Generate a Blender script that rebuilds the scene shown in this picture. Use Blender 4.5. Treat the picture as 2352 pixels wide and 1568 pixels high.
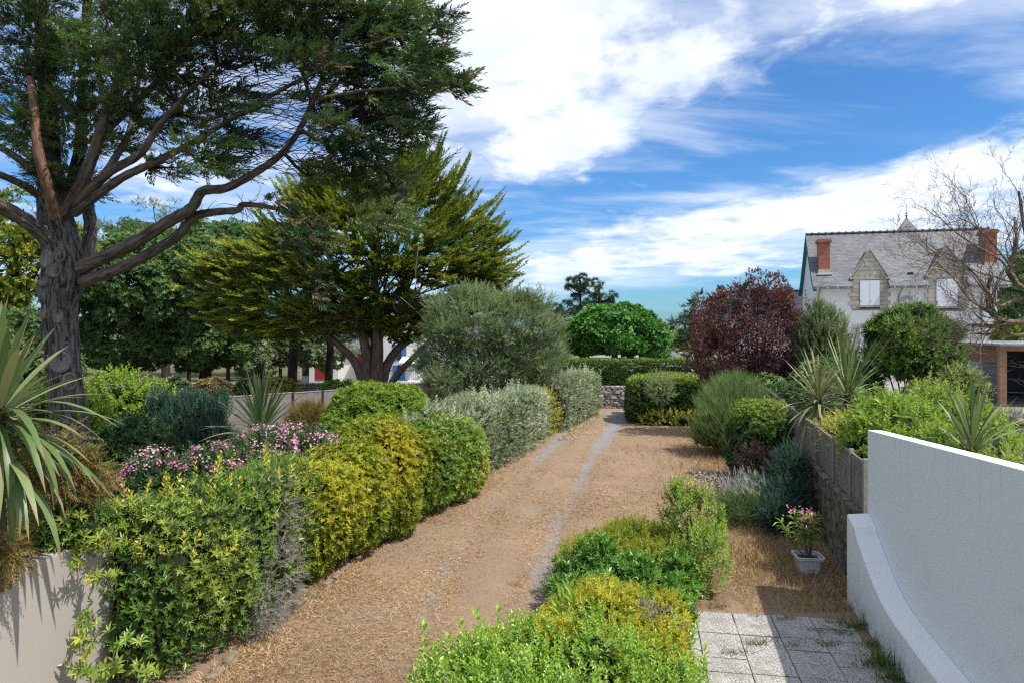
import bpy, math, random
import numpy as np
from mathutils import Vector, Matrix

for o in list(bpy.data.objects):
    bpy.data.objects.remove(o)
SC = bpy.context.scene
COL = SC.collection
rng = np.random.default_rng(11)
random.seed(11)
PI = math.pi

# ------------------------------------------------------------------ camera, sky, sun, exposure
F, CX, YH, H = 1650.0, 1176.0, 755.0, 4.0        # focal length and centre in 2352-px units, eye 4 m up
def P(px, py, Y):
    return np.array([(px - CX) / F * Y, Y, H - (py - YH) / F * Y])
def G(px, py, z=0.0):
    Y = F * (H - z) / (py - YH)
    return np.array([(px - CX) / F * Y, Y, z])

cam = bpy.data.cameras.new('camera'); camo = bpy.data.objects.new('camera', cam); COL.objects.link(camo)
camo.location = (0, 0, H); camo.rotation_euler = (PI / 2, 0, 0)
cam.sensor_width = 36; cam.lens = 36 * F / 2352; cam.shift_y = -29 / 2352
cam.clip_start = 0.1; cam.clip_end = 6000
SC.camera = camo

SUN_EL, SUN_AZ = math.radians(58), math.radians(116)
sd = Vector((math.sin(SUN_AZ) * math.cos(SUN_EL), math.cos(SUN_AZ) * math.cos(SUN_EL), math.sin(SUN_EL)))
sl = bpy.data.lights.new('sun', 'SUN'); so = bpy.data.objects.new('sun', sl); COL.objects.link(so)
sl.energy = 3.75; sl.angle = math.radians(0.5); sl.color = (1.0, 0.95, 0.87)
so.rotation_euler = sd.to_track_quat('Z', 'Y').to_euler(); so.location = (30, -10, 60)

SC.view_settings.view_transform = 'Standard'; SC.view_settings.look = 'None'
SC.view_settings.gamma = 1.0; SC.view_settings.exposure = 0.58; SC.view_settings.use_curve_mapping = False
SC.cycles.max_bounces = 6; SC.cycles.diffuse_bounces = 4; SC.cycles.glossy_bounces = 2
SC.cycles.transmission_bounces = 4; SC.cycles.transparent_max_bounces = 4
SC.cycles.use_denoising = False
SC.cycles.use_adaptive_sampling = False
SC.cycles.filter_width = 1.25
SC.cycles.sample_clamp_indirect = 4.0

class NT:
    def __init__(s, tree): s.t = tree; s.n = tree.nodes; s.l = tree.links
    def new(s, ty, **kw):
        nd = s.n.new(ty)
        for k, v in kw.items():
            setattr(nd, k, v)
        return nd
    def put(s, sock, v):
        if isinstance(v, bpy.types.NodeSocket): s.l.new(v, sock)
        elif isinstance(v, (tuple, list)) and len(v) == 3 and sock.type == 'RGBA': sock.default_value = (*v, 1)
        else: sock.default_value = v
    def math(s, op, a, b=0.0, c=0.0, clamp=False):
        nd = s.new('ShaderNodeMath', operation=op, use_clamp=clamp)
        s.put(nd.inputs[0], a); s.put(nd.inputs[1], b); s.put(nd.inputs[2], c)
        return nd.outputs[0]
    def smooth(s, v, a, b):
        nd = s.new('ShaderNodeMapRange', interpolation_type='SMOOTHSTEP')
        s.put(nd.inputs[0], v); nd.inputs[1].default_value = a; nd.inputs[2].default_value = b
        nd.inputs[3].default_value = 0; nd.inputs[4].default_value = 1
        return nd.outputs[0]
    def mix(s, f, a, b, bt='MIX'):
        nd = s.new('ShaderNodeMix', data_type='RGBA', blend_type=bt)
        s.put(nd.inputs[0], f); s.put(nd.inputs[6], a); s.put(nd.inputs[7], b)
        return nd.outputs[2]
    def noise(s, vec, scale, detail=4, rough=0.55, dist=0.0):
        nd = s.new('ShaderNodeTexNoise')
        if vec is not None: s.put(nd.inputs['Vector'], vec)
        nd.inputs['Scale'].default_value = scale; nd.inputs['Detail'].default_value = detail
        nd.inputs['Roughness'].default_value = rough; nd.inputs['Distortion'].default_value = dist
        return nd.outputs[0]
    def ramp(s, f, stops):
        nd = s.new('ShaderNodeValToRGB'); e = nd.color_ramp.elements
        while len(e) > 1: e.remove(e[-1])
        e[0].position = stops[0][0]; e[0].color = (*stops[0][1], 1)
        for p, c in stops[1:]:
            x = e.new(p); x.color = (*c, 1)
        s.put(nd.inputs[0], f)
        return nd.outputs[0]
    def mapping(s, vec, scale=(1, 1, 1), rot=(0, 0, 0), loc=(0, 0, 0)):
        nd = s.new('ShaderNodeMapping')
        s.put(nd.inputs[0], vec); nd.inputs[1].default_value = loc; nd.inputs[2].default_value = rot; nd.inputs[3].default_value = scale
        return nd.outputs[0]

W = bpy.data.worlds.new('World'); SC.world = W; W.use_nodes = True
wt = NT(W.node_tree); wt.n.clear()
out = wt.new('ShaderNodeOutputWorld'); bg = wt.new('ShaderNodeBackground')
sky = wt.new('ShaderNodeTexSky', sky_type='NISHITA', sun_disc=False)
sky.sun_elevation = SUN_EL; sky.sun_rotation = SUN_AZ; sky.altitude = 0; sky.air_density = 1.0; sky.dust_density = 0.6; sky.ozone_density = 2.2
tc = wt.new('ShaderNodeTexCoord'); sep = wt.new('ShaderNodeSeparateXYZ'); wt.l.new(tc.outputs['Generated'], sep.inputs[0])
zc = wt.math('ADD', wt.math('MAXIMUM', sep.outputs[2], 0.0), 0.10)
cx = wt.math('DIVIDE', sep.outputs[0], zc); cy = wt.math('DIVIDE', sep.outputs[1], zc)      # a flat cloud deck seen from below
cmb = wt.new('ShaderNodeCombineXYZ'); wt.l.new(cx, cmb.inputs[0]); wt.l.new(cy, cmb.inputs[1])
n1 = wt.noise(wt.mapping(cmb.outputs[0], (1.0, 0.62, 1.0), (0, 0, 0.35), (1.3, 0.4, 0)), 1.5, 9, 0.58, 0.15)
n2 = wt.noise(wt.mapping(cmb.outputs[0], (0.45, 1.0, 1.0), (0, 0, -0.92), (5.1, 2.2, 0)), 2.0, 6, 0.6, 0.4)      # wind-drawn streaks
n4 = wt.noise(wt.mapping(cmb.outputs[0], (1, 1, 1), (0, 0, 0), (9.3, 1.1, 0)), 5.5, 8, 0.6, 0.3)
n3 = wt.noise(wt.mapping(cmb.outputs[0], (1, 1, 1), (0, 0, 0), (2.7, 7.7, 0)), 0.55, 2, 0.5)
wb = wt.math('ADD', cy, wt.math('MULTIPLY', cx, 1.25))
wb = wt.math('ADD', wb, wt.math('MULTIPLY', wt.math('SUBTRACT', n3, 0.5), 1.2))
b1 = wt.math('MULTIPLY', wt.smooth(wb, 3.7, 2.6), wt.math('ADD', wt.math('MULTIPLY', wt.smooth(cx, -0.62, -0.18), 0.55), 0.45))
b2 = wt.math('MULTIPLY', wt.smooth(wb, 4.2, 5.3), wt.smooth(wb, 8.4, 7.0))
cov = wt.math('MAXIMUM', b1, b2)
den = wt.math('ADD', wt.math('MULTIPLY', wt.math('ADD', wt.math('MULTIPLY', n1, 0.75), wt.math('MULTIPLY', n4, 0.25)), 1.25), wt.math('MULTIPLY', cov, 0.25))
c_a = wt.smooth(den, 0.68, 0.95)
str_ = wt.math('MULTIPLY', wt.smooth(wt.math('ADD', n2, wt.math('MULTIPLY', cov, 0.20)), 0.44, 0.84), 0.70)
cl = wt.math('MAXIMUM', c_a, str_)
cl = wt.math('MULTIPLY', cl, wt.smooth(sep.outputs[2], 0.012, 0.10))
skyc = wt.mix(1.0, sky.outputs[0], (0.43, 0.81, 1.20), 'MULTIPLY')
shade = wt.noise(wt.mapping(cmb.outputs[0], (1, 1, 1), (0, 0, 0), (0.13, 0.1, 0)), 2.6, 5, 0.55)
ccol = wt.mix(wt.smooth(shade, 0.35, 0.68), (6.9, 7.6, 8.7), (9.4, 9.6, 9.9))
wt.l.new(wt.mix(cl, skyc, ccol), bg.inputs[0]); bg.inputs[1].default_value = 0.088
wt.l.new(bg.outputs[0], out.inputs[0])

# ------------------------------------------------------------------ material helpers
MATS = {}
def newmat(name):
    m = bpy.data.materials.new(name); m.use_nodes = True
    t = NT(m.node_tree); t.n.clear()
    o = t.new('ShaderNodeOutputMaterial'); b = t.new('ShaderNodeBsdfPrincipled')
    t.l.new(b.outputs[0], o.inputs[0]); MATS[name] = m
    return m, t, b, o
def objco(t):
    return t.new('ShaderNodeTexCoord').outputs['Object']
def bump(t, b, h, strength=0.5, dist=0.02):
    nd = t.new('ShaderNodeBump'); nd.inputs['Strength'].default_value = strength; nd.inputs['Distance'].default_value = dist
    t.l.new(h, nd.inputs['Height']); t.l.new(nd.outputs[0], b.inputs['Normal'])
def plain(name, c, rough=0.7, var=0.25, scale=8, spec=0.3, metal=0.0, bmp=0.15):
    m, t, b, o = newmat(name)
    n = t.noise(objco(t), scale, 6, 0.6)
    lo = tuple(x * (1 - var) for x in c); hi = tuple(min(1, x * (1 + var)) for x in c)
    t.l.new(t.ramp(n, [(0.3, lo), (0.7, hi)]), b.inputs['Base Color'])
    b.inputs['Roughness'].default_value = rough; b.inputs['Specular IOR Level'].default_value = spec; b.inputs['Metallic'].default_value = metal
    if bmp: bump(t, b, t.noise(objco(t), scale * 6, 4), bmp, 0.01)
    return m
def leafmat(name, stops, tip=None, rough=0.45, spec=0.35, trans=0.30, bright=1.3):
    m, t, b, o = newmat(name)
    a = t.new('ShaderNodeAttribute', attribute_name='rnd')
    stops = [tuple(x * bright for x in s) for s in stops]; k = len(stops)
    if tip is not None: tip = tuple(x * bright for x in tip)
    c = t.ramp(a.outputs['Fac'], [(i / max(1, k - 1), s) for i, s in enumerate(stops)])
    if tip is not None:
        a2 = t.new('ShaderNodeAttribute', attribute_name='tip')
        c = t.mix(a2.outputs['Fac'], c, tip)
    t.l.new(c, b.inputs['Base Color']); b.inputs['Roughness'].default_value = rough; b.inputs['Specular IOR Level'].default_value = spec
    tr = t.new('ShaderNodeBsdfTranslucent'); t.l.new(t.mix(1.0, c, (1.25, 1.3, 0.6), 'MULTIPLY'), tr.inputs[0])
    mx = t.new('ShaderNodeMixShader'); mx.inputs[0].default_value = trans
    t.l.new(b.outputs[0], mx.inputs[1]); t.l.new(tr.outputs[0], mx.inputs[2]); t.l.new(mx.outputs[0], o.inputs[0])
    return m
def barkmat(name, c1, c2, sx=6, sz=0.8, strength=0.9, dist=0.05):
    m, t, b, o = newmat(name)
    co = t.new('ShaderNodeAttribute', attribute_name='tc').outputs['Vector']
    w = t.noise(t.mapping(co, (sx, sx, sz)), 2.2, 8, 0.65, 0.6)
    w2 = t.noise(co, 1.3, 4)
    c = t.mix(t.smooth(w, 0.36, 0.62), c1, c2)
    c = t.mix(t.math('MULTIPLY', t.smooth(w2, 0.5, 0.7), 0.35), c, tuple(x * 0.5 for x in c2))
    t.l.new(c, b.inputs['Base Color']); b.inputs['Roughness'].default_value = 0.9; b.inputs['Specular IOR Level'].default_value = 0.15
    bump(t, b, w, strength, dist)
    return m

# ------------------------------------------------------------------ object helpers
def tag(o, label=None, cat=None, group=None, kind=None):
    if label: o['label'] = label
    if cat: o['category'] = cat
    if group: o['group'] = group
    if kind: o['kind'] = kind
    return o
def thing(name, loc, label, cat, group=None, rz=0.0):
    o = bpy.data.objects.new(name, None); COL.objects.link(o)
    o.location = tuple(float(x) for x in loc); o.rotation_euler = (0, 0, rz); o.empty_display_size = 0.2
    return tag(o, label, cat, group)
def org(parent):
    return np.array(parent.location) if parent is not None else np.zeros(3)
def meshobj(name, me, mat, parent=None):
    o = bpy.data.objects.new(name, me); COL.objects.link(o)
    if mat is not None: me.materials.append(mat)
    if parent is not None: o.parent = parent
    return o
def pymesh(name, V, Fs, smooth=False):
    me = bpy.data.meshes.new(name)
    me.from_pydata([tuple(map(float, v)) for v in V], [], [tuple(map(int, f)) for f in Fs])
    me.update()
    if smooth: me.shade_smooth()
    else: me.shade_flat()
    return me
def trimesh(name, V, T, attrs=None, smooth=False):
    me = bpy.data.meshes.new(name)
    V = np.ascontiguousarray(V, np.float32); T = np.ascontiguousarray(T, np.int32)
    me.vertices.add(len(V)); me.vertices.foreach_set('co', V.ravel())
    me.loops.add(T.size); me.loops.foreach_set('vertex_index', T.ravel())
    me.polygons.add(len(T)); me.polygons.foreach_set('loop_start', np.arange(0, T.size, 3, dtype=np.int32))
    for k, v in (attrs or {}).items():
        a = me.attributes.new(k, 'FLOAT', 'FACE'); a.data.foreach_set('value', np.ascontiguousarray(v, np.float32))
    me.update(calc_edges=True)
    if not smooth: me.shade_flat()
    return me
class MB:                                            # boxes, prisms: a few polygons joined into one part
    def __init__(s): s.v = []; s.f = []
    def poly(s, pts, faces):
        n = len(s.v); s.v += [tuple(p) for p in pts]; s.f += [tuple(i + n for i in f) for f in faces]; return s
    def box(s, a, b):
        (x0, y0, z0), (x1, y1, z1) = a, b
        return s.poly([(x0, y0, z0), (x1, y0, z0), (x1, y1, z0), (x0, y1, z0), (x0, y0, z1), (x1, y0, z1), (x1, y1, z1), (x0, y1, z1)],
                      [(3, 2, 1, 0), (4, 5, 6, 7), (0, 1, 5, 4), (1, 2, 6, 5), (2, 3, 7, 6), (3, 0, 4, 7)])
    def prism(s, base, off):                        # polygon extruded by an offset vector
        n = len(base); off = np.array(off, float)
        pts = [np.array(p, float) for p in base] + [np.array(p, float) + off for p in base]
        fs = [tuple(range(n))[::-1], tuple(range(n, 2 * n))] + [(i, (i + 1) % n, (i + 1) % n + n, i + n) for i in range(n)]
        return s.poly(pts, fs)
    def build(s, name, mat, parent=None, bevel=0.0, smooth=False):
        me = pymesh(name, s.v, s.f, smooth)
        import bmesh
        bm = bmesh.new(); bm.from_mesh(me); bmesh.ops.recalc_face_normals(bm, faces=bm.faces)
        if bevel: bmesh.ops.bevel(bm, geom=list(bm.edges), offset=bevel, segments=2, affect='EDGES', profile=0.6)
        bm.to_mesh(me); bm.free()
        return meshobj(name, me, mat, parent)
class Tube:                                          # tapered tubes along polylines
    def __init__(s): s.V = []; s.T = []; s.C = []; s.n = 0
    def add(s, pts, rad, sides=6):
        pts = np.asarray(pts, float); m = len(pts); rad = np.atleast_1d(np.asarray(rad, float)); rad = np.interp(np.linspace(0, 1, m), np.linspace(0, 1, len(rad)), rad) if len(rad) > 1 else rad * np.ones(m)
        tg = np.gradient(pts, axis=0); tg /= np.linalg.norm(tg, axis=1)[:, None] + 1e-9
        ref = np.array([0.31, 0.22, 0.92]) if abs(tg[0, 2]) < 0.8 else np.array([0.95, 0.2, 0.1])
        a = np.cross(tg, ref); a /= np.linalg.norm(a, axis=1)[:, None] + 1e-9
        b = np.cross(tg, a)
        th = np.arange(sides) * 2 * PI / sides
        ring = pts[:, None] + rad[:, None, None] * (a[:, None] * np.cos(th)[None, :, None] + b[:, None] * np.sin(th)[None, :, None])
        s.V.append(ring.reshape(-1, 3))
        ln = np.concatenate([[0], np.cumsum(np.linalg.norm(np.diff(pts, axis=0), axis=1))]) + rng.uniform(0, 9)
        s.C.append(np.stack([rad[:, None] * np.cos(th)[None], rad[:, None] * np.sin(th)[None], np.repeat(ln[:, None], sides, 1)], -1).reshape(-1, 3))
        i = np.arange(m - 1)[:, None] * sides; j = np.arange(sides)[None]; k = (j + 1) % sides
        q = np.stack([i + j, i + k, i + sides + k, i + sides + j], -1).reshape(-1, 4) + s.n
        s.T.append(q[:, [0, 2, 1]]); s.T.append(q[:, [0, 3, 2]])
        e = s.n + (m - 1) * sides
        s.T.append(np.array([[e, e + t, e + t + 1] for t in range(1, sides - 1)]))
        s.n += m * sides
        return s
    def build(s, name, mat, parent=None):
        me = trimesh(name, np.concatenate(s.V) - org(parent), np.concatenate(s.T), smooth=True)
        tcattr(me, np.concatenate(s.C))
        return meshobj(name, me, mat, parent)
def tcattr(me, C):
    a = me.attributes.new('tc', 'FLOAT_VECTOR', 'POINT'); a.data.foreach_set('vector', np.ascontiguousarray(C, np.float32).ravel())
def bez(pts, n=24):                                  # Catmull-Rom through points
    p = np.asarray(pts, float); p = np.vstack([2 * p[0] - p[1], p, 2 * p[-1] - p[-2]])
    res = []
    seg = len(p) - 3; per = max(2, n // seg)
    for i in range(seg):
        for t in np.linspace(0, 1, per, endpoint=(i == seg - 1)):
            a, b, c, d = p[i:i + 4]
            res.append(0.5 * ((2 * b) + (-a + c) * t + (2 * a - 5 * b + 4 * c - d) * t * t + (-a + 3 * b - 3 * c + d) * t ** 3))
    return np.array(res)
def noise3(p, f, seed=0):
    r = np.random.default_rng(seed); k = r.normal(size=(7, 3)); k /= np.linalg.norm(k, axis=1)[:, None]
    ph = r.uniform(0, 6.28, 7); fr = f * r.uniform(0.6, 1.9, 7)
    return np.sin((p @ k.T) * fr + ph).mean(1) * 1.8
def unit(v): return v / (np.linalg.norm(v, axis=-1, keepdims=True) + 1e-9)
def rvec(n): return unit(rng.normal(size=(n, 3)))

# ------------------------------------------------------------------ leaf templates (axis +Y, face +Z)
def T_leaf(w=0.22, fold=0.07, curl=-0.08):
    return np.array([(0, 0, 0), (w, .45, fold), (0, 1, curl), (-w, .45, fold)]), np.array([(0, 1, 2), (0, 2, 3)]), np.array([0.5, 0.5])
def T_leaf6(w=0.2, fold=0.06, curl=-0.14):
    V = np.array([(0, 0, 0), (w * .8, .28, fold), (w, .62, fold * .7), (0, 1, curl), (-w, .62, fold * .7), (-w * .8, .28, fold), (0, .48, -.01)])
    T = np.array([(0, 1, 6), (1, 2, 6), (2, 3, 6), (3, 4, 6), (4, 5, 6), (5, 0, 6)])
    return V, T, np.full(6, .5)
def compose(items):
    Vs, Ts, ts, n = [], [], [], 0
    for (V, T, t), R, s, p, tv in items:
        Vs.append((V @ R.T) * s + p); Ts.append(T + n); ts.append(np.full(len(T), tv)); n += len(V)
    return np.concatenate(Vs), np.concatenate(Ts), np.concatenate(ts)
def frame(y, z):
    y = np.asarray(y, float); y = y / np.linalg.norm(y); x = np.cross(y, z); x /= np.linalg.norm(x) + 1e-9
    return np.stack([x, y, np.cross(x, y)], 1)
def T_rosette(nl=8, tilt=60, w=0.2, six=False, seed=0):
    r = np.random.default_rng(seed); it = []
    for i in range(nl):
        a = 2 * PI * i / nl + r.uniform(-.25, .25); tl = math.radians(tilt + r.uniform(-18, 18))
        d = np.array([math.cos(a) * math.sin(tl), math.cos(tl), math.sin(a) * math.sin(tl)])
        it.append(((T_leaf6 if six else T_leaf)(w), frame(d, np.array([0, 1, 0]) + .05), r.uniform(.75, 1.1), np.zeros(3), .5))
    return compose(it)
def T_spray(seed=0, nb=13, w=0.15, puff=0.35, ln=0.36):
    r = np.random.default_rng(seed); it = []
    bend = r.uniform(-.25, .25)
    for i in range(nb):
        t = (i + .3) / nb; p = np.array([bend * t * t * .5, t * .86, -.12 * t * t])
        for sgn in (-1, 1):
            a = math.radians(r.uniform(22, 50)) * (1 - .45 * t)
            d = np.array([sgn * math.sin(a), math.cos(a), r.normal() * puff])
            it.append((T_leaf(w, .04, 0), frame(d, np.array([r.normal() * .3, 0, 1.])), ln * (1.15 - .72 * t) * r.uniform(.75, 1.2), p, t))
    it.append((T_leaf(.13), np.eye(3), .26, np.array([bend * .4, .8, -.08]), 1.0))
    return compose(it)
def T_shoot(seed=0, nl=6, w=0.2, ln=0.34, ang=55, six=False):
    r = np.random.default_rng(seed); it = [((np.array([(-.008, 0, 0), (.008, 0, 0), (0, 1, 0)]), np.array([(0, 1, 2)]), np.array([.5])), np.eye(3), 1.0, np.zeros(3), 0.0)]
    a0 = 0
    for i in range(nl):
        t = (i + .6) / nl; a0 += PI / 2
        for k in (0, PI):
            a = a0 + k + r.uniform(-.3, .3); tl = math.radians(ang * (1.1 - .6 * t) + r.uniform(-10, 10))
            d = np.array([math.cos(a) * math.sin(tl), math.cos(tl), math.sin(a) * math.sin(tl)])
            it.append(((T_leaf6 if six else T_leaf)(w), frame(d, np.array([0.03, 1, 0.02])), ln * (1.1 - .45 * t) * r.uniform(.8, 1.2), np.array([0, t, 0]), t))
    return compose(it)
def T_needles(seed=0, nb=22, spread=75, w=0.035):
    r = np.random.default_rng(seed); it = []
    for i in range(nb):
        a = r.uniform(0, 6.28); tl = math.radians(spread) * math.sqrt(r.uniform(.02, 1))
        d = np.array([math.cos(a) * math.sin(tl), math.cos(tl), math.sin(a) * math.sin(tl)])
        it.append(((np.array([(-w, 0, 0), (w, 0, 0), (0, 1, 0)]), np.array([(0, 1, 2)]), np.array([.5])), frame(d, r.normal(size=3)), r.uniform(.6, 1), np.zeros(3), r.uniform()))
    return compose(it)
def T_flower(seed=0, n=5):
    r = np.random.default_rng(seed); it = []
    for i in range(n):
        a = 2 * PI * i / n; tl = math.radians(62)
        d = np.array([math.cos(a) * math.sin(tl), math.cos(tl), math.sin(a) * math.sin(tl)])
        it.append((T_leaf(.36, .02, 0), frame(d, np.array([0, 1, 0.01])), 1, np.zeros(3), r.uniform()))
    return compose(it)
class Fol:                                           # many leaf templates joined into one foliage mesh
    def __init__(s): s.V = []; s.T = []; s.r = []; s.t = []; s.n = 0
    def add(s, tpl, pos, d, nrm, scale, rnd=None, tip=None, jit=0.12):
        n = len(pos)
        if n == 0: return s
        V, T, tt = tpl; k = len(V)
        y = unit(d); x = np.cross(y, nrm); x = unit(x); z = np.cross(x, y)
        R = np.stack([x, y, z], -1)
        sc = np.asarray(scale, float) * np.ones(n)
        s.V.append((np.einsum('nij,kj->nki', R, V) * sc[:, None, None] + pos[:, None]).reshape(-1, 3))
        s.T.append((T[None] + (np.arange(n) * k)[:, None, None] + s.n).reshape(-1, 3))
        rr = rng.uniform(0, 1, n) if rnd is None else np.asarray(rnd) * np.ones(n)
        m = len(T)
        s.r.append(np.clip(np.repeat(rr, m) + np.repeat(rng.normal(0, jit, (n, max(1, m // 2))), 2, 1)[:, :m].ravel() if m % 2 == 0 else np.repeat(rr, m), 0, 1))
        tv = np.tile(tt, n) if tip is None else np.repeat(np.asarray(tip) * np.ones(n), m)
        s.t.append(np.clip(tv, 0, 1)); s.n += n * k
        return s
    def build(s, name, mat, parent=None, stuff=True):
        me = trimesh(name, np.concatenate(s.V) - org(parent), np.concatenate(s.T), {'rnd': np.concatenate(s.r), 'tip': np.concatenate(s.t)})
        o = meshobj(name, me, mat, parent)
        if stuff: o['kind'] = 'stuff'
        return o
CAMV = np.array([0, 0, H])
def sample_blobs(blobs, dens, depth=0.2, rough=0.1, fr=2.0, zmin=None, back=0.35, seed=1, reject=True):
    Ps, Ns = [], []
    B = np.array([(*b, 2.0)[:7] if len(b) == 6 else b for b in blobs], float)
    for i, b in enumerate(B):
        c, r, p = b[:3], b[3:6], b[6]
        ar = 4 * PI * (((r[0] * r[1]) ** 1.6 + (r[0] * r[2]) ** 1.6 + (r[1] * r[2]) ** 1.6) / 3) ** (1 / 1.6)
        n = int(ar * dens) + 1
        d = rvec(n); q = d / (np.abs(d) ** p).sum(1)[:, None] ** (1 / p)
        pt = q * r
        nr = unit(np.sign(q) * np.abs(q) ** (p - 1) / r)
        pt = pt + c
        pt = pt + nr * (rough * noise3(pt, fr, seed))[:, None] - nr * (depth * rng.uniform(0, 1, n) ** 1.6)[:, None]
        keep = np.ones(n, bool)
        if zmin is not None: keep &= pt[:, 2] > zmin
        if reject and len(B) > 1:
            for j, bb in enumerate(B):
                if j == i: continue
                if np.any(np.abs(bb[:3] - c) > bb[3:6] + r): continue
                keep &= (np.abs((pt - bb[:3]) / bb[3:6]) ** bb[6]).sum(1) > 0.72
        f = (nr * unit(CAMV - pt)).sum(1)
        keep &= (f > -0.2) | (rng.uniform(size=n) < back)
        Ps.append(pt[keep]); Ns.append(nr[keep])
    return np.concatenate(Ps), np.concatenate(Ns)
def blob_core(blobs, name, mat, parent, k=0.8, zmin=0.02):  # solid dark hull in place of twigs, painted as shade between the leaves
    mb = []; Fs = []; n = 0; U, Vv = 14, 9
    for b in blobs:
        p = b[6] if len(b) > 6 else 2.0
        vs = []
        for j in range(Vv + 1):
            ph = PI * j / Vv
            for i in range(U):
                th = 2 * PI * i / U; d = np.array([math.sin(ph) * math.cos(th), math.sin(ph) * math.sin(th), math.cos(ph)])
                q = d / (np.abs(d) ** p).sum() ** (1 / p) * np.array(b[3:6]) * k + np.array(b[:3])
                q[2] = max(q[2], zmin); vs.append(q)
        for j in range(Vv):
            for i in range(U):
                Fs.append((n + j * U + i, n + (j + 1) * U + i, n + (j + 1) * U + (i + 1) % U, n + j * U + (i + 1) % U))
        mb += vs; n += len(vs)
    V = np.array(mb); V = V + (noise3(V, 4.0, 3)[:, None] * 0.04)
    me = pymesh(name, V - org(parent), Fs, True)
    return meshobj(name, me, mat, parent)
def clumps_on(blobs, n_m2, r, depth=0.5, rough=0.3, seed=2, back=0.4):
    p, nr = sample_blobs(blobs, n_m2, depth, rough, 0.9, seed=seed, back=back)
    rr = r * rng.uniform(0.65, 1.35, len(p))
    return p, nr, rr
def leaves_on_clumps(fol, tpls, cp, cn, cr, per, size, flat=0.7, updir=0.35, rnd=None, tipv=None):
    n = len(cp); i = np.repeat(np.arange(n), per)
    d = rvec(len(i)); out = unit(cn[i] + np.array([0, 0, 0.5]))
    dot = (d * out).sum(1); d = np.where((dot < -0.25)[:, None], -d, d)
    pos = cp[i] + d * (cr[i] * rng.uniform(0.55, 1.0, len(i)))[:, None] * np.array([1, 1, flat])
    ld = unit(d + np.array([0, 0, updir]) + rng.normal(0, .45, (len(i), 3)))
    nn = unit(out + rng.normal(0, .5, (len(i), 3)))
    sz = size * rng.uniform(.7, 1.3, len(i)); which = rng.integers(0, len(tpls), len(i))
    base = rng.uniform(0, 1, n)[i] * .5 + rng.uniform(0, .5, len(i)) if rnd is None else rnd
    for k, tp in enumerate(tpls):
        m = which == k
        fol.add(tp, pos[m], ld[m], nn[m], sz[m], base[m], None if tipv is None else tipv[m] if hasattr(tipv, '__len__') else tipv)
    return fol
def shrub(name, label, cat, blobs, tpls, dens, size, mat, group=None, depth=0.22, rough=0.1, fr=2.2, zmin=0.03, up=0.5, rndf=None, tipf=None, core=True, stems=4, ks=0.7, base=None, dirn=0.8, nrmr=0.5):
    B = np.array([b[:6] for b in blobs], float)
    c = B[:, :3].mean(0); zb = (B[:, 2] - B[:, 5]).min()
    zb = max(zb, zmin - 0.03) if base is None else base
    t = thing(name, (c[0], c[1], zb), label, cat, group)
    p, n = sample_blobs(blobs, dens, depth, rough, fr, zmin)
    f = Fol(); which = rng.integers(0, len(tpls), len(p))
    d = unit(n * dirn + np.array([0, 0, up]) + rng.normal(0, .38, p.shape)); nn = unit(n + np.array([0, 0, .45]) + rng.normal(0, nrmr, p.shape))
    sz = size * rng.uniform(.7, 1.3, len(p))
    rnd = rng.uniform(0, 1, len(p)) if rndf is None else np.clip(rndf(p) + rng.normal(0, .18, len(p)), 0, 1)
    tip = None if tipf is None else np.clip(tipf(p), 0, 1)
    for k, tp in enumerate(tpls):
        m = which == k
        f.add(tp, p[m], d[m], nn[m], sz[m], rnd[m], None if tip is None else tip[m])
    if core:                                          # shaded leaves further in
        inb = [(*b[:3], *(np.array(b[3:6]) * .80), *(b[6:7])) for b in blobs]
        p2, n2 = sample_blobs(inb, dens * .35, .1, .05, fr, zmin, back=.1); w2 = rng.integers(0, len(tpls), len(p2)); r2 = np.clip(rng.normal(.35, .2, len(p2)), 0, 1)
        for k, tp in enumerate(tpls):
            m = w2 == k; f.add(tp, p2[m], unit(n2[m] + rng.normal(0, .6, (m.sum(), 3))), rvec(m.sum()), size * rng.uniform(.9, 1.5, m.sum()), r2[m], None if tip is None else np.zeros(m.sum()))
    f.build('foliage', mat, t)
    if core: blob_core(blobs, 'dark_core', MATS['twigs'], t, ks, zmin - 0.02)
    if stems:
        tb = Tube()
        for _ in range(stems):
            q = c + np.array([rng.normal() * B[0, 3] * .25, rng.normal() * B[0, 4] * .25, 0]); q[2] = zb - .03
            e = c + np.array([rng.normal() * B[0, 3] * .5, rng.normal() * B[0, 4] * .5, B[0, 5] * .4])
            tb.add(bez([q, (q + e) / 2 + rng.normal(0, .05, 3), e], 8), np.linspace(.03, .012, 8), 5)
        tb.build('stems', MATS['stem'], t)
    return t
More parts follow.
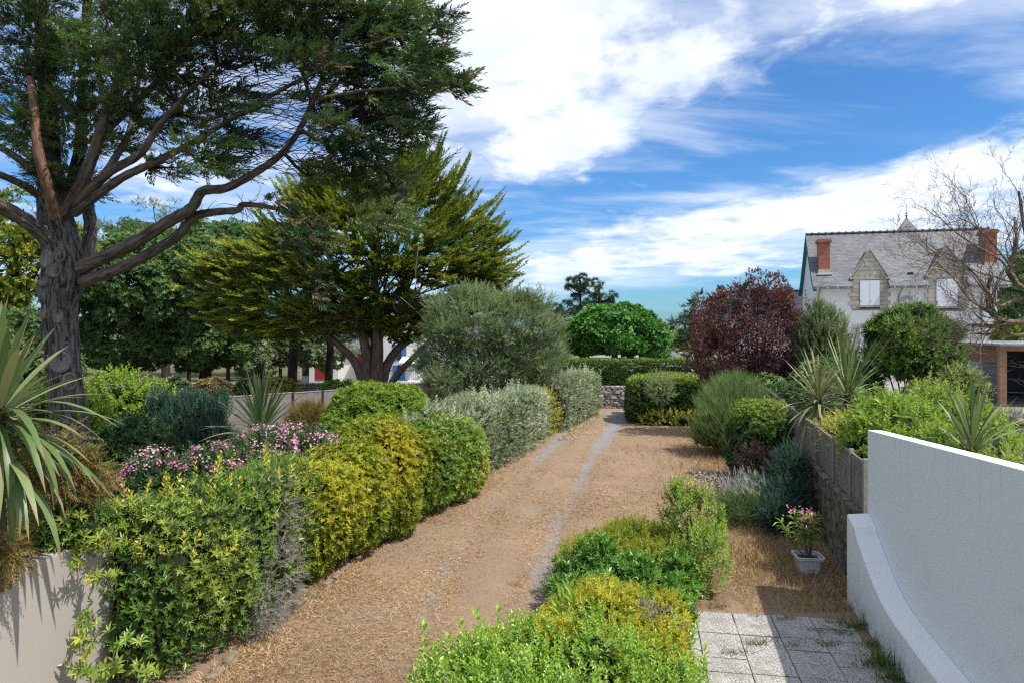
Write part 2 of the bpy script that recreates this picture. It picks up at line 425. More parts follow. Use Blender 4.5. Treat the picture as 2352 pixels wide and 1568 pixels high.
# ------------------------------------------------------------------ materials of the setting
plain('twigs', (0.022, 0.028, 0.012), 0.95, 0.4, 20, 0.1)  # near-black for the crown cores: inner shade put into the colour
plain('stem', (0.13, 0.10, 0.075), 0.9, 0.3, 15, 0.1)
def m_lawn():
    m, t, b, o = newmat('lawn')
    co = objco(t); g = t.new('ShaderNodeAttribute', attribute_name='gravel').outputs['Fac']
    n1 = t.noise(co, 0.7, 5, 0.6); n2 = t.noise(co, 9, 6, 0.7); n3 = t.noise(co, 45, 5, 0.75)
    straw = t.ramp(n3, [(0.28, (0.13, 0.09, 0.06)), (0.5, (0.27, 0.19, 0.128)), (0.72, (0.43, 0.325, 0.225))])
    straw = t.mix(t.math('MULTIPLY', t.smooth(n1, 0.46, 0.66), 0.55), straw, (0.35, 0.24, 0.16))
    straw = t.mix(t.math('MULTIPLY', t.smooth(n2, 0.52, 0.7), 0.45), straw, (0.16, 0.105, 0.055))
    v = t.new('ShaderNodeTexVoronoi'); t.l.new(co, v.inputs['Vector']); v.inputs['Scale'].default_value = 70
    gr = t.mix(v.outputs['Color'], (0.15, 0.157, 0.175), (0.33, 0.33, 0.345))
    f = t.smooth(t.math('ADD', g, t.math('MULTIPLY', t.math('SUBTRACT', t.noise(co, 3.2, 8, 0.78), 0.5), 1.7)), 0.40, 0.85)
    t.l.new(t.mix(t.math('MULTIPLY', f, 0.9), straw, gr), b.inputs['Base Color'])
    b.inputs['Roughness'].default_value = 0.95; b.inputs['Specular IOR Level'].default_value = 0.1
    bump(t, b, t.math('ADD', n3, t.math('MULTIPLY', n2, 0.6)), 0.8, 0.03)
m_lawn()
def m_ground(name, cs, sc=3.0):
    m, t, b, o = newmat(name); co = objco(t)
    n = t.noise(co, sc, 8, 0.7)
    t.l.new(t.ramp(n, [(0.3, cs[0]), (0.5, cs[1]), (0.7, cs[2])]), b.inputs['Base Color'])
    b.inputs['Roughness'].default_value = 0.95; b.inputs['Specular IOR Level'].default_value = 0.1
    bump(t, b, t.noise(co, 30, 5), 0.6, 0.03)
m_ground('far_ground', [(0.05, 0.06, 0.02), (0.12, 0.11, 0.05), (0.2, 0.16, 0.09)], 0.6)
m_ground('soil', [(0.05, 0.035, 0.02), (0.13, 0.09, 0.05), (0.23, 0.16, 0.09)], 2.5)
m_ground('gravel_drive', [(0.16, 0.145, 0.13), (0.3, 0.28, 0.265), (0.4, 0.35, 0.3)], 1.5)
m_ground('asphalt', [(0.14, 0.14, 0.14), (0.22, 0.215, 0.21), (0.3, 0.28, 0.26)], 2.0)
def m_render(name, base, streak, ks=0.5, sz=0.5, top=None):
    m, t, b, o = newmat(name); co = objco(t)
    s = t.noise(t.mapping(co, (4.5, 4.5, 0.3)), 1.0, 8, 0.72, 0.4); n = t.noise(co, 1.1, 5)
    f = t.math('MULTIPLY', t.math('MULTIPLY', t.smooth(s, 0.52, 0.85), t.smooth(n, 0.35, 0.7)), ks)
    c = t.mix(f, base, streak)
    if top:
        sx = t.new('ShaderNodeSeparateXYZ'); t.l.new(co, sx.inputs[0])
        s2 = t.noise(t.mapping(co, (11, 11, 0.4)), 1.0, 7, 0.72)
        f2 = t.math('MULTIPLY', t.math('MULTIPLY', t.smooth(sx.outputs[2], top - 1.5, top), t.smooth(s2, 0.5, 0.8)), 0.32)
        c = t.mix(f2, c, (0.22, 0.22, 0.205))
        f3 = t.math('MULTIPLY', t.math('MULTIPLY', t.smooth(sx.outputs[2], 0.55, 0.0), t.smooth(t.noise(co, 4, 7, 0.7), 0.4, 0.65)), 0.6)
        c = t.mix(f3, c, (0.25, 0.22, 0.17))
        c = t.mix(t.math('MULTIPLY', t.smooth(t.noise(co, 1.7, 8, 0.7), 0.52, 0.75), 0.22), c, (0.4, 0.4, 0.385))
    c = t.mix(t.math('MULTIPLY', t.smooth(t.noise(co, 60, 3), 0.55, 0.8), 0.12), c, tuple(x * .6 for x in base))
    t.l.new(c, b.inputs['Base Color']); b.inputs['Roughness'].default_value = 0.9; b.inputs['Specular IOR Level'].default_value = 0.15
    bump(t, b, t.math('ADD', t.noise(co, 120, 4), t.math('MULTIPLY', t.noise(co, 7, 4), 1.5)), 0.3, 0.008)
m_render('stair_wall', (0.82, 0.81, 0.79), (0.42, 0.42, 0.41), 0.55, 0.5, 2.7)
m_render('wall_render', (0.36, 0.335, 0.305), (0.3, 0.28, 0.25))
m_render('house_render', (0.80, 0.785, 0.75), (0.5, 0.48, 0.45), 0.3)
m_render('white_render', (0.74, 0.73, 0.71), (0.5, 0.5, 0.48), 0.3)
def m_moss():
    m, t, b, o = newmat('mossy_concrete'); co = objco(t)
    a = t.noise(t.mapping(co, (1.6, 1.6, 2.6)), 2.4, 8, 0.72, 0.5); a2 = t.noise(co, 16, 6, 0.7)
    c = t.ramp(a2, [(0.3, (0.12, 0.11, 0.10)), (0.7, (0.33, 0.31, 0.29))])
    c = t.mix(t.smooth(a, 0.45, 0.56), c, (0.115, 0.078, 0.022))
    c = t.mix(t.math('MULTIPLY', t.smooth(t.noise(co, 5, 8, 0.75), 0.52, 0.66), 0.8), c, (0.035, 0.03, 0.022))
    t.l.new(c, b.inputs['Base Color']); b.inputs['Roughness'].default_value = 0.95; b.inputs['Specular IOR Level'].default_value = 0.1
    bump(t, b, t.math('ADD', a, a2), 0.9, 0.03)
m_moss()
plain('plank', (0.21, 0.18, 0.15), 0.85, 0.3, 6, 0.2, 0, 0.3)
plain('plank_post', (0.27, 0.245, 0.22), 0.85, 0.25, 12, 0.2, 0, 0.3)
plain('grey_panel', (0.20, 0.185, 0.175), 0.85, 0.25, 5, 0.2, 0, 0.3)
plain('dark_metal', (0.035, 0.037, 0.04), 0.5, 0.2, 10, 0.4, 0, 0)
def m_aggregate():
    m, t, b, o = newmat('aggregate'); co = objco(t)
    v = t.new('ShaderNodeTexVoronoi'); t.l.new(co, v.inputs['Vector']); v.inputs['Scale'].default_value = 85
    w = t.new('ShaderNodeSeparateColor'); t.l.new(v.outputs['Color'], w.inputs[0])
    c = t.ramp(w.outputs[0], [(0.0, (0.10, 0.095, 0.09)), (0.22, (0.30, 0.29, 0.27)), (0.55, (0.44, 0.42, 0.395)), (1.0, (0.62, 0.60, 0.56))])
    c = t.mix(t.math('MULTIPLY', t.smooth(v.outputs['Distance'], 0.45, 0.75), 0.7), c, (0.12, 0.11, 0.10))
    c = t.mix(t.math('MULTIPLY', t.smooth(t.noise(t.new('ShaderNodeNewGeometry').outputs['Position'], 2.2, 7, 0.75), 0.45, 0.7), 0.6), c, (0.17, 0.15, 0.12))
    t.l.new(c, b.inputs['Base Color']); b.inputs['Roughness'].default_value = 0.85
    bump(t, b, v.outputs['Distance'], 0.6, 0.006)
m_aggregate()
def m_slate():
    m, t, b, o = newmat('slate'); co = t.new('ShaderNodeUVMap').outputs[0]
    br = t.new('ShaderNodeTexBrick'); t.l.new(co, br.inputs[0]); br.offset = 0.5
    br.inputs['Color1'].default_value = (0.10, 0.108, 0.122, 1); br.inputs['Color2'].default_value = (0.175, 0.182, 0.195, 1); br.inputs['Mortar'].default_value = (0.045, 0.047, 0.053, 1)
    br.inputs['Scale'].default_value = 1; br.inputs['Brick Width'].default_value = 0.26; br.inputs['Row Height'].default_value = 0.125; br.inputs['Mortar Size'].default_value = 0.012; br.inputs['Bias'].default_value = 0.0
    n = t.noise(co, 0.9, 6, 0.6)
    c = t.mix(t.smooth(n, 0.35, 0.75), br.outputs[0], t.mix(1.0, br.outputs[0], (1.3, 1.29, 1.27), 'MULTIPLY'))
    c = t.mix(t.math('MULTIPLY', t.smooth(t.noise(co, 9, 5, 0.7), 0.66, 0.8), 0.2), c, (0.27, 0.27, 0.26))
    t.l.new(c, b.inputs['Base Color']); b.inputs['Roughness'].default_value = 0.5; b.inputs['Specular IOR Level'].default_value = 0.4
    bump(t, b, br.outputs['Fac'], -0.8, 0.02)
m_slate()
def m_brick():
    m, t, b, o = newmat('brick'); co = t.new('ShaderNodeUVMap').outputs[0]
    br = t.new('ShaderNodeTexBrick'); t.l.new(co, br.inputs[0]); br.offset = 0.5
    br.inputs['Color1'].default_value = (0.30, 0.075, 0.04, 1); br.inputs['Color2'].default_value = (0.42, 0.125, 0.065, 1); br.inputs['Mortar'].default_value = (0.30, 0.19, 0.14, 1)
    br.inputs['Scale'].default_value = 1; br.inputs['Brick Width'].default_value = 0.23; br.inputs['Row Height'].default_value = 0.075; br.inputs['Mortar Size'].default_value = 0.008
    t.l.new(br.outputs[0], b.inputs['Base Color']); b.inputs['Roughness'].default_value = 0.85
    bump(t, b, br.outputs['Fac'], -0.5, 0.01)
m_brick()
plain('granite', (0.45, 0.405, 0.335), 0.85, 0.22, 7, 0.2, 0, 0.3)
plain('granite_dark', (0.37, 0.335, 0.28), 0.85, 0.25, 7, 0.2, 0, 0.3)
plain('ridge_clay', (0.085, 0.065, 0.06), 0.8, 0.3, 9, 0.2)
plain('zinc', (0.26, 0.28, 0.30), 0.5, 0.15, 6, 0.4, 0.3, 0)
plain('pale_paint', (0.74, 0.76, 0.80), 0.5, 0.05, 4, 0.35, 0, 0.05)
plain('teal_paint', (0.03, 0.17, 0.17), 0.55, 0.15, 4, 0.3, 0, 0)
plain('blue_paint', (0.05, 0.17, 0.42), 0.55, 0.1, 4, 0.3, 0, 0)
plain('red_paint', (0.38, 0.03, 0.035), 0.5, 0.1, 4, 0.3, 0, 0)
plain('cedar_wood', (0.26, 0.14, 0.07), 0.75, 0.35, 5, 0.2, 0, 0.2)
plain('post_wood', (0.36, 0.215, 0.12), 0.75, 0.3, 5, 0.2, 0, 0.2)
plain('blue_grey_paint', (0.085, 0.105, 0.135), 0.6, 0.2, 5, 0.3, 0, 0)
plain('grey_paint', (0.30, 0.31, 0.33), 0.6, 0.15, 5, 0.3, 0, 0)
plain('awning', (0.8, 0.8, 0.8), 0.7, 0.03, 4, 0.2, 0, 0)
plain('stone', (0.27, 0.25, 0.235), 0.9, 0.4, 9, 0.15, 0, 0.4)
plain('stone_dark', (0.17, 0.16, 0.15), 0.9, 0.4, 9, 0.15, 0, 0.4)
plain('stone_pale', (0.40, 0.38, 0.35), 0.9, 0.3, 9, 0.15, 0, 0.4)
plain('kerb_stone', (0.20, 0.165, 0.13), 0.95, 0.4, 9, 0.1, 0, 0.4)
plain('mortar', (0.13, 0.12, 0.11), 0.95, 0.3, 9, 0.1, 0, 0.4)
plain('pot', (0.52, 0.52, 0.53), 0.6, 0.12, 9, 0.3, 0, 0.1)
plain('pot_soil', (0.06, 0.045, 0.03), 0.95, 0.4, 20, 0.1)

AX = math.atan(0.243)                                # the plots run 13.7 degrees to the right of the view
U = np.array([math.sin(AX), math.cos(AX), 0]); R = np.array([math.cos(AX), -math.sin(AX), 0])
def fence_x(Y): return 5.52 + 0.243 * (Y - 11.67)

# ------------------------------------------------------------------ ground, lawn, terraces, road
def sheet(name, pts, z, mat, kind='structure'):
    me = pymesh(name, [(p[0], p[1], z) for p in pts], [tuple(range(len(pts)))])
    return tag(meshobj(name, me, mat), kind=kind)
sheet('ground', [(-1500, -60), (1500, -60), (1500, 3000), (-1500, 3000)], -0.08, MATS['far_ground'])
# driveway centre line and its two gravel ruts
CL = bez([(0.2, 3), (-0.5, 8.1), (-0.35, 11), (0.05, 14.5), (0.9, 18.5), (2.1, 24), (3.0, 28), (4.3, 32.0), (7.0, 34.6), (12, 35.6)], 120)[:, :]
CLr = np.array(CL)
def drive_d(X, Y):
    d = np.full(X.shape, 1e9); s = np.zeros(X.shape); side = np.zeros(X.shape)
    for a, b in zip(CLr[:-1], CLr[1:]):
        ab = b - a; L = ab @ ab; t = np.clip(((X - a[0]) * ab[0] + (Y - a[1]) * ab[1]) / L, 0, 1)
        qx = a[0] + t * ab[0]; qy = a[1] + t * ab[1]; dd = np.hypot(X - qx, Y - qy)
        sg = np.sign((X - a[0]) * ab[1] - (Y - a[1]) * ab[0])
        m = dd < d; d = np.where(m, dd, d); side = np.where(m, sg, side)
    return d * side
gx = np.arange(-7.5, 13.01, 0.12); gy = np.arange(2.5, 37.3, 0.12)
GX, GY = np.meshgrid(gx, gy)
dd = drive_d(GX, GY)
pt = np.stack([GX.ravel(), GY.ravel(), 0 * GX.ravel()], 1)
nz = noise3(pt, 1.1, 5).reshape(GX.shape); nz2 = noise3(pt, 3.0, 6).reshape(GX.shape)
rut = np.exp(-((np.abs(dd + 0.08 * nz) - 0.80) / (0.30 + 0.20 * np.clip((GY - 20) / 7, 0, 1))) ** 2)
far = np.clip((GY - 20) / 7, 0, 1)
wgt = 0.42 + 0.52 * far + np.clip(0.30 - far, 0, 1) * np.where(dd > 0, 0.9, 0.15) + 0.16 * nz
grav = rut * wgt + np.exp(-(dd / 1.6) ** 2) * np.clip((GY - 31.2) / 1.5, 0, 1) * 0.75 * (np.abs(dd) < 1.5)
grav = np.maximum(grav, np.exp(-(dd / 1.3) ** 2) * np.clip(nz2 - 0.35, 0, 1) * 0.8)
zz = 0.012 * nz + 0.010 * nz2 - 0.035 * rut + 0.02 * np.exp(-(dd / 0.4) ** 2)
nyg, nxg = GX.shape
V = np.stack([GX.ravel(), GY.ravel(), zz.ravel()], 1)
ii = (np.arange(nyg - 1)[:, None] * nxg + np.arange(nxg - 1)[None]).ravel()
Tq = np.concatenate([np.stack([ii, ii + 1, ii + nxg + 1], 1), np.stack([ii, ii + nxg + 1, ii + nxg], 1)])
me = trimesh('lawn', V, Tq, smooth=True)
a = me.attributes.new('gravel', 'FLOAT', 'POINT'); a.data.foreach_set('value', grav.ravel().astype(np.float32))
lawn = tag(meshobj('lawn', me, MATS['lawn']), kind='structure')
def ground_z(x, y): return 0.0
# raised garden soil on the left, behind the hedges, and the ledge behind the rendered wall
mb = MB(); mb.prism([(-40, 30.5, -0.06), (-40, 9.0, -0.06), (-4.9, 9.0, -0.06), (-4.5, 12, -0.06), (-3.9, 16, -0.06), (-2.6, 20, -0.06), (-1.2, 25.5, -0.06), (1.4, 33, -0.06), (1.4, 36, -0.06), (-6, 33, -0.06)], (0, 0, 0.24))
tag(mb.build('garden_soil', MATS['soil']), kind='structure')
mb = MB(); mb.prism([(-14, 5.5, -0.05), (-5.75, 5.5, -0.05), (-4.62, 8.6, -0.05), (-5.0, 9.6, -0.05), (-14, 9.6, -0.05)], (0, 0, 1.52))
tag(mb.build('planting_bed', MATS['soil']), kind='structure')
# neighbour's raised terrace to the right of the fence
fx = lambda y: fence_x(y) + 0.17
mb = MB(); mb.prism([(5.46, 10.4, -0.06), (4.05, 3, -0.06), (60, 3, -0.06), (60, 90, -0.06), (fx(34) + 1.2, 90, -0.06), (fx(34), 34, -0.06)], (0, 0, 1.24))
tag(mb.build('terrace', MATS['gravel_drive']), kind='structure')
sheet('planting_soil', [(fx(10.5), 10.5), (8.6, 10.5), (11.6, 17), (15.2, 25), (13, 33), (fx(33), 33)], 1.186, MATS['soil'])
mb = MB(); mb.prism([(-60, 33.5, -0.06), (-8.2, 33.5, -0.06), (-4, 40.5, -0.06), (-60, 40.5, -0.06)], (0, 0, 0.44))
tag(mb.build('road', MATS['asphalt']), kind='structure')

# ------------------------------------------------------------------ white stair wall on the right
sw = thing('stair_wall', (5.0, 9.0, 0.0), 'tall white rendered stair wall in shade beside the paving', 'wall')
o3 = org(sw)
lx = lambda y: 2.857 + 0.195 * y
fxw = lambda y: 3.163 + 0.195 * y
tz = lambda y: 2.52 + (10.55 - y) * 0.063
mb = MB(); pts = [(fxw(10.55), 10.55, -0.05), (fxw(1.0), 1.0, -0.05), (fxw(1.0), 1.0, tz(1.0)), (fxw(10.55), 10.55, tz(10.55))]
mb.prism([np.array(p) - o3 for p in pts], (0.205, -0.04, 0))
mb.build('upper_wall', MATS['stair_wall'], sw, 0.012)
prof = [(10.53, 1.29), (10.30, 1.245), (10.14, 1.20), (10.04, 1.10), (9.85, 0.99), (9.6, 0.86), (9.3, 0.72), (8.94, 0.60), (8.5, 0.535), (8.0, 0.51), (7.13, 0.48), (5, 0.42), (2, 0.35)]
mb = MB(); n = len(prof)
Vs = []
for y, z in prof:
    x0, x1 = lx(y), fxw(y) - 0.004
    Vs += [(x0, y, -0.04), (x0, y, z - 0.02), (x0 + 0.02, y, z), (x1, y, z + 0.012), (x1, y, -0.04)]
Vs = [np.array(v) - o3 for v in Vs]
Fs = []
for i in range(n - 1):
    for k in range(4): Fs.append((i * 5 + k, i * 5 + k + 1, i * 5 + k + 6, i * 5 + k + 5))
Fs += [(4, 3, 2, 1, 0), tuple((n - 1) * 5 + k for k in range(5))]
mb.poly(Vs, Fs); mb.build('lower_ledge', MATS['stair_wall'], sw)

# ------------------------------------------------------------------ retaining wall and plank fence on it
rw = thing('retaining_wall', (fence_x(13), 13, 0), 'low mossy concrete retaining wall under the plank fence', 'wall')
o3 = org(rw); Y0, Y1 = 10.62, 31.0
def strip(y0, y1, off0, off1, z0, z1):
    return [np.array(p) for p in [(fence_x(y0) + off0, y0, z0), (fence_x(y0) + off1, y0, z0), (fence_x(y1) + off1, y1, z0), (fence_x(y1) + off0, y1, z0)]], (0, 0, z1 - z0)
b_, o_ = strip(Y0, Y1, -0.10, 0.16, -0.05, 1.19)
mb = MB(); mb.prism([p - o3 for p in b_], o_); mb.build('wall_body', MATS['mossy_concrete'], rw)
b_, o_ = strip(Y0, Y1, -0.13, 0.168, 1.192, 1.235)
mb = MB(); mb.prism([p - o3 for p in b_], o_); mb.build('coping', MATS['mossy_concrete'], rw)
for y in (11.25, 14.2, 17.4):
    b_, o_ = strip(y, y + 0.28, -0.15, -0.101, -0.05, 1.18)
    mb = MB(); mb.prism([p - o3 for p in b_], o_); mb.build('pier', MATS['mossy_concrete'], rw)
fe = thing('plank_fence', (fence_x(13), 13, 1.235), 'grey horizontal plank fence standing on the mossy retaining wall', 'fence')
o3 = org(fe); ys = [10.75, 11.67, 13.0, 14.75, 16.45, 18.15, 19.85, 21.55, 23.25, 24.95, 26.65, 28.35, 30.05]
for y in ys:
    b_, o_ = strip(y - 0.035, y + 0.035, -0.045, 0.03, 1.236, 2.06)
    mb = MB(); mb.prism([p - o3 for p in b_], o_); mb.build('post', MATS['plank_post'], fe, 0.006)
for y0, y1 in zip(ys[:-1], ys[1:]):
    nb = 8; hh = 0.76 / nb
    for k in range(nb):
        j = random.uniform(-.004, .004)
        b_, o_ = strip(y0 + 0.04, y1 - 0.04, -0.012 + j, 0.018 + j, 1.25 + k * hh, 1.25 + (k + 1) * hh - 0.008)
        mb = MB(); mb.prism([p - o3 for p in b_], o_); mb.build('plank', MATS['plank'], fe)

# ------------------------------------------------------------------ exposed-aggregate paving slabs
terr = thing('paving', (3.6, 9.0, 0), 'speckled concrete slab paving at the foot of the white wall', 'paving')
o3 = org(terr)
A = np.array([2.58, 10.17, 0]); rr_ = np.array([0.986, -0.165, 0]); dv = np.array([-0.17, -0.985, 0])
smesh = []
for k in range(4):
    mb = MB(); mb.box((0, 0, -0.03), (0.503, 0.352, 0.028))
    me = mb.build('slab', MATS['aggregate'], None, 0.005); smesh.append(me.data); bpy.data.objects.remove(me)
for ci in range(-1, 4):
    for ri in range(11):
        q = A + rr_ * (ci * 0.515 + random.uniform(-.004, .004)) + dv * ((ri + 1) * 0.366 + random.uniform(-.005, .005))
        if ci == 3 and ri > 9: continue
        o = bpy.data.objects.new('slab', smesh[(ci * 3 + ri) % 4]); COL.objects.link(o); o.parent = terr
        o.location = q - o3 + np.array([0, 0, random.uniform(-.006, .006)]); o.rotation_euler = (random.uniform(-.008, .008), random.uniform(-.008, .008), math.atan2(rr_[1], rr_[0]) + random.uniform(-.006, .006))

# ------------------------------------------------------------------ rendered wall bottom left
A2, B2 = np.array([-5.95, 4.75, 0]), np.array([-4.55, 8.2, 0])
wd = (B2 - A2) / np.linalg.norm(B2 - A2); wn = np.array([wd[1], -wd[0], 0])
lw = thing('rendered_wall', (A2 + B2) / 2, 'beige rendered garden wall with leaf shadows at the left edge', 'wall')
o3 = org(lw); mb = MB()
mb.prism([A2 - o3 + (0, 0, -.05), B2 - o3 + (0, 0, -.05), B2 - wn * 0.2 - o3 + (0, 0, -.05), A2 - wn * 0.2 - o3 + (0, 0, -.05)], (0, 0, 1.68)); mb.build('wall_body', MATS['wall_render'], lw, 0.02)
C2 = B2 + np.array([-1.2, 1.6, 0])
mb = MB(); mb.prism([B2 - o3 + (-.01, 0.02, -.05), C2 - o3 + (0, 0, -.05), C2 - o3 + (-.2, -.1, -.05), B2 - o3 + (-.22, -.06, -.05)], (0, 0, 1.67)); mb.build('return_wall', MATS['wall_render'], lw)

# ------------------------------------------------------------------ kerb stones along the left hedge
ke = thing('stone_kerb', (-2.9, 11.5, 0), 'row of small rough kerb stones along the foot of the left hedges', 'kerb')
o3 = org(ke)
kl = bez([(-3.45, 8.3, 0), (-3.12, 10, 0), (-2.70, 12.3, 0), (-2.1, 15.6, 0), (-1.0, 19.2, 0)], 60)
ln = np.concatenate([[0], np.cumsum(np.linalg.norm(np.diff(kl, axis=0), axis=1))])
km = []
def rock(seed, sx, sy, sz, sub=2):
    import bmesh
    bm = bmesh.new(); bmesh.ops.create_cube(bm, size=1)
    bmesh.ops.bevel(bm, geom=list(bm.edges), offset=0.18, segments=1, affect='EDGES')
    r = np.random.default_rng(seed)
    for v in bm.verts: v.co = Vector((v.co.x * sx, v.co.y * sy, v.co.z * sz)) * (1 + r.uniform(-.13, .13))
    me = bpy.data.meshes.new('stone'); bm.to_mesh(me); bm.free(); me.shade_flat()
    return me
for k in range(5):
    me = rock(50 + k, 0.10, 0.26, 0.12); me.materials.append(MATS['kerb_stone']); km.append(me)
s = 0.0; k = 0
while s < ln[-1]:
    q = np.array([np.interp(s, ln, kl[:, j]) for j in range(3)]); q2 = np.array([np.interp(s + .1, ln, kl[:, j]) for j in range(3)])
    o = bpy.data.objects.new('stone', km[k % 5]); COL.objects.link(o); o.parent = ke
    o.location = q - o3 + np.array([random.uniform(-.07, .03), 0, random.uniform(-.02, .03)]); o.rotation_euler = (random.uniform(-.1, .1), random.uniform(-.1, .1), math.atan2(q2[1] - q[1], q2[0] - q[0]) - PI / 2 + random.uniform(-.2, .2))
    s += random.uniform(0.3, 0.6); k += 1

# ------------------------------------------------------------------ dry stone wall at the end of the drive
dw = thing('stone_wall', (5.0, 36.2, 0), 'grey dry stone wall closing the far end of the drive below the hedge', 'wall')
o3 = org(dw)
mb = MB(); mb.box((-4.4, 0.14, -0.1), (7.5, 0.5, 1.12)); mb.build('wall_core', MATS['mortar'], dw)
sm = []
for k in range(8):
    for mname in ('stone', 'stone_dark', 'stone_pale'):
        me = rock(80 + k, random.uniform(.85, 1.1), 0.8, 1.0); me.materials.append(MATS[mname]); sm.append(me)
z = 0.02
while z < 1.12:
    h = random.uniform(0.085, 0.16); x = -1.9 + random.uniform(0, .2)
    while x < 2.5:
        w = random.uniform(0.13, 0.36)
        o = bpy.data.objects.new('stone', random.choice(sm + sm[::3])); COL.objects.link(o); o.parent = dw
        o.location = (x + w / 2, 0.10 + random.uniform(-.035, .03), z + h / 2 + random.uniform(-.02, .02)); o.scale = (w * 1.04, 0.32, h * 1.1); o.rotation_euler = (random.uniform(-.06, .06), random.uniform(-.13, .13), random.uniform(-.1, .1))
        x += w + 0.006
    z += h
rest = MB()
lw2 = thing('roadside_stone_wall', (-16, 41, 0.3), 'long low rubble stone wall along the road under the oaks', 'wall')
o3 = org(lw2); mb = MB(); mb.box((-24, 0.12, -0.3), (11, 0.5, 0.62)); mb.build('wall_core', MATS['mortar'], lw2)
V_, F_ = [], []
mbs = MB(); z = 0.0
while z < 0.62:
    h = random.uniform(.1, .17); x = -13.0
    while x < 10.9:
        w = random.uniform(.18, .45); y = random.uniform(0.0, 0.07); g = 0.01; t = random.uniform(.02, .05)
        mbs.poly([(x + g, .13, z + g), (x + w - g, .13, z + g), (x + w - g, .13, z + h - g), (x + g, .13, z + h - g), (x + g + t, y, z + g + t), (x + w - g - t, y, z + g + t), (x + w - g - t, y, z + h - g - t), (x + g + t, y, z + h - g - t)],
                 [(4, 5, 6, 7), (0, 1, 5, 4), (1, 2, 6, 5), (2, 3, 7, 6), (3, 0, 4, 7)])
        x += w
    z += h
tag(mbs.build('wall_stones', MATS['stone_pale'], lw2), kind='stuff')

# ------------------------------------------------------------------ grey panel fence on the left
pf = thing('panel_fence', (-9, 28, 0.1), 'grey concrete panel fence with dark posts behind the pink oleander', 'fence')
o3 = org(pf)
pp = [np.array(p) for p in [(-16.6, 23.4, 0), (-14.3, 24.4, 0), (-12.2, 25.3, 0), (-10.55, 26.2, 0), (-9.55, 27.2, 0), (-8.6, 28.2, 0), (-7.7, 29.2, 0), (-6.95, 30.2, 0), (-6.1, 31.3, 0), (-5.2, 32.6, 0), (-3.9, 34.0, 0), (-2.3, 35.2, 0)]]
tops = [1.50] * 4 + [1.5, 1.48, 1.47, 1.46, 1.45, 1.45, 1.45, 1.45]
for a_, b_, zt in zip(pp[:-1], pp[1:], tops):
    d = (b_ - a_) / np.linalg.norm(b_ - a_); nrm = np.array([d[1], -d[0], 0])
    mb = MB(); mb.prism([a_ + d * .05 - o3 + (0, 0, .1), b_ - d * .05 - o3 + (0, 0, .1), b_ - d * .05 - nrm * .04 - o3 + (0, 0, .1), a_ + d * .05 - nrm * .04 - o3 + (0, 0, .1)], (0, 0, zt - .1)); mb.build('panel', MATS['grey_panel'], pf)
    mb = MB(); mb.prism([a_ + nrm * .02 - o3 + (0, 0, zt + .001), b_ + nrm * .02 - o3 + (0, 0, zt + .001), b_ - nrm * .06 - o3 + (0, 0, zt + .001), a_ - nrm * .06 - o3 + (0, 0, zt + .001)], (0, 0, .03)); mb.build('top_rail', MATS['grey_paint'], pf)
for a_, zt in zip(pp, tops + [1.45]):
    mb = MB(); mb.box(tuple(a_ - o3 + (-.045, -.045, .08)), tuple(a_ - o3 + (.045, .045, zt + .05))); mb.build('post', MATS['dark_metal'], pf)
plain('shaded_slate', (0.028, 0.033, 0.045), 0.6, 0.25, 6, 0.3, 0, 0.2)  # annex slate: the shade on that slope is put into this colour
# ------------------------------------------------------------------ the neighbour's slate-roofed house
def uvproj(o):
    me = o.data; uv = me.uv_layers.new(name='UVMap')
    for p in me.polygons:
        n = p.normal; u = Vector((0, 0, 1)).cross(n)
        u = u.normalized() if u.length > 1e-3 else Vector((1, 0, 0))
        v = n.cross(u)
        for li in p.loop_indices:
            c = me.vertices[me.loops[li].vertex_index].co
            uv.data[li].uv = (c.dot(u), c.dot(v))
    return o
HA = math.radians(15); HX, HY = 20.9, 42.0; ZB = 1.2
def hs(px, d=0.0):
    k = (px - CX) / F; ca, sa = math.cos(HA), math.sin(HA)
    return (k * (HY + ca * d) - HX - sa * d) / (ca + k * sa)
def hz(py, s, d=0.0): return H + (YH - py) / F * (HY - math.sin(HA) * s + math.cos(HA) * d) - ZB
ho = thing('slate_roofed_house', (HX, HY, ZB), 'large white house with steep slate roof and two stone dormers', 'house', None, -HA)
sL, sR = hs(1873), hs(2290); ZE = 6.42 - ZB; RD = 2.85; ZR = 9.98 - ZB; BD, ZK = 0.42, 7.22 - ZB; DEP = 2 * RD
rL, rR = hs(1850, RD), hs(2270, RD)
mb = MB()
gp = [(sL, 0, -.1), (sL, DEP, -.1), (sL, DEP, ZE + .35), (sL, RD, ZR - .25), (sL, 0.0, ZE + .35)]
mb.prism(gp, (sR - sL, 0, 0)); mb.build('wall', MATS['house_render'], ho)
prof_f = [(RD, ZR), (BD, ZK), (-0.55, ZE + .03)]
def slope(prof, name):
    m = MB(); th = .09
    for (d0, z0), (d1, z1) in zip(prof[:-1], prof[1:]):
        cut = [(rL, rR)] if d0 > BD + .01 or d1 > BD else [(rL, hs(1997) - .96), (hs(1997) + .96, hs(2174) - .98), (hs(2174) + .98, rR)]
        for a_, b_ in cut: m.prism([(a_, d0, z0), (b_, d0, z0), (b_, d1, z1), (a_, d1, z1)], (0, 0, -th))
    return uvproj(m.build(name, MATS['slate'], ho))
roof = slope(prof_f, 'roof'); slope([(RD, ZR), (DEP - BD, ZK), (DEP + .55, ZE + .03)], 'rear_roof')
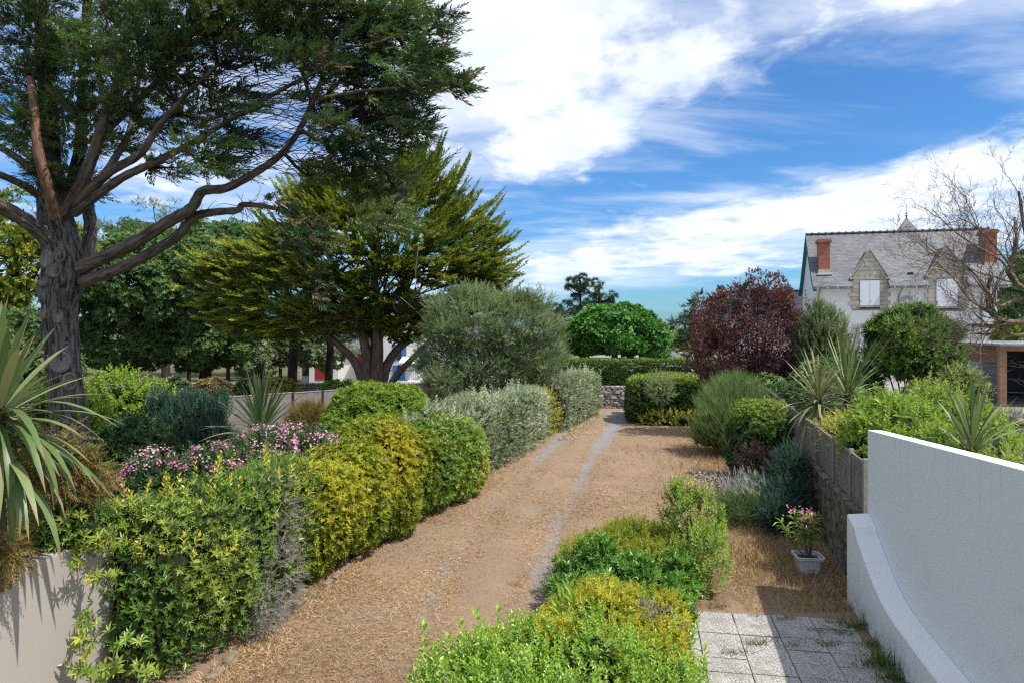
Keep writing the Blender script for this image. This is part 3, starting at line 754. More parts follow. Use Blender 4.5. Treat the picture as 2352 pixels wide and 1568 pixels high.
# teal boarded verge
for (d0, z0), (d1, z1) in [((RD, ZR), (BD, ZK)), ((BD, ZK), (-.55, ZE + .03)), ((RD, ZR), (DEP - BD, ZK)), ((DEP - BD, ZK), (DEP + .55, ZE + .03))]:
    m = MB(); m.prism([(rL - .02, d0, z0 - .10), (sL - .01, d0, z0 - .10), (sL - .01, d1, z1 - .10), (rL - .02, d1, z1 - .10)], (0, 0, -.16)); m.build('bargeboard', MATS['teal_paint'], ho)
# ridge tiles, one by one
nt = 26; L = (rR - rL) / nt
m = MB()
ring = [(0.0 + .11 * math.cos(a), .09 * math.sin(a)) for a in np.linspace(0, PI, 7)]
m.prism([(0, y, z) for y, z in ring], (L * .97, 0, 0)); ring2 = [(.14 * math.cos(a), .125 * math.sin(a)) for a in np.linspace(0, PI, 7)]
m.prism([(L * .9, y, z) for y, z in ring2], (.09, 0, 0))
t0 = m.build('ridge_tile', MATS['ridge_clay'], ho); t0.location = (rL, RD, ZR - .03)
for i in range(1, nt):
    o = t0.copy(); COL.objects.link(o); o.parent = ho; o.location = (rL + i * L, RD, ZR - .03)
# dormers of granite blocks
def block(parent, poly, d0, d1, mat, gap=0.007, name='stone_block'):
    c = np.mean(poly, 0); q = []
    for x, z in poly:
        v = np.array([x, z]) - c; l = np.abs(v); q.append(c + v * np.where(l > gap * 2, (l - gap) / np.maximum(l, 1e-6), .5))
    m = MB(); m.prism([(x, d0, z) for x, z in q], (0, d1 - d0, 0))
    return m.build(name, MATS[mat], parent)
def shutters(win, x0, x1, z0, z1, d):
    n = 2; w = (x1 - x0) / n
    for i in range(n):
        m = MB(); m.box((x0 + i * w + .008, d, z0), (x0 + (i + 1) * w - .008, d + .03, z1))
        sh = m.build('shutter', MATS['pale_paint'], win)
        m = MB(); m.box((x0 + i * w + .02, d - .025, z0 + .2), (x0 + i * w + .06, d - .016, z0 + .26)); m.build('hinge', MATS['dark_metal'], ho)
def dormer(xc, hw, zs, ze, ztop, zapex):
    bw = hw + .38
    m = MB()
    m.prism([(xc - bw, -.06, zs - .25), (xc + bw, -.06, zs - .25), (xc + bw, -.06, ztop), (xc, -.06, zapex - .02), (xc - bw, -.06, ztop)], (0, .12, 0))
    dm = m.build('dormer', MATS['mortar'], ho)
    m = MB()                                        # cheeks and the little slate roof running back into the slope
    ew = bw + .12
    zb = lambda z: BD + (z - ZK) / (ZR - ZK) * (RD - BD)
    for sg in (-1, 1):
        m.prism([(xc + sg * ew, -.02, ztop - .05), (xc, -.02, zapex), (xc, zb(zapex), zapex), (xc + sg * ew, zb(ztop) + .1, ztop - .05)], (0, 0, -.08))
    rf = uvproj(m.build('dormer_roof', MATS['slate'], ho))
    m = MB()
    for sg in (-1, 1):
        m.prism([(xc + sg * (bw - .02), .07, ZE - .2), (xc + sg * (bw - .02), .07, ztop), (xc + sg * (bw - .02), 1.2, ztop)], (-sg * .1, 0, 0))
    m.build('dormer_cheek', MATS['house_render'], ho)
    for sg in (-1, 1):                               # stone coping on the gable and kneelers
        m = MB(); m.prism([(xc + sg * (ew + .03), -.14, ztop - .02), (xc, -.14, zapex + .10), (xc, -.14, zapex + .02), (xc + sg * (ew - .07), -.14, ztop - .02)], (0, .24, 0)); m.build('gable_coping', MATS['granite'], dm)
        m = MB(); m.box((xc + sg * (bw + .02) - .13, -.15, ztop - .14), (xc + sg * (bw + .02) + .13, .12, ztop - .025)); m.build('kneeler', MATS['granite'], dm)
    z = ze + .02; row = 0                            # gable courses
    while z < zapex - .12:
        h = min(.26, zapex - z)
        def half(zz): return bw if zz <= ztop else bw * max(0.0, (zapex - zz) / (zapex - ztop))
        a0, a1 = half(z), half(z + h)
        nb = max(1, int(round(2 * a0 / .62))); off = .5 if row % 2 else 0
        cuts = [-a0] + sorted(x for x in [(-a0 + (i + off) * 2 * a0 / nb) for i in range(nb + 1)] if -a0 + .15 < x < a0 - .15) + [a0]
        for c0, c1 in zip(cuts[:-1], cuts[1:]):
            t0_, t1_ = max(c0, -a1), min(c1, a1)
            if c0 == -a0: t0_ = -a1
            if c1 == a0: t1_ = a1
            poly = [(xc + c0, z), (xc + c1, z), (xc + max(t1_, t0_ + .001), z + h), (xc + t0_, z + h)]
            if t1_ <= t0_ + .01: poly = [(xc + c0, z), (xc + c1, z), (xc + (t0_ + t1_) / 2, z + h)]
            block(dm, poly, -.09 - random.uniform(0, .012), -.058, random.choice(['granite', 'granite', 'granite_dark']))
        z += h; row += 1
    z = zs - .22; k = 0
    while z < ze:                                    # jamb quoins, long and short
        h = min(.245, ze + .02 - z); w = (.40, .56)[k % 2]
        for sg in (-1, 1):
            block(dm, sorted([(xc + sg * hw, z), (xc + sg * (hw + w), z)]) [0:1] + [max((xc + sg * hw, z), (xc + sg * (hw + w), z)), max((xc + sg * hw, z + h), (xc + sg * (hw + w), z + h)), min((xc + sg * hw, z + h), (xc + sg * (hw + w), z + h))], -.09 - random.uniform(0, .012), -.058, random.choice(['granite', 'granite_dark']))
        z += h; k += 1
    m = MB(); m.box((xc - hw, -.075, zs), (xc + hw, -.063, ze)); win = m.build('window', MATS['dark_metal'], ho)
    m = MB(); m.box((xc - hw - .06, -.16, zs - .09), (xc + hw + .06, -.07, zs - .005)); m.build('sill', MATS['granite'], win)
    shutters(win, xc - hw + .01, xc + hw - .01, zs + .01, ze - .02, -.115)
    return dm
dormer(hs(1997), .54, 5.35 - ZB, 6.83 - ZB, 7.02 - ZB, 8.58 - ZB)
s2 = hs(2174); dormer(s2, .56, hz(704, s2), hz(640, s2), hz(632, s2), hz(566, s2))
# ground floor windows with stone surrounds
for px in (1997, 2176):
    xc = hs(px); hw, zs, ze = .56, .9, 4.03 - ZB
    m = MB(); m.box((xc - hw, -.03, zs), (xc + hw, -.02, ze)); win = m.build('window', MATS['dark_metal'], ho)
    shutters(win, xc - hw + .01, xc + hw - .01, zs + .01, ze - .02, -.075)
    z = zs; k = 0
    while z < ze:
        h = min(.27, ze - z); w = (.27, .46)[k % 2]
        for sg in (-1, 1):
            x0, x1 = sorted((xc + sg * hw, xc + sg * (hw + w))); block(win, [(x0, z), (x1, z), (x1, z + h), (x0, z + h)], -.06, -.002, random.choice(['granite', 'granite_dark']))
        z += h; k += 1
    block(win, [(xc - hw - .3, ze), (xc + hw + .3, ze), (xc + hw + .3, ze + .24), (xc - hw - .3, ze + .24)], -.07, -.002, 'granite')
# gutters with brackets, downpipes
d1_, d2_ = hs(1997), hs(2174)
for g0, g1 in ((rL, d1_ - .98), (d1_ + .98, d2_ - 1.0), (d2_ + 1.0, rR)):
    m = MB(); ring = [(-.58 + .075 * math.cos(a), ZE - .045 + .07 * math.sin(a)) for a in np.linspace(PI, 2 * PI, 7)]
    m.prism([(g0, y, z) for y, z in ring], (g1 - g0, 0, 0)); gt = m.build('gutter', MATS['zinc'], ho)
    x = g0 + .2
    while x < g1:
        m = MB(); m.box((x, -.668, ZE - .10), (x + .035, -.655, ZE + .0)); m.build('bracket', MATS['pale_paint'], gt); x += .55
    m = MB(); m.box((g0 + .02, -.5, ZE - .12), (g1 - .02, -.004, ZE - .095)); m.build('soffit', MATS['pale_paint'], ho)
for px, z0 in ((1879, 0.0), (2064, 0.0), (2254, 0)):
    s = hs(px); tb = Tube(); tb.add(np.array([(s + .08, -.5, ZE - .1), (s + .05, -.3, ZE - .25), (s, -.07, ZE - .5), (s, -.07, ZE - 2), (s, -.07, z0)]), .045, 8)
    V = np.concatenate(tb.V); me = trimesh('downpipe', V, np.concatenate(tb.T), smooth=True); meshobj('downpipe', me, MATS['zinc'], ho)
# chimneys
def chimney(s, w, dp, d, z0, z1):
    m = MB(); m.box((s - w / 2, d, z0 + .25), (s + w / 2, d + dp, z1 - .26)); ch = uvproj(m.build('chimney', MATS['brick'], ho))
    for k, (g, a, b) in enumerate(((.05, .25, .17), (.10, .168, .08), (.06, .078, 0.0))):
        m = MB(); m.box((s - w / 2 - g, d - g, z1 - a), (s + w / 2 + g, d + dp + g, z1 - b)); uvproj(m.build('brick_cap', MATS['brick'], ch))
    m = MB(); m.box((s - w / 2 - .03, d - .03, z0 - .4), (s + w / 2 + .03, d + dp + .03, z0 + .248)); m.build('stone_base', MATS['granite'], ch)
    m = MB(); m.box((s - w / 2 - .12, d - .2, z0 - .10), (s + w / 2 + .12, d - .032, z0 - .03)); m.build('flashing', MATS['pale_paint'], ch)
s = hs(1893, .6); chimney(s, .62, .75, .5, 7.32 - ZB, hz(550, s, .6))
s = hs(2270, 1.2); chimney(s, .62, 1.0, .8, 7.55 - ZB, hz(528, s, 1.0))
# turret roof with finial behind the ridge
s = hs(2082, 4.2); zt = hz(498, s, 4.2); zb_ = ZR - .6
m = MB(); bw = .95
m.poly([(s - bw, 4.2 - bw, zb_), (s + bw, 4.2 - bw, zb_), (s + bw, 4.2 + bw, zb_), (s - bw, 4.2 + bw, zb_), (s - .09, 4.2 - .09, zt - .2), (s + .09, 4.2 - .09, zt - .2), (s + .09, 4.2 + .09, zt - .2), (s - .09, 4.2 + .09, zt - .2), (s, 4.2, zt)],
       [(0, 1, 5, 4), (1, 2, 6, 5), (2, 3, 7, 6), (3, 0, 4, 7), (4, 5, 8), (5, 6, 8), (6, 7, 8), (7, 4, 8)])
tr = uvproj(m.build('turret_roof', MATS['slate'], ho))
m = MB(); m.box((s - bw + .05, 4.2 - bw + .05, zb_ - 2.0), (s + bw - .05, 4.2 + bw - .05, zb_ - .002)); m.build('turret_wall', MATS['house_render'], ho)
V, T = [], []
tb = Tube(); zz_ = np.array([-.1, .02, .06, .1, .14, .2, .24, .28, .5, .85]); rr = np.array([.05, .05, .1, .05, .03, .07, .07, .025, .015, .006])
tb.add(np.array([(s, 4.2, zt + z) for z in zz_]), rr, 8)
me = trimesh('finial', np.concatenate(tb.V), np.concatenate(tb.T), smooth=True); meshobj('finial', me, MATS['zinc'], tr)
# niche with a small pale statue
s = hs(2083); zn = hz(690, s)
m = MB()
for a in np.linspace(0, PI, 8)[:-1]:
    b = a + PI / 7; m.prism([(s + .14 * math.cos(a), -.09, zn + .14 * math.sin(a)), (s + .30 * math.cos(a), -.09, zn + .27 * math.sin(a)), (s + .30 * math.cos(b), -.09, zn + .27 * math.sin(b)), (s + .14 * math.cos(b), -.09, zn + .14 * math.sin(b))], (0, .088, 0))
ni = m.build('niche', MATS['granite'], ho)
tb = Tube(); tb.add(np.array([(s, -.06, zn + z) for z in (-.62, -.58, -.4, -.2, -.1, -.06, 0, .06, .1)]), (.10, .11, .09, .10, .05, .04, .06, .05, .01), 8)
me = trimesh('statue', np.concatenate(tb.V), np.concatenate(tb.T), smooth=True); meshobj('statue', me, MATS['awning'], ni)
m = MB(); m.box((s - .18, -.16, zn - .70), (s + .18, -.002, zn - .625)); m.build('ledge', MATS['granite'], ni)
s = hs(2092, .3); m = MB(); zv = hz(655, s, .3) + .6
m.box((s - .14, .28, ZK - .05), (s + .14, .42, ZK + .06)); m.build('roof_vent', MATS['dark_metal'], ho)
# lower slate-roofed wing to the left
an = thing('slate_annex', (16.6, 50, ZB), 'low wing with slate roof coloured dark for shade behind the purple plum tree', 'building', None, -HA)
m = MB(); m.box((-1.6, 0, -.1), (5.2, 5, 3.6)); m.build('wall', MATS['house_render'], an)
m = MB(); zr_ = H + (YH - 668) / F * 51.5 - ZB
m.prism([(-2.0, -.4, 3.4), (5.3, -.4, 3.4), (5.3, 2.5, zr_), (-2.0, 2.5, zr_)], (0, 0, -.1)); m.prism([(-2.0, 5.4, 3.4), (5.3, 5.4, 3.4), (5.3, 2.5, zr_ - .001), (-2.0, 2.5, zr_ - .001)], (0, 0, -.1)); uvproj(m.build('roof', MATS['shaded_slate'], an))
m = MB(); m.prism([(-1.59, 0.1, 3.4), (-1.59, 4.9, 3.4), (-1.59, 2.5, zr_ - .2)], (.2, 0, 0)); m.build('gable', MATS['house_render'], an)
m = MB(); m.box((-2.0, 2.38, zr_ + .001), (5.3, 2.62, zr_ + .07)); m.build('ridge', MATS['ridge_clay'], an)

# ------------------------------------------------------------------ timber carport
cp_ = thing('carport', (17.9, 26.25, 1.2), 'flat-roofed timber carport with dark open front beside the house', 'carport', None, -AX)
m = MB(); m.box((-.12, -.12, -.02), (.12, .12, 2.0)); m.build('post', MATS['post_wood'], cp_, .01)
m = MB(); m.box((5.0, -.12, -.02), (5.24, .12, 2.0)); m.build('post', MATS['post_wood'], cp_, .01)
m = MB(); m.box((-.14, -.15, 2.001), (5.4, .12, 2.18)); m.build('beam', MATS['post_wood'], cp_, .01)
m = MB(); m.box((-.25, -.5, 2.185), (5.6, 7.0, 2.26)); m.build('roof', MATS['zinc'], cp_)
for k in range(5):
    m = MB(); z = 1.53 + k * .128; m.box((-.045, .125, z), (-.01, 6.6, z + .12)); m.build('cladding_board', MATS['cedar_wood'], cp_)
m = MB(); m.box((0.02, .13, 0), (.08, 6.6, 1.52)); m.build('side_wall', MATS['blue_grey_paint'], cp_)
for k in range(9):
    y = .3 + k * .155; m = MB(); m.box((-.01, y, .02), (.018, y + .145, 1.5)); m.build('side_board', MATS['blue_grey_paint'], cp_)
m = MB(); m.box((-.02, 1.75, 1.42), (.018, 6.5, 1.52)); m.box((-.02, 1.72, 0), (.018, 1.80, 1.42)); lf = m.build('louvre_frame', MATS['grey_paint'], cp_)
for k in range(11):
    z = .06 + k * .122; m = MB(); m.prism([(-.012, 1.82, z), (.016, 1.82, z + .03), (.016, 1.82, z + .11), (-.012, 1.82, z + .08)], (0, 4.6, 0)); m.build('slat', MATS['grey_paint'], lf)
m = MB(); m.box((.1, 6.4, 0), (5.2, 6.5, 2.1)); m.box((5.1, .2, 0), (5.2, 6.4, 2.1)); m.build('back_wall', MATS['blue_grey_paint'], cp_)

# ------------------------------------------------------------------ white houses in the background
def gable_house(name, label, loc, rz, L, D, hw, hr, roofmat='slate', wallmat='white_render'):
    t = thing(name, loc, label, 'house', None, rz)
    m = MB(); m.prism([(0, 0, -.2), (0, D, -.2), (0, D, hw), (0, D / 2, hr), (0, 0, hw)], (L, 0, 0)); m.build('wall', MATS[wallmat], t)
    m = MB()
    for y0, sg in ((-.3, 1), (D + .3, -1)):
        zlow = hw - .3 * (hr - hw) / (D / 2)
        m.prism([(-.3, y0, zlow + .03), (L + .3, y0, zlow + .03), (L + .3, D / 2, hr + .03), (-.3, D / 2, hr + .03)], (0, 0, .1))
    uvproj(m.build('roof', MATS[roofmat], t))
    return t
def opening(t, x0, x1, z0, z1, mat, name='door', d=-.05):
    m = MB(); m.box((x0, d, z0), (x1, d + .045, z1)); return m.build(name, MATS[mat], t)
q = P(690, 897, 52); h1 = gable_house('white_cottage', 'low white cottage with red doors seen between the tree trunks', (q[0], 52, .2), math.radians(4), 7.0, 5, 2.4, 4.6)
opening(h1, 1.45, 2.25, .3, 1.55, 'red_paint', 'shutter'); opening(h1, .15, .6, .45, 1.5, 'dark_metal', 'window'); opening(h1, 4.1, 4.5, 0, 2.0, 'red_paint', 'door'); opening(h1, 4.55, 5.3, .5, 1.7, 'dark_metal', 'window')
opening(h1, 5.8, 6.4, 0, 2.0, 'red_paint', 'door')
m = MB(); m.prism([(1.0, -1.8, -.2), (3.0, -1.8, -.2), (3.0, -1.8, 2.0), (2.0, -1.8, 3.0), (1.0, -1.8, 2.0)], (0, 1.795, 0)); m.build('porch', MATS['white_render'], h1)
opening(h1, 1.45, 2.25, .3, 1.55, 'red_paint', 'porch_door', -1.85)
q = P(872, 895, 50); h2 = gable_house('blue_shuttered_house', 'white two-storey house with blue shutters behind the golden cypress', (q[0], 50, .2), math.radians(-3), 9.0, 7, 4.6, 6.2)
def wx(px): return (px - 872) / F * 50
def wz(py): return H - (py - YH) / F * 50 - .2
opening(h2, wx(903), wx(912), wz(826), wz(790), 'blue_paint', 'shutter'); opening(h2, wx(912), wx(923), wz(826), wz(790), 'dark_metal', 'window', -.04); opening(h2, wx(923), wx(934), wz(826), wz(790), 'blue_paint', 'shutter')
opening(h2, wx(903), wx(914), wz(872), wz(838), 'blue_paint', 'shutter'); opening(h2, wx(914), wx(920), wz(872), wz(838), 'dark_metal', 'door', -.04); opening(h2, wx(920), wx(931), wz(872), wz(838), 'blue_paint', 'shutter')
opening(h2, wx(880), wx(888), wz(872), wz(842), 'blue_paint', 'shutter'); opening(h2, wx(960), wx(985), wz(825), wz(795), 'blue_paint', 'shutter')
m = MB(); m.prism([(wx(925), -.06, wz(818)), (wx(925), -1.3, wz(830)), (wx(925), -1.3, wz(833)), (wx(925), -.06, wz(822))], (wx(965) - wx(925), 0, 0)); m.build('awning', MATS['awning'], h2)
m = MB(); m.box((wx(895), -1.5, wz(876)), (wx(968), -.06, wz(872))); m.build('balcony', MATS['white_render'], h2)
rl = MB(); rl.box((wx(895), -1.5, wz(848)), (wx(968), -1.45, wz(846))); ra = rl.build('railing', MATS['blue_paint'], h2)
for k in range(17):
    x = wx(895) + k * (wx(968) - wx(895)) / 16; m = MB(); m.box((x - .015, -1.49, wz(872)), (x + .015, -1.46, wz(848) - .002)); m.build('baluster', MATS['blue_paint'], ra)
q = P(1240, 835, 56); h3 = gable_house('slate_cottage', 'grey slate-roofed cottage with white gable behind the olive tree', (q[0] - 1, 56, .2), math.radians(-30), 4.6, 6.5, 2.0, 4.2)
m = MB(); m.box((3.6, 2.9, 3.6), (4.2, 3.6, 5.35)); ch = m.build('chimney', MATS['white_render'], h3); m = MB(); m.box((3.45, 2.75, 5.351), (4.35, 3.75, 5.5)); m.build('cap', MATS['granite'], ch)
q = P(1330, 828, 47); h4 = thing('flat_roofed_building', (q[0], 47, .2), 'low pale building with shallow grey roof behind the mulberry tree', 'building', None, math.radians(2))
m = MB(); m.box((0, 0, -.2), (5.6, 4, 1.95)); m.build('wall', MATS['white_render'], h4)
m = MB(); m.box((-.2, -.25, 1.951), (5.9, 4, 2.06)); m.build('fascia', MATS['pale_paint'], h4)
m = MB(); m.poly([(-.2, -.25, 2.063), (7.6, -.25, 1.55), (6.2, 2, 2.6), (0.5, 2, 2.62), (-.2, 4.2, 2.063), (7.6, 4.2, 1.55)], [(0, 1, 2, 3), (3, 2, 5, 4), (1, 5, 2), (0, 3, 4)]); uvproj(m.build('roof', MATS['slate'], h4))
an_ = thing('tv_antenna', P(1510, 800, 52), 'thin television antenna on a mast against the sky', 'antenna')
o3 = org(an_); q = P(1510, 722, 52) - o3
mm = MB(); mm.box((-.02, -.02, -1.0), (.02, .02, q[2])); mm.build('mast', MATS['zinc'], an_)
mm = MB(); mm.box((-.48, -.014, q[2] - .03), (.02, .014, q[2] - .002)); mm.build('boom', MATS['zinc'], an_)
for k in range(5):
    mm = MB(); mm.box((-.45 + k * .1, -.25, q[2]), (-.435 + k * .1, .25, q[2] + .014)); mm.build('element', MATS['zinc'], an_)

# ------------------------------------------------------------------ white planter pot
po = thing('planter_pot', (4.84, 11.75, 0.0), 'square white plastic pot on the shaded grass by the white wall', 'pot', None, -0.1)
V, Fs = [], []
def rrect(a, z, r=.05):
    pts = []
    for cx_, cy_, a0 in ((a - r, a - r, 0), (-a + r, a - r, 90), (-a + r, -a + r, 180), (a - r, -a + r, 270)):
        for k in range(4): th = math.radians(a0 + 30 * k); pts.append((cx_ + r * math.cos(th), cy_ + r * math.sin(th), z))
    return pts
rings = [rrect(.145, 0.012), rrect(.15, .03), rrect(.185, .27), rrect(.215, .275), rrect(.22, .315), rrect(.195, .318), rrect(.18, .22)]
for r_ in rings: V += r_
for i in range(len(rings) - 1):
    for k in range(16): Fs.append((i * 16 + k, i * 16 + (k + 1) % 16, (i + 1) * 16 + (k + 1) % 16, (i + 1) * 16 + k))
Fs.append(tuple(range(15, -1, -1))); meshobj('pot_body', pymesh('pot_body', V, Fs), MATS['pot'], po)
for k in range(3):
    for i in range(3):
        m = MB(); z = .06 + k * .065; wv = .15 + .035 * z / .27; m.box((-.10 + i * .07, -wv - .012, z), (-.10 + i * .07 + .055, -wv + .004, z + .045)); m.build('relief_brick', MATS['pot'], po)
meshobj('soil', pymesh('soil', rrect(.182, .25), [tuple(range(16))]), MATS['pot_soil'], po)
# ------------------------------------------------------------------ foliage materials
leafmat('lf_pitto', [(0.03, 0.075, 0.014), (0.075, 0.15, 0.024), (0.15, 0.235, 0.038), (0.27, 0.32, 0.06)], (0.42, 0.35, 0.035), 0.38, 0.5, 0.22)
leafmat('lf_yellow', [(0.07, 0.12, 0.014), (0.16, 0.21, 0.022), (0.27, 0.28, 0.028), (0.39, 0.36, 0.034)], (0.52, 0.40, 0.025))
leafmat('lf_green', [(0.03, 0.07, 0.012), (0.075, 0.15, 0.022), (0.13, 0.23, 0.03), (0.20, 0.30, 0.045)], (0.25, 0.33, 0.05))
leafmat('lf_dark', [(0.010, 0.028, 0.012), (0.022, 0.055, 0.020), (0.04, 0.085, 0.03)], (0.06, 0.12, 0.04))
leafmat('lf_privet', [(0.03, 0.085, 0.014), (0.07, 0.17, 0.022), (0.115, 0.24, 0.03), (0.19, 0.31, 0.05)], (0.26, 0.37, 0.05), 0.35, 0.5)
leafmat('lf_silver', [(0.06, 0.085, 0.045), (0.15, 0.19, 0.12), (0.26, 0.30, 0.215), (0.40, 0.43, 0.34)], (0.45, 0.46, 0.36), 0.6, 0.3)
leafmat('lf_olive', [(0.06, 0.09, 0.04), (0.12, 0.165, 0.08), (0.20, 0.25, 0.14), (0.30, 0.34, 0.215)], None, 0.55, 0.3)
leafmat('lf_oak', [(0.028, 0.06, 0.02), (0.055, 0.11, 0.032), (0.095, 0.17, 0.05), (0.15, 0.23, 0.085)], None, 0.45, 0.4)
leafmat('lf_ash', [(0.04, 0.07, 0.03), (0.09, 0.13, 0.05), (0.16, 0.2, 0.09)], None)
leafmat('lf_mulb', [(0.02, 0.07, 0.012), (0.045, 0.14, 0.022), (0.08, 0.22, 0.035), (0.15, 0.30, 0.06)], None)
leafmat('lf_plum', [(0.026, 0.014, 0.02), (0.06, 0.024, 0.038), (0.115, 0.05, 0.07), (0.24, 0.155, 0.185)], (0.13, 0.055, 0.055), 0.4, 0.45)
leafmat('lf_cypress', [(0.03, 0.055, 0.028), (0.055, 0.10, 0.045), (0.095, 0.155, 0.06), (0.15, 0.205, 0.085)], None, 0.7, 0.2, 0.18)
leafmat('lf_brown', [(0.09, 0.065, 0.04), (0.15, 0.11, 0.065), (0.2, 0.15, 0.09)], None, 0.8, 0.1, 0.2)
def m_gold():
    m, t, b, o = newmat('lf_gold')
    r = t.new('ShaderNodeAttribute', attribute_name='rnd').outputs['Fac']; tp = t.new('ShaderNodeAttribute', attribute_name='tip').outputs['Fac']
    c1 = t.ramp(r, [(0, (0.045, 0.10, 0.02)), (0.5, (0.09, 0.17, 0.028)), (1, (0.15, 0.24, 0.036))])
    c2 = t.ramp(r, [(0, (0.19, 0.26, 0.03)), (0.5, (0.37, 0.38, 0.035)), (1, (0.54, 0.48, 0.045))])
    c = t.mix(t.smooth(tp, 0.1, 0.75), c1, c2)
    t.l.new(c, b.inputs['Base Color']); b.inputs['Roughness'].default_value = 0.65; b.inputs['Specular IOR Level'].default_value = 0.2
    tr = t.new('ShaderNodeBsdfTranslucent'); t.l.new(c, tr.inputs[0]); mx = t.new('ShaderNodeMixShader'); mx.inputs[0].default_value = .33
    t.l.new(b.outputs[0], mx.inputs[1]); t.l.new(tr.outputs[0], mx.inputs[2]); t.l.new(mx.outputs[0], o.inputs[0])
m_gold()
leafmat('lf_pine', [(0.02, 0.042, 0.022), (0.04, 0.08, 0.034), (0.07, 0.12, 0.045)], None, 0.6, 0.25, 0.1)
leafmat('lf_cedar', [(0.03, 0.055, 0.025), (0.06, 0.09, 0.035), (0.12, 0.14, 0.05)], None, 0.6, 0.2, 0.1)
leafmat('lf_broom', [(0.05, 0.10, 0.035), (0.09, 0.165, 0.06), (0.14, 0.225, 0.085)], (0.20, 0.27, 0.10), 0.6, 0.2, 0.15)
leafmat('lf_straw', [(0.12, 0.075, 0.04), (0.24, 0.155, 0.085), (0.36, 0.25, 0.14), (0.48, 0.36, 0.22)], None, 0.8, 0.1, 0.2)
leafmat('lf_litter', [(0.16, 0.07, 0.025), (0.30, 0.17, 0.07), (0.45, 0.30, 0.14), (0.5, 0.42, 0.28)], None, 0.8, 0.1, 0.1)
leafmat('lf_pink', [(0.50, 0.11, 0.27), (0.62, 0.24, 0.42), (0.70, 0.44, 0.57), (0.80, 0.68, 0.74)], None, 0.6, 0.2, 0.3, 1.0)
leafmat('lf_hedge', [(0.018, 0.045, 0.012), (0.04, 0.085, 0.018), (0.075, 0.14, 0.026), (0.15, 0.22, 0.04)], (0.24, 0.31, 0.045), 0.4, 0.5, 0.2)
leafmat('lf_lav', [(0.20, 0.18, 0.26), (0.36, 0.34, 0.40), (0.52, 0.50, 0.52)], None, 0.8, 0.1, 0.1)
leafmat('lf_pale', [(0.5, 0.44, 0.36), (0.68, 0.62, 0.52), (0.8, 0.76, 0.66)], None, 0.8, 0.1, 0.2)
leafmat('lf_grey', [(0.11, 0.10, 0.085), (0.22, 0.205, 0.18), (0.36, 0.34, 0.31)], None, 0.8, 0.1, 0.1)
leafmat('lf_variegated', [(0.08, 0.14, 0.03), (0.22, 0.28, 0.07), (0.42, 0.44, 0.16)], (0.5, 0.42, 0.12))
leafmat('lf_seed', [(0.12, 0.075, 0.03), (0.20, 0.15, 0.05), (0.24, 0.21, 0.075), (0.30, 0.20, 0.09)], None, 0.8, 0.1, 0.2)
leafmat('lf_teucrium', [(0.02, 0.055, 0.04), (0.045, 0.10, 0.075), (0.09, 0.15, 0.11)], None, 0.6, 0.2, 0.15)
leafmat('lf_grass', [(0.05, 0.10, 0.025), (0.10, 0.17, 0.04), (0.24, 0.25, 0.09)], None, .5, .3, .2, .95)
def m_strap(name, stops):
    m, t, b, o = newmat(name)
    co = objco(t); oi = t.new('ShaderNodeObjectInfo')
    n = t.noise(t.mapping(co, (60, 1.2, 60)), 1.0, 3)
    f = t.math('ADD', t.math('MULTIPLY', oi.outputs['Random'], 0.75), t.math('MULTIPLY', n, 0.25))
    c = t.ramp(f, [(i / (len(stops) - 1), s) for i, s in enumerate(stops)])
    sg = t.new('ShaderNodeSeparateXYZ'); t.l.new(t.new('ShaderNodeTexCoord').outputs['Generated'], sg.inputs[0])
    c = t.mix(t.smooth(t.math('ADD', sg.outputs[1], t.math('MULTIPLY', t.noise(co, 9, 3), 0.16)), 0.97, 1.06), c, (0.22, 0.14, 0.07))
    c = t.mix(t.math('MULTIPLY', t.smooth(t.noise(t.mapping(co, (220, 2, 220)), 1.0, 3), 0.5, 0.7), 0.35), c, (0.34, 0.33, 0.2))
    t.l.new(c, b.inputs['Base Color']); b.inputs['Roughness'].default_value = 0.42; b.inputs['Specular IOR Level'].default_value = 0.4
    tr = t.new('ShaderNodeBsdfTranslucent'); t.l.new(c, tr.inputs[0]); mx = t.new('ShaderNodeMixShader'); mx.inputs[0].default_value = .2
    t.l.new(b.outputs[0], mx.inputs[1]); t.l.new(tr.outputs[0], mx.inputs[2]); t.l.new(mx.outputs[0], o.inputs[0])
m_strap('strap_green', [(0.045, 0.095, 0.025), (0.09, 0.155, 0.04), (0.16, 0.22, 0.075), (0.24, 0.28, 0.12), (0.30, 0.27, 0.12)])
m_strap('strap_pale', [(0.10, 0.15, 0.05), (0.19, 0.235, 0.09), (0.30, 0.31, 0.14), (0.40, 0.36, 0.19), (0.34, 0.23, 0.12)])
barkmat('bark_cypress', (0.02, 0.018, 0.017), (0.19, 0.17, 0.16), 10, 1.3, 1.0, 0.07)
barkmat('bark_limb', (0.05, 0.042, 0.038), (0.20, 0.165, 0.14), 9, 0.9, 0.8, 0.04)
barkmat('bark_red', (0.09, 0.05, 0.035), (0.25, 0.15, 0.10), 12, 1.0, 0.9, 0.04)
barkmat('bark_gold', (0.07, 0.05, 0.04), (0.23, 0.165, 0.125), 8, 0.8, 0.8, 0.05)
barkmat('bark_dark', (0.018, 0.015, 0.013), (0.06, 0.05, 0.042), 8, 1.0, 0.8, 0.04)
barkmat('bark_bare', (0.07, 0.055, 0.045), (0.20, 0.155, 0.115), 9, 2.5, 0.6, 0.02)
barkmat('bark_lichen', (0.08, 0.065, 0.05), (0.27, 0.19, 0.10), 5, 4, 0.6, 0.02)
plain('cut_wood', (0.19, 0.17, 0.16), 0.9, 0.35, 14, 0.1, 0, 0.5)

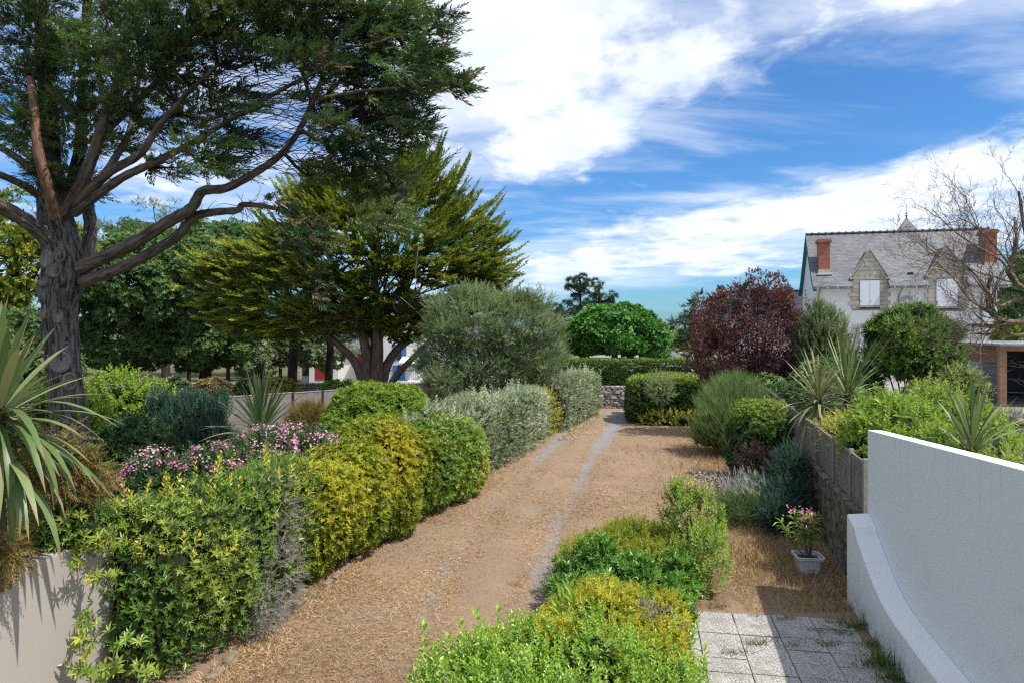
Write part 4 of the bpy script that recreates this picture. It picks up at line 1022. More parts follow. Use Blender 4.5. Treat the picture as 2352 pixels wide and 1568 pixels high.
LEAFS = [T_leaf(.24), T_leaf(.28, .1, -.15)]
LEAF6 = [T_leaf6(.22), T_leaf6(.25, .08, -.2)]
ROS = [T_rosette(8, 62, .19, False, k) for k in range(3)]
ROS6 = [T_rosette(6 + k, 38 + 11 * k, .12, True, k) for k in range(4)]
SPR = [T_spray(k, 15, .12, .4, .30) for k in range(5)]
SPRG = [T_spray(20 + k, 10, .17, .3, .40) for k in range(5)]
SHT = [T_shoot(k, 6, .22, .36, 60) for k in range(4)]
SHT6 = [T_shoot(k, 6, .22, .34, 58, True) for k in range(4)]
TWG = [T_shoot(30 + k, 9, .13, .26, 45) for k in range(4)]
NDL = [T_needles(k) for k in range(3)]
ROSN = [T_rosette(9, 55, .14, False, 10 + k) for k in range(4)]
ROSU = [T_rosette(10, 42, .13, True, 20 + k) for k in range(4)]
FLW = [T_flower(k) for k in range(3)]

# ------------------------------------------------------------------ branching helper
def grow(tb, p, d, L, r, lvl, rules, tips, sides=5):
    seg = max(3, int(L / rules['seg'])) if lvl < rules['max'] else 3
    pts = [p]; cd = np.array(d, float)
    for i in range(seg):
        cd = unit(cd + rng.normal(0, rules['wob'], 3) + np.array(rules['trop']) * rules['tk'])
        pts.append(pts[-1] + cd * L / seg)
    pts = np.array(pts); rs = np.linspace(r, r * rules['taper'], len(pts))
    tb.add(pts, rs, sides if lvl < 2 else 3 if lvl > 2 else 4)
    if lvl >= rules['max']:
        tips.append((pts[-1], cd)); return
    nk = rules['kids'][lvl]
    for k in range(nk):
        t = rng.uniform(rules['t0'], 1.0) if k else 1.0
        i = min(len(pts) - 1, int(t * (len(pts) - 1) + .5))
        base = unit(pts[min(i + 1, len(pts) - 1)] - pts[max(i - 1, 0)])
        nd = unit(base + rvec(1)[0] * rules['spread'])
        grow(tb, pts[i], nd, L * rules['ls'] * rng.uniform(.65, 1.2), max(rs[i] * (rules['rs'] if k else .9), rules['rmin']), lvl + 1, rules, tips, sides)

# ------------------------------------------------------------------ the great cypress on the left
CY = 18.0
gc = thing('cypress_tree', (P(160, 1000, CY)[0], CY, 0.15), 'huge old cypress with gnarled grey trunk towering over the left garden', 'tree')
o3 = org(gc)
cl_ = bez([P(168, 1085, CY), P(163, 985, CY), P(150, 880, CY), P(143, 780, CY), P(140, 700, CY), P(150, 630, CY), P(140, 560, CY), P(128, 500, CY), P(122, 440, CY), P(120, 380, CY)], 130)
m_ = len(cl_); wr = np.interp(np.linspace(0, 1, m_), np.linspace(0, 1, 10), np.array([46, 35, 31, 31, 31, 40, 35, 32, 27, 20])) / F * CY
NA = 96; th = np.linspace(0, 2 * PI, NA, endpoint=False)
Hh = np.linspace(0, 1, m_)[:, None] * 8.0; TH = th[None]
rm = 1 + .13 * np.abs(np.sin(2.5 * TH + 1.2 * np.sin(Hh * .8) + .35 * Hh)) + .10 * np.abs(np.sin(5 * TH - .5 * Hh + np.sin(1.7 * Hh))) - .06
rm += .035 * np.abs(np.sin(13 * TH + 0.9 * np.sin(1.1 * Hh + TH))) + .02 * np.sin(29 * TH + 1.2 * np.sin(1.9 * Hh + 2 * TH)) + .02 * np.sin(9 * Hh + 4 * np.sin(3 * TH))
def ang(a0): return (TH - a0 + PI) % (2 * PI) - PI
# burls and scar collars: (image angle, height 0..1, size rad, size h, amplitude); angle -pi/2 faces the camera
front = -PI / 2
burls = [(front + .5, .47, .45, .030, .16), (front - .6, .47, .42, .028, .20), (front - 1.2, .5, .4, .03, .35), (front - 1.3, .36, .35, .03, .32), (front + .35, .30, .32, .025, .18), (front - .1, .42, .3, .03, .15), (front + 1.0, .22, .45, .04, .28), (front + .25, .235, .3, .025, .10), (front + .9, .28, .3, .022, .14), (front - .4, .55, .5, .04, .14), (front + .8, .53, .5, .05, .2), (front + .6, .13, .3, .02, .1)]
for a0, h0, sa, sh, am in burls: rm += am * np.exp(-(ang(a0) / sa) ** 2 - ((Hh / 8 - h0) / sh) ** 2)
rm += np.exp(-(Hh / 8 / .10) ** 2) * .25 * (1 + .5 * np.sin(5 * TH))
ringv = cl_[:, None] + (wr[:, None] * rm)[..., None] * np.stack([np.cos(TH), np.sin(TH), 0 * TH], -1)
V = ringv.reshape(-1, 3)
i = np.arange(m_ - 1)[:, None] * NA; j = np.arange(NA)[None]; k = (j + 1) % NA
q = np.stack([i + j, i + k, i + NA + k, i + NA + j], -1).reshape(-1, 4)
me = trimesh('trunk', V - o3, np.concatenate([q[:, [0, 1, 2]], q[:, [0, 2, 3]]]), smooth=True)
tcattr(me, np.stack([(wr[:, None] * np.cos(TH) + 0 * Hh), (wr[:, None] * np.sin(TH) + 0 * Hh), Hh + 0 * TH], -1).reshape(-1, 3)); meshobj('trunk', me, MATS['bark_cypress'], gc)
def scar(px, py, a, w, h, sink=-.02):
    hi = np.argmin(np.abs((H - (py - YH) / F * CY) - cl_[:, 2])); ai = int(((front + a) % (2 * PI)) / (2 * PI) * NA)
    c = ringv[hi, ai]; n = np.array([math.cos(front + a), math.sin(front + a), .12]); n /= np.linalg.norm(n)
    x = np.array([-n[1], n[0], 0]); x /= np.linalg.norm(x); z = np.cross(n, x); z *= np.sign(z[2])
    pr = [(1.18, -.04), (1.12, .035), (.92, .05), (.82, .02), (0.0, .028)]; vs, fs = [], []
    for ri, (k_, e) in enumerate(pr):
        for t in range(20): th_ = 2 * PI * t / 20; vs.append(c + x * math.cos(th_) * w * k_ + z * math.sin(th_) * h * k_ + n * (e + sink) * 1.0 - o3)
    for ri in range(len(pr) - 1):
        for t in range(20): fs.append((ri * 20 + t, ri * 20 + (t + 1) % 20, (ri + 1) * 20 + (t + 1) % 20, (ri + 1) * 20 + t))
    meshobj('pruning_scar', pymesh('pruning_scar', vs, fs, True), MATS['cut_wood'], gc)
for s_ in [(175, 830, .42, .20, .24), (175, 725, .45, .10, .16), (205, 875, .85, .14, .20), (195, 800, .8, .10, .15), (105, 715, -.7, .16, .18), (100, 830, -.7, .13, .16), (130, 600, -.3, .16, .20), (165, 590, .4, .11, .18), (150, 625, .1, .15, .15), (185, 985, .6, .10, .14), (120, 650, -.5, .12, .1)]: scar(*s_)
LIMBS = [  # (points (px, py, depth), start px width, end px width, bark)
 ([(140, 590, 18), (100, 540, 17.6), (55, 505, 17.2), (-30, 455, 16.5)], 58, 40, 'bark_limb'),
 ([(115, 470, 18), (60, 430, 17.6), (0, 402, 17), (-60, 385, 16.5)], 26, 18, 'bark_limb'),
 ([(110, 420, 18), (55, 375, 18.3), (0, 338, 18.6), (-60, 300, 19)], 27, 16, 'bark_limb'),
 ([(128, 500, 17.1), (112, 440, 16.7), (88, 350, 16.5), (78, 250, 16.6), (70, 180, 17)], 40, 20, 'bark_red'),
 ([(125, 520, 18), (118, 360, 18.2), (108, 200, 18.4), (95, 0, 18.5), (90, -120, 18.6)], 62, 34, 'bark_dark'),
 ([(140, 520, 18), (165, 430, 18.4), (185, 330, 18.8), (190, 200, 19), (200, 0, 19)], 46, 22, 'bark_dark'),
 ([(150, 490, 17.8), (205, 380, 17.2), (235, 290, 17), (270, 190, 17), (290, 90, 17), (300, -40, 17)], 40, 18, 'bark_limb'),
 ([(165, 470, 17.8), (225, 330, 17.4), (290, 255, 17.2), (345, 205, 17), (430, 120, 17), (520, 30, 17)], 30, 12, 'bark_limb'),
 ([(165, 480, 17.8), (245, 400, 17), (320, 355, 16.6), (365, 290, 16.4), (430, 215, 16), (500, 150, 15.8)], 34, 10, 'bark_limb'),
 ([(170, 490, 17.8), (270, 415, 17), (340, 380, 16.6), (430, 335, 16.2), (520, 280, 16), (640, 210, 15.6), (760, 150, 15.2)], 30, 9, 'bark_limb'),
 ([(240, 402, 17.1), (285, 330, 17.6), (300, 290, 18.2), (310, 230, 18.8), (330, 130, 19)], 24, 9, 'bark_limb'),
 ([(205, 640, 18), (200, 590, 18.5), (208, 520, 18.9), (198, 450, 19), (195, 380, 19)], 46, 30, 'bark_limb'),
 ([(185, 615, 17.7), (300, 562, 16.9), (390, 508, 16.4), (440, 478, 16.2), (465, 440, 16), (520, 432, 15.8), (590, 395, 15.6), (650, 350, 15.4), (695, 285, 15.2), (745, 170, 15), (800, 50, 15)], 44, 10, 'bark_limb'),
 ([(190, 648, 17.8), (290, 610, 17.2), (400, 548, 16.7), (445, 500, 16.5), (490, 488, 16.3), (545, 483, 16.1), (562, 470, 16), (640, 482, 15.8), (700, 520, 15.7), (760, 600, 15.6)], 38, 7, 'bark_limb'),
 ([(690, 300, 15.2), (770, 340, 15), (850, 370, 14.8), (930, 420, 14.7)], 14, 4, 'bark_limb'),
 ([(720, 230, 15.1), (830, 210, 15), (950, 200, 14.8), (1070, 195, 14.6)], 14, 3, 'bark_limb'),
 ([(770, 110, 15), (860, 100, 15), (960, 60, 15)], 12, 3, 'bark_limb'),
]
tbs = {}
LP = []
for pts, w0, w1, bk in LIMBS:
    P3 = bez([P(*p) for p in pts], 8 * len(pts)); r = np.linspace(w0 * .72, w1 * .8, len(P3)) / 2 / F * P3[:, 1]
    r = r * (1 + .05 * np.sin(np.arange(len(P3)) * 1.7))
    Tube().add(P3, r, 12).build('limb', MATS[bk], gc); LP.append(P3)
Pads = [(60,70,130,55),(150,135,90,50),(50,190,90,55),(40,290,70,45),(130,260,70,45),(210,240,80,50),(230,150,80,55),(300,70,110,65),(400,50,110,65),(480,100,110,50),(400,160,95,45),(320,200,95,50),(560,50,110,55),(650,40,110,50),(760,40,110,50),(850,55,90,45),(930,35,65,30),(975,130,55,20),(900,110,100,42),(800,120,110,50),(700,140,80,30),(600,130,70,26),(820,195,115,38),(950,180,95,30),(1045,195,40,10),(920,240,80,26),(860,255,100,34),(760,250,70,26),(520,230,80,30),(440,270,80,30),(560,320,70,22),(470,345,85,26),(380,385,60,20),(510,385,70,18),(880,320,80,42),(950,290,45,35),(800,355,80,40),(900,420,65,36),(820,430,60,36),(730,400,50,26),(880,505,80,34),(700,540,60,42),(735,640,30,70),(640,470,30,10),(180,425,60,36),(110,400,55,30),(200,330,60,32),(290,330,45,18),(350,300,70,26),(30,-40,150,60),(250,-30,160,60),(480,-30,160,60),(720,-40,160,50),(330,120,100,40),(90,330,60,30),(270,250,60,26),(680,90,90,40),(1010,60,40,14),(760,300,80,28)]
fol = Fol(); fb = Fol(); tw = Tube()
allL = np.concatenate(LP[3:])
for (x, y, rx, ry) in Pads:
    Y = (17.6 if x < 330 else 16.2 if x < 620 else 15.2) + rng.uniform(-1.2, 1.4)
    c = P(x, y, Y); sx, sz = rx / F * Y, ry / F * Y; sy = max(sx * .8, .7)
    n = int(24 + 250 * sx * sz) if sx > .35 else 16
    d = rvec(n); pos = c + d * np.array([sx, sy, sz]) * rng.uniform(.35, 1, (n, 1))
    outw = unit(pos - P(160, 420, 18) + np.array([0, 0, 0])); outw[:, 2] *= .35
    di = unit(outw * .9 + d * np.array([.6, .6, .35]) + rng.normal(0, .25, (n, 3)) + np.array([0, 0, .02]))
    nn = unit(np.array([0, 0, 1.0]) + rng.normal(0, .35, (n, 3)))
    sz_ = rng.uniform(.30, .60, n); w = rng.integers(0, 5, n); pr = np.clip(rng.normal(.48, .28) + rng.normal(0, .16, n), 0, 1)
    for k in range(5):
        mk = w == k; fol.add(SPR[k], pos[mk], di[mk], nn[mk], sz_[mk], pr[mk])
    nbk = max(3, n // 8); pb = c + rvec(nbk) * np.array([sx, sy, sz]) * .75
    fb.add(SPR[0], pb, unit(outw[:nbk] + rng.normal(0, .4, (nbk, 3))), rvec(nbk), rng.uniform(.3, .55, nbk))
    ja = allL[np.argmin(((allL - c) ** 2).sum(1) + 2.0 * (allL[:, 0] > c[0] + .5))]
    mid = (ja + c) / 2 + np.array([0, 0, -.15 * np.linalg.norm(c - ja)]) + rng.normal(0, .15, 3)
    if np.linalg.norm(c - ja) > .5:
        br = bez([ja, mid, c, c + unit(c - ja) * sx * .6], 12); tw.add(br, (.045, .012), 5)
    else: br = np.array([ja, c])
    for _ in range(int(7 + 9 * sx)):                 # bare twigs reaching into and out of the pad
        a_ = br[rng.integers(0, len(br))]; e_ = c + rvec(1)[0] * np.array([sx, sy, sz]) * rng.uniform(.6, 1.35)
        tw.add(bez([a_, (a_ + e_) / 2 + rng.normal(0, .12, 3), e_], 6), (.014, .004), 3)
for pts, L_ in (([(700, 300), (560, 200), (620, 330), (800, 330), (520, 320)], 1.6),):   # fine see-through twiggery right of the limbs
    for _ in range(330):
        x, y = rng.uniform(470, 800), rng.uniform(130, 400); Y = rng.uniform(14.6, 16.6); a_ = P(x, y, Y)
        d_ = unit(np.array([1, rng.normal() * .4, rng.normal(.05, .35)])); e_ = a_ + d_ * rng.uniform(.5, 1.7)
        tw.add(bez([a_, (a_ + e_) / 2 + rng.normal(0, .08, 3), e_], 6), (.012, .003), 3)
for px, py in [(550, 475), (560, 470), (600, 480), (470, 490), (560, 472), (640, 485), (545, 483)]:
    a_ = P(px, py, 16.1)
    for _ in range(5):
        e_ = a_ + np.array([rng.normal() * .35, rng.normal() * .3, rng.uniform(-.75, .45)]); tw.add(bez([a_, (a_ + e_) / 2 + rng.normal(0, .06, 3), e_], 6), (.010, .003), 3)
for x, y in [(1005, 42), (975, 75), (1042, 125), (1083, 195), (1005, 212), (945, 255), (992, 295), (1000, 20), (1020, 130), (1050, 180), (960, 140), (980, 180), (760, 215), (590, 320), (560, 395), (640, 235), (690, 100), (285, 95), (230, 60)]:
    for _ in range(4):
        Y = 15.0 + rng.normal() * .5; e = P(x + rng.normal() * 7, y + rng.normal() * 6, Y); d = unit(np.array([1.0, rng.normal() * .25, -.08 + rng.normal() * .12])); L = rng.uniform(.8, 1.4)
        for t in np.linspace(0, .9, 9):
            pp_ = e - d * L * (1 - t); fol.add(SPR[rng.integers(0, 5)], pp_[None] + rng.normal(0, .03, (1, 3)), unit(d + rng.normal(0, .25, 3))[None], unit(np.array([0, 0, 1]) + rng.normal(0, .35, 3))[None], np.array([.5 - .34 * t]), np.array([rng.uniform(.4, .9)]))
fol.build('crown', MATS['lf_cypress'], gc); fb.build('dead_foliage', MATS['lf_brown'], gc); tw.build('twigs', MATS['bark_dark'], gc)

# ------------------------------------------------------------------ golden cypress in the middle
GY = 34.0
gt = thing('golden_cypress', (P(852, 900, GY)[0], GY, 0.3), 'broad golden-tipped cypress with several stems left of the drive', 'tree')
o3 = org(gt); base = P(852, 905, GY); base[2] = .1
STEM = [([(845, 935), (835, 880), (815, 830), (775, 790), (720, 750), (600, 690)], 40, 10, .0), ([(850, 935), (845, 850), (835, 780), (800, 680), (740, 560)], 44, 12, -.3), ([(862, 935), (866, 850), (868, 780), (860, 660), (880, 480), (960, 380)], 46, 10, -.6),
        ([(870, 935), (885, 850), (915, 800), (970, 760), (1060, 680), (1130, 620)], 36, 9, .4), ([(872, 930), (905, 870), (940, 830), (990, 780), (1020, 750)], 26, 10, -.8), ([(855, 935), (855, 840), (870, 760), (930, 640), (1000, 520)], 40, 10, .8), ([(868, 870), (895, 820), (935, 770), (980, 700)], 22, 8, .8)]
for pts, w0, w1, dy in STEM:
    n = len(pts); P3 = bez([P(x, y, GY + dy * (i / n) * 2) for i, (x, y) in enumerate(pts)], 30); P3[0, 2] = .0
    Tube().add(P3, np.linspace(w0 * .72, w1 * .8, len(P3)) / 2 / F * GY, 12).build('stem', MATS['bark_gold'], gt)
k_ = GY / F
def bl(px, py, rx, rz, ry=None, Y=GY):
    c = P(px, py, Y); return (c[0], c[1], c[2], rx * Y / F, (ry if ry else rx) * Y / F, rz * Y / F)
gb = [bl(880, 580, 250, 185, 220), bl(960, 450, 120, 130, 120), bl(1060, 600, 125, 100, 130), bl(600, 640, 150, 115, 130), bl(760, 480, 120, 100, 120), bl(500, 640, 90, 85, 90), bl(840, 690, 150, 70, 140), bl(680, 700, 130, 70, 120), bl(930, 720, 110, 42, 110), bl(1050, 690, 80, 45, 90)]
p, n = sample_blobs(gb, 5.6, 1.1, .45, .9, back=.2, seed=9)
p2, n2 = sample_blobs([(b[0], b[1], b[2], b[3] * .72, b[4] * .72, b[5] * .72) for b in gb], 2.0, .8, .3, .9, back=.1, seed=9)
fg = Fol()
def gold(p, n, smin, smax, tipk):
    sp = unit(p - (base + np.array([0, 0, 2.5])))
    d = unit(sp * .85 + n * .55 + np.array([0, 0, .22]) + rng.normal(0, .2, p.shape)); nn = unit(np.array([0, -.25, 1]) + rng.normal(0, .35, p.shape))
    s = rng.uniform(smin, smax, len(p)); r = np.clip(.5 + .35 * noise3(p, .55, 12) + rng.normal(0, .16, len(p)), 0, 1); w = rng.integers(0, 5, len(p))
    for q_ in range(3):                               # three forked sprays per plume
        dq = unit(d + rng.normal(0, .28 if q_ else .05, d.shape)); pq = p - d * (s * (.45 * q_))[:, None] * (1 if q_ else 0)
        for k in range(5):
            mk = w == k; V, T, tt = SPRG[k]; fg.add((V, T, tt * tipk), pq[mk], dq[mk], nn[mk], s[mk] * (1 - .12 * q_), r[mk])
gold(p2, n2, .7, 1.2, .35)
def plume(e, d, L, s0, sag=.12, fr=None):               # a tapering branch plume that ends in a point
    up = np.array([0, 0, 1.0]); m = int(8 + L * 5); r0 = rng.uniform(.35, .9)
    sd = unit(np.cross(d, up)); ts = np.linspace(0, .93, m); k = rng.integers(0, 5, m)
    off = (rng.normal(0, .10, m) * (1 - ts))[:, None] * sd + (rng.normal(0, .05, m) * (1 - ts))[:, None] * up
    pos = e - d * (L * (1 - ts))[:, None] + up * (-(sag * L) * ts * (1 - ts) * 4 * .5 + sag * .4 * ts ** 2)[:, None] + off
    dirs = unit(d + sd * (np.where(np.arange(m) % 2, 1, -1) * rng.uniform(.15, .75, m) * (1 - ts * .8))[:, None] + up * (.12 + .2 * ts)[:, None] + rng.normal(0, .13, (m, 3)))
    nn = unit(np.array([0, -.45, 1]) + rng.normal(0, .35, (m, 3))); sz = s0 * (1.05 - .75 * ts)
    for q in range(5):
        mk = k == q; fg.add(SPRG[q], pos[mk], dirs[mk], nn[mk], sz[mk], np.clip(r0 + rng.normal(0, .12, mk.sum()), 0, 1))
pp3, nn3 = sample_blobs(gb, 3.0, 1.0, .5, .8, back=.15, seed=9)
for e, nr in zip(pp3, nn3):
    ho_ = e - base; hz_ = ho_[2]; ho_ = unit(np.array([ho_[0], ho_[1], 0.0])); d = unit(ho_ * .95 + nr * .25 + np.array([0, 0, .12 + .75 * max(0, (hz_ - 7.0) / 6)]) + rng.normal(0, .16, 3))
    plume(e + d * .35, d, rng.uniform(.9, 2.2), rng.uniform(.45, .75), .2)
# long pointed plumes standing out of the outline
ol = [(1020, 300), (1005, 330), (1060, 370), (1080, 350), (1085, 405), (1110, 430), (1150, 445), (1158, 490), (1130, 520), (1120, 555), (1160, 570), (1205, 600), (1195, 640), (1180, 655), (1150, 545), (960, 310), (930, 330), (700, 375), (640, 410), (625, 405), (600, 470), (410, 580), (440, 600), (520, 570), (480, 745), (560, 470), (660, 395), (500, 620), (1060, 450), (1100, 480)]
for x, y in ol:
    for _ in range(3):
        e = P(x + rng.normal() * 9, y + rng.normal() * 9, GY + rng.normal() * 1.2); d = unit(unit((e - base) * (1, 1, .55)) + np.array([0, 0, .1]) + rng.normal(0, .08, 3)); plume(e, d, rng.uniform(1.8, 3.0), .7)
fg.build('crown', MATS['lf_gold'], gt)
tb = Tube()
for _ in range(60):
    i_ = rng.integers(0, len(p)); e = p[i_] - n[i_] * .8; s_ = base + np.array([rng.normal() * 1.2, rng.normal() * 1.0, rng.uniform(3, 7)])
    tb.add(bez([s_, (s_ + e) / 2 + rng.normal(0, .3, 3), e], 8), (.06, .012), 4)
tb.build('branches', MATS['bark_limb'], gt)
tb = Tube()
for pts in ([(962, 560), (957, 600), (955, 640), (966, 668)], [(921, 684), (935, 696), (953, 711)]):
    tb.add(bez([P(x, y, GY - 4.4) for x, y in pts], 10), (.02, .008), 4)
tb.build('dead_branches', MATS['cut_wood'], gt)


# ------------------------------------------------------------------ generic broadleaf tree
def tree(name, label, base, trunk, blobs, mat, per, size, tpls=LEAFS, n_m2=1.2, cr=.6, bark='bark_dark', tr=.2, group=None, limbs=8, flat=.75, inner=True, updir=.3):
    t = thing(name, base, label, 'tree', group)
    tb = Tube(); top = np.array(trunk, float)
    b0 = np.array(base, float); tb.add(bez([b0 + (0, 0, -.1), (b0 + top) / 2 + rng.normal(0, tr * .5, 3), top], 10), (tr * 1.25, tr * .75), 9)
    B = np.array(blobs)[:, :6]
    for b in B:
        for _ in range(max(2, limbs // len(B))):
            e = b[:3] + rvec(1)[0] * b[3:6] * .7; tb.add(bez([top + rng.normal(0, tr * .2, 3), (top + e) / 2 + rng.normal(0, .2, 3) + (0, 0, -.1), e], 10), (tr * .5, tr * .08), 6)
    tb.build('trunk', MATS[bark], t)
    p, n, r = clumps_on(blobs, n_m2, cr, depth=cr * 1.2, rough=cr * .5, seed=int(rng.integers(1e6)), back=.25)
    f = Fol(); leaves_on_clumps(f, tpls, p, n, r, per, size, flat, updir)
    if inner:
        inb = [(b[0], b[1], b[2], b[3] * .62, b[4] * .62, b[5] * .62) for b in B]
        p2, n2, r2 = clumps_on(inb, n_m2 * .5, cr * 1.2, depth=cr, rough=.1, back=.1); leaves_on_clumps(f, tpls, p2, n2, r2, max(6, per // 2), size * 1.6, flat, updir)
    f.build('crown', mat if not isinstance(mat, str) else MATS[mat], t)
    return t
# oaks and neighbours at the left
tree('oak_tree', 'dark round holm oak right behind the big cypress trunk', P(462, 905, 44), P(470, 800, 44), [bl(360, 660, 165, 110, 150, 44), bl(480, 650, 110, 110, 120, 44), bl(280, 770, 90, 90, 100, 43), bl(480, 770, 95, 70, 90, 44), bl(380, 780, 110, 60, 100, 44.5)], 'lf_oak', 70, .20, ROS, 1.7, .75, tr=.35, limbs=14)
tree('oak_tree', 'paler green oak crown rising behind the dark holm oak', P(560, 905, 62), P(560, 760, 62), [bl(480, 600, 120, 75, 100, 62), bl(590, 600, 100, 70, 90, 62), bl(330, 590, 90, 60, 80, 62)], 'lf_oak', 45, .28, ROS, 1.0, .95, tr=.4)
tree('poplar_tree', 'airy pale tree with loose upright top above the oaks', P(385, 905, 55), P(385, 700, 55), [bl(345, 500, 32, 38, 30, 55), bl(410, 500, 28, 32, 30, 55), bl(380, 550, 75, 40, 60, 55), bl(270, 540, 48, 38, 40, 55), bl(225, 545, 30, 30, 30, 55)], 'lf_ash', 16, .26, SHT, 1.3, .55, tr=.3, inner=False)
tree('golden_conifer', 'golden conifer at the left edge behind the big cypress', P(30, 905, 36), P(30, 750, 36), [bl(30, 600, 85, 110, 80, 36), bl(40, 690, 75, 70, 70, 36), bl(-60, 620, 90, 150, 80, 36), bl(140, 570, 40, 50, 40, 37), bl(20, 500, 50, 55, 50, 36)], 'lf_gold', 14, .55, SPRG, 1.6, .6, tr=.35, updir=-.1)
tree('bay_tree', 'mid-green bushy tree left of the cypress trunk', P(60, 950, 30), P(60, 860, 30), [bl(50, 800, 95, 70, 90, 30), bl(120, 850, 60, 60, 60, 30), bl(10, 880, 80, 60, 60, 29)], 'lf_oak', 34, .17, ROS, 1.8, .5, tr=.2)
tree('holm_oak', 'olive-green oak over the roadside wall with dark trunks', P(600, 890, 46), P(592, 830, 46), [bl(575, 815, 55, 45, 60, 46), bl(540, 790, 45, 40, 50, 46), bl(625, 790, 50, 40, 50, 47), bl(700, 800, 50, 35, 50, 48), bl(760, 810, 50, 35, 50, 48)], 'lf_olive', 34, .2, ROS, 1.7, .55, tr=.18)
# dark trunks of the two pines
for px, w, lab in ((672, 22, 'dark leaning pine trunk beside the white cottage'), (756, 18, 'slimmer grey pine trunk nearer the golden cypress stems')):
    t = thing('pine_tree', (P(px - 4, 895, 40)[0], 40, .3), lab, 'tree')
    Tube().add(bez([P(px - 4, 925, 40), P(px, 850, 40), P(px + 3, 780, 40), P(px + 2, 680, 40)], 20), np.array([w * .62, w * .5, w * .45, w * .3]) / F * 40, 10).build('trunk', MATS['bark_dark'], t)
    f = Fol(); p, n, r = clumps_on([bl(px, 720, 85, 40, 80, 40), bl(px + 50, 760, 40, 25, 50, 41)], 1.5, .5, .4, .2); leaves_on_clumps(f, NDL, p, n, r, 12, .45); f.build('crown', MATS['lf_pine'], t)
# small trees far away under the oaks
for px, Y, s in ((520, 56, 9), (600, 58, 11), (640, 60, 8), (430, 52, 9)):
    t = thing('background_tree', (P(px, 895, Y)[0], Y, .2), {520: 'thin dark trunk under the oaks left of the others', 600: 'paired dark trunk in the shade under the oaks', 640: 'slender dark trunk nearest the pine trunks', 430: 'dark trunk in the shade right of the big cypress'}[px], 'tree')
    Tube().add(bez([P(px, 900, Y), P(px + 4, 860, Y), P(px + 2, 790, Y)], 10), np.array([s * .6, s * .4]) / F * Y, 8).build('trunk', MATS['bark_dark'], t)
    f = Fol(); p, n, r = clumps_on([bl(px, 795, 50, 35, 50, Y)], 1.2, .6, .4, .2); leaves_on_clumps(f, ROS, p, n, r, 20, .3); f.build('crown', MATS['lf_oak'], t)

# ------------------------------------------------------------------ olive tree, mulberry, pines, cedar, plum
OY = 29
tree('olive_tree', 'grey-green olive tree spreading behind the silver hedge', P(1105, 940, OY), P(1105, 860, OY), [bl(1085, 750, 105, 75, 100, OY), bl(1180, 770, 95, 75, 95, OY), bl(1020, 820, 70, 70, 75, OY), bl(1220, 820, 65, 55, 70, OY), bl(1110, 840, 105, 60, 95, OY), bl(1200, 710, 45, 40, 45, OY), bl(1040, 880, 60, 35, 60, OY - 1)], 'lf_olive', 34, .36, TWG, 3.2, .42, bark='stem', tr=.11, limbs=40, updir=.6)
tree('mulberry_tree', 'bright green umbrella-shaped mulberry behind the long clipped hedge', P(1412, 850, 42), P(1412, 790, 42), [bl(1415, 764, 96, 36, 80, 42), bl(1365, 766, 58, 38, 60, 42), bl(1472, 772, 60, 36, 60, 42), bl(1400, 742, 62, 26, 55, 42), bl(1440, 735, 30, 16, 30, 42), bl(1500, 790, 30, 22, 40, 42), bl(1335, 785, 30, 22, 40, 42)] + [bl(1415 + 95 * math.cos(a), 766 - 42 * math.sin(a), r_, r_ * .7, r_, 41.5) for a, r_ in [(rng.uniform(-.5, 3.6), rng.uniform(11, 22)) for _ in range(18)]], 'lf_mulb', 110, .20, [T_leaf6(.32, .06, -.3), T_leaf6(.28, .05, -.15)], 4.0, .45, bark='bark_gold', tr=.2, updir=-.35)
for lab, Y, px, top, blobs in (('tall round-headed dark pine against the sky', 62, 1332, 640, [(1332, 648, 30, 16), (1318, 662, 18, 10), (1345, 664, 16, 10), (1322, 700, 32, 14), (1295, 708, 24, 18), (1330, 728, 60, 22), (1275, 722, 28, 18)]), ('narrow spiky dark pine right of the round-headed one', 60, 1376, 655, [(1373, 658, 9, 14), (1374, 680, 18, 12), (1405, 682, 8, 14), (1398, 703, 16, 14), (1372, 706, 24, 12), (1385, 728, 42, 16)])):
    t = thing('pine_tree', (P(px, 860, Y)[0], Y, .2), lab, 'tree'); tb = Tube(); tb.add(bez([P(px, 860, Y), P(px + 2, 760, Y), P(px, top, Y)], 14), (.3, .05), 8)
    f = Fol(); bb = [bl(x, y, rx, rz, rx, Y) for x, y, rx, rz in blobs]
    for b in bb:
        for _ in range(9):
            e = np.array(b[:3]) + rvec(1)[0] * np.array(b[3:6]) * .8; s_ = P(px, min(e_y, 790) if (e_y := YH - (e[2] - H) / Y * F + 12) else 0, Y); tb.add(bez([s_, (s_ + e) / 2 + (0, 0, -.1), e], 6), (.06, .015), 4)
    tb.build('trunk', MATS['bark_dark'], t)
    p, n, r = clumps_on(bb, 2.6, .26, .4, .2); leaves_on_clumps(f, NDL, p, n, r, 14, .34, .8, .6); f.build('crown', MATS['lf_pine'], t)
t = thing('cedar_tree', (P(1630, 860, 52)[0], 52, .2), 'layered dark cedar left of the purple plum tree', 'tree'); tb = Tube(); tb.add(bez([P(1630, 860, 52), P(1628, 760, 52), P(1632, 680, 52)], 14), (.3, .06), 8); f = Fol()
bb = [bl(x, y, rx, rz, rx, 52) for x, y, rx, rz in ((1632, 688, 34, 16), (1620, 712, 42, 16), (1650, 710, 30, 14), (1600, 735, 42, 14), (1640, 745, 44, 18), (1610, 770, 50, 22), (1570, 745, 26, 8), (1640, 790, 60, 28), (1590, 800, 50, 20))]
for b in bb:
    for _ in range(4): e = np.array(b[:3]) + rvec(1)[0] * np.array(b[3:6]) * .8; s_ = P(1630, YH - (e[2] - H) / 52 * F + 6, 52); tb.add(np.array([s_, e]), (.07, .02), 4)
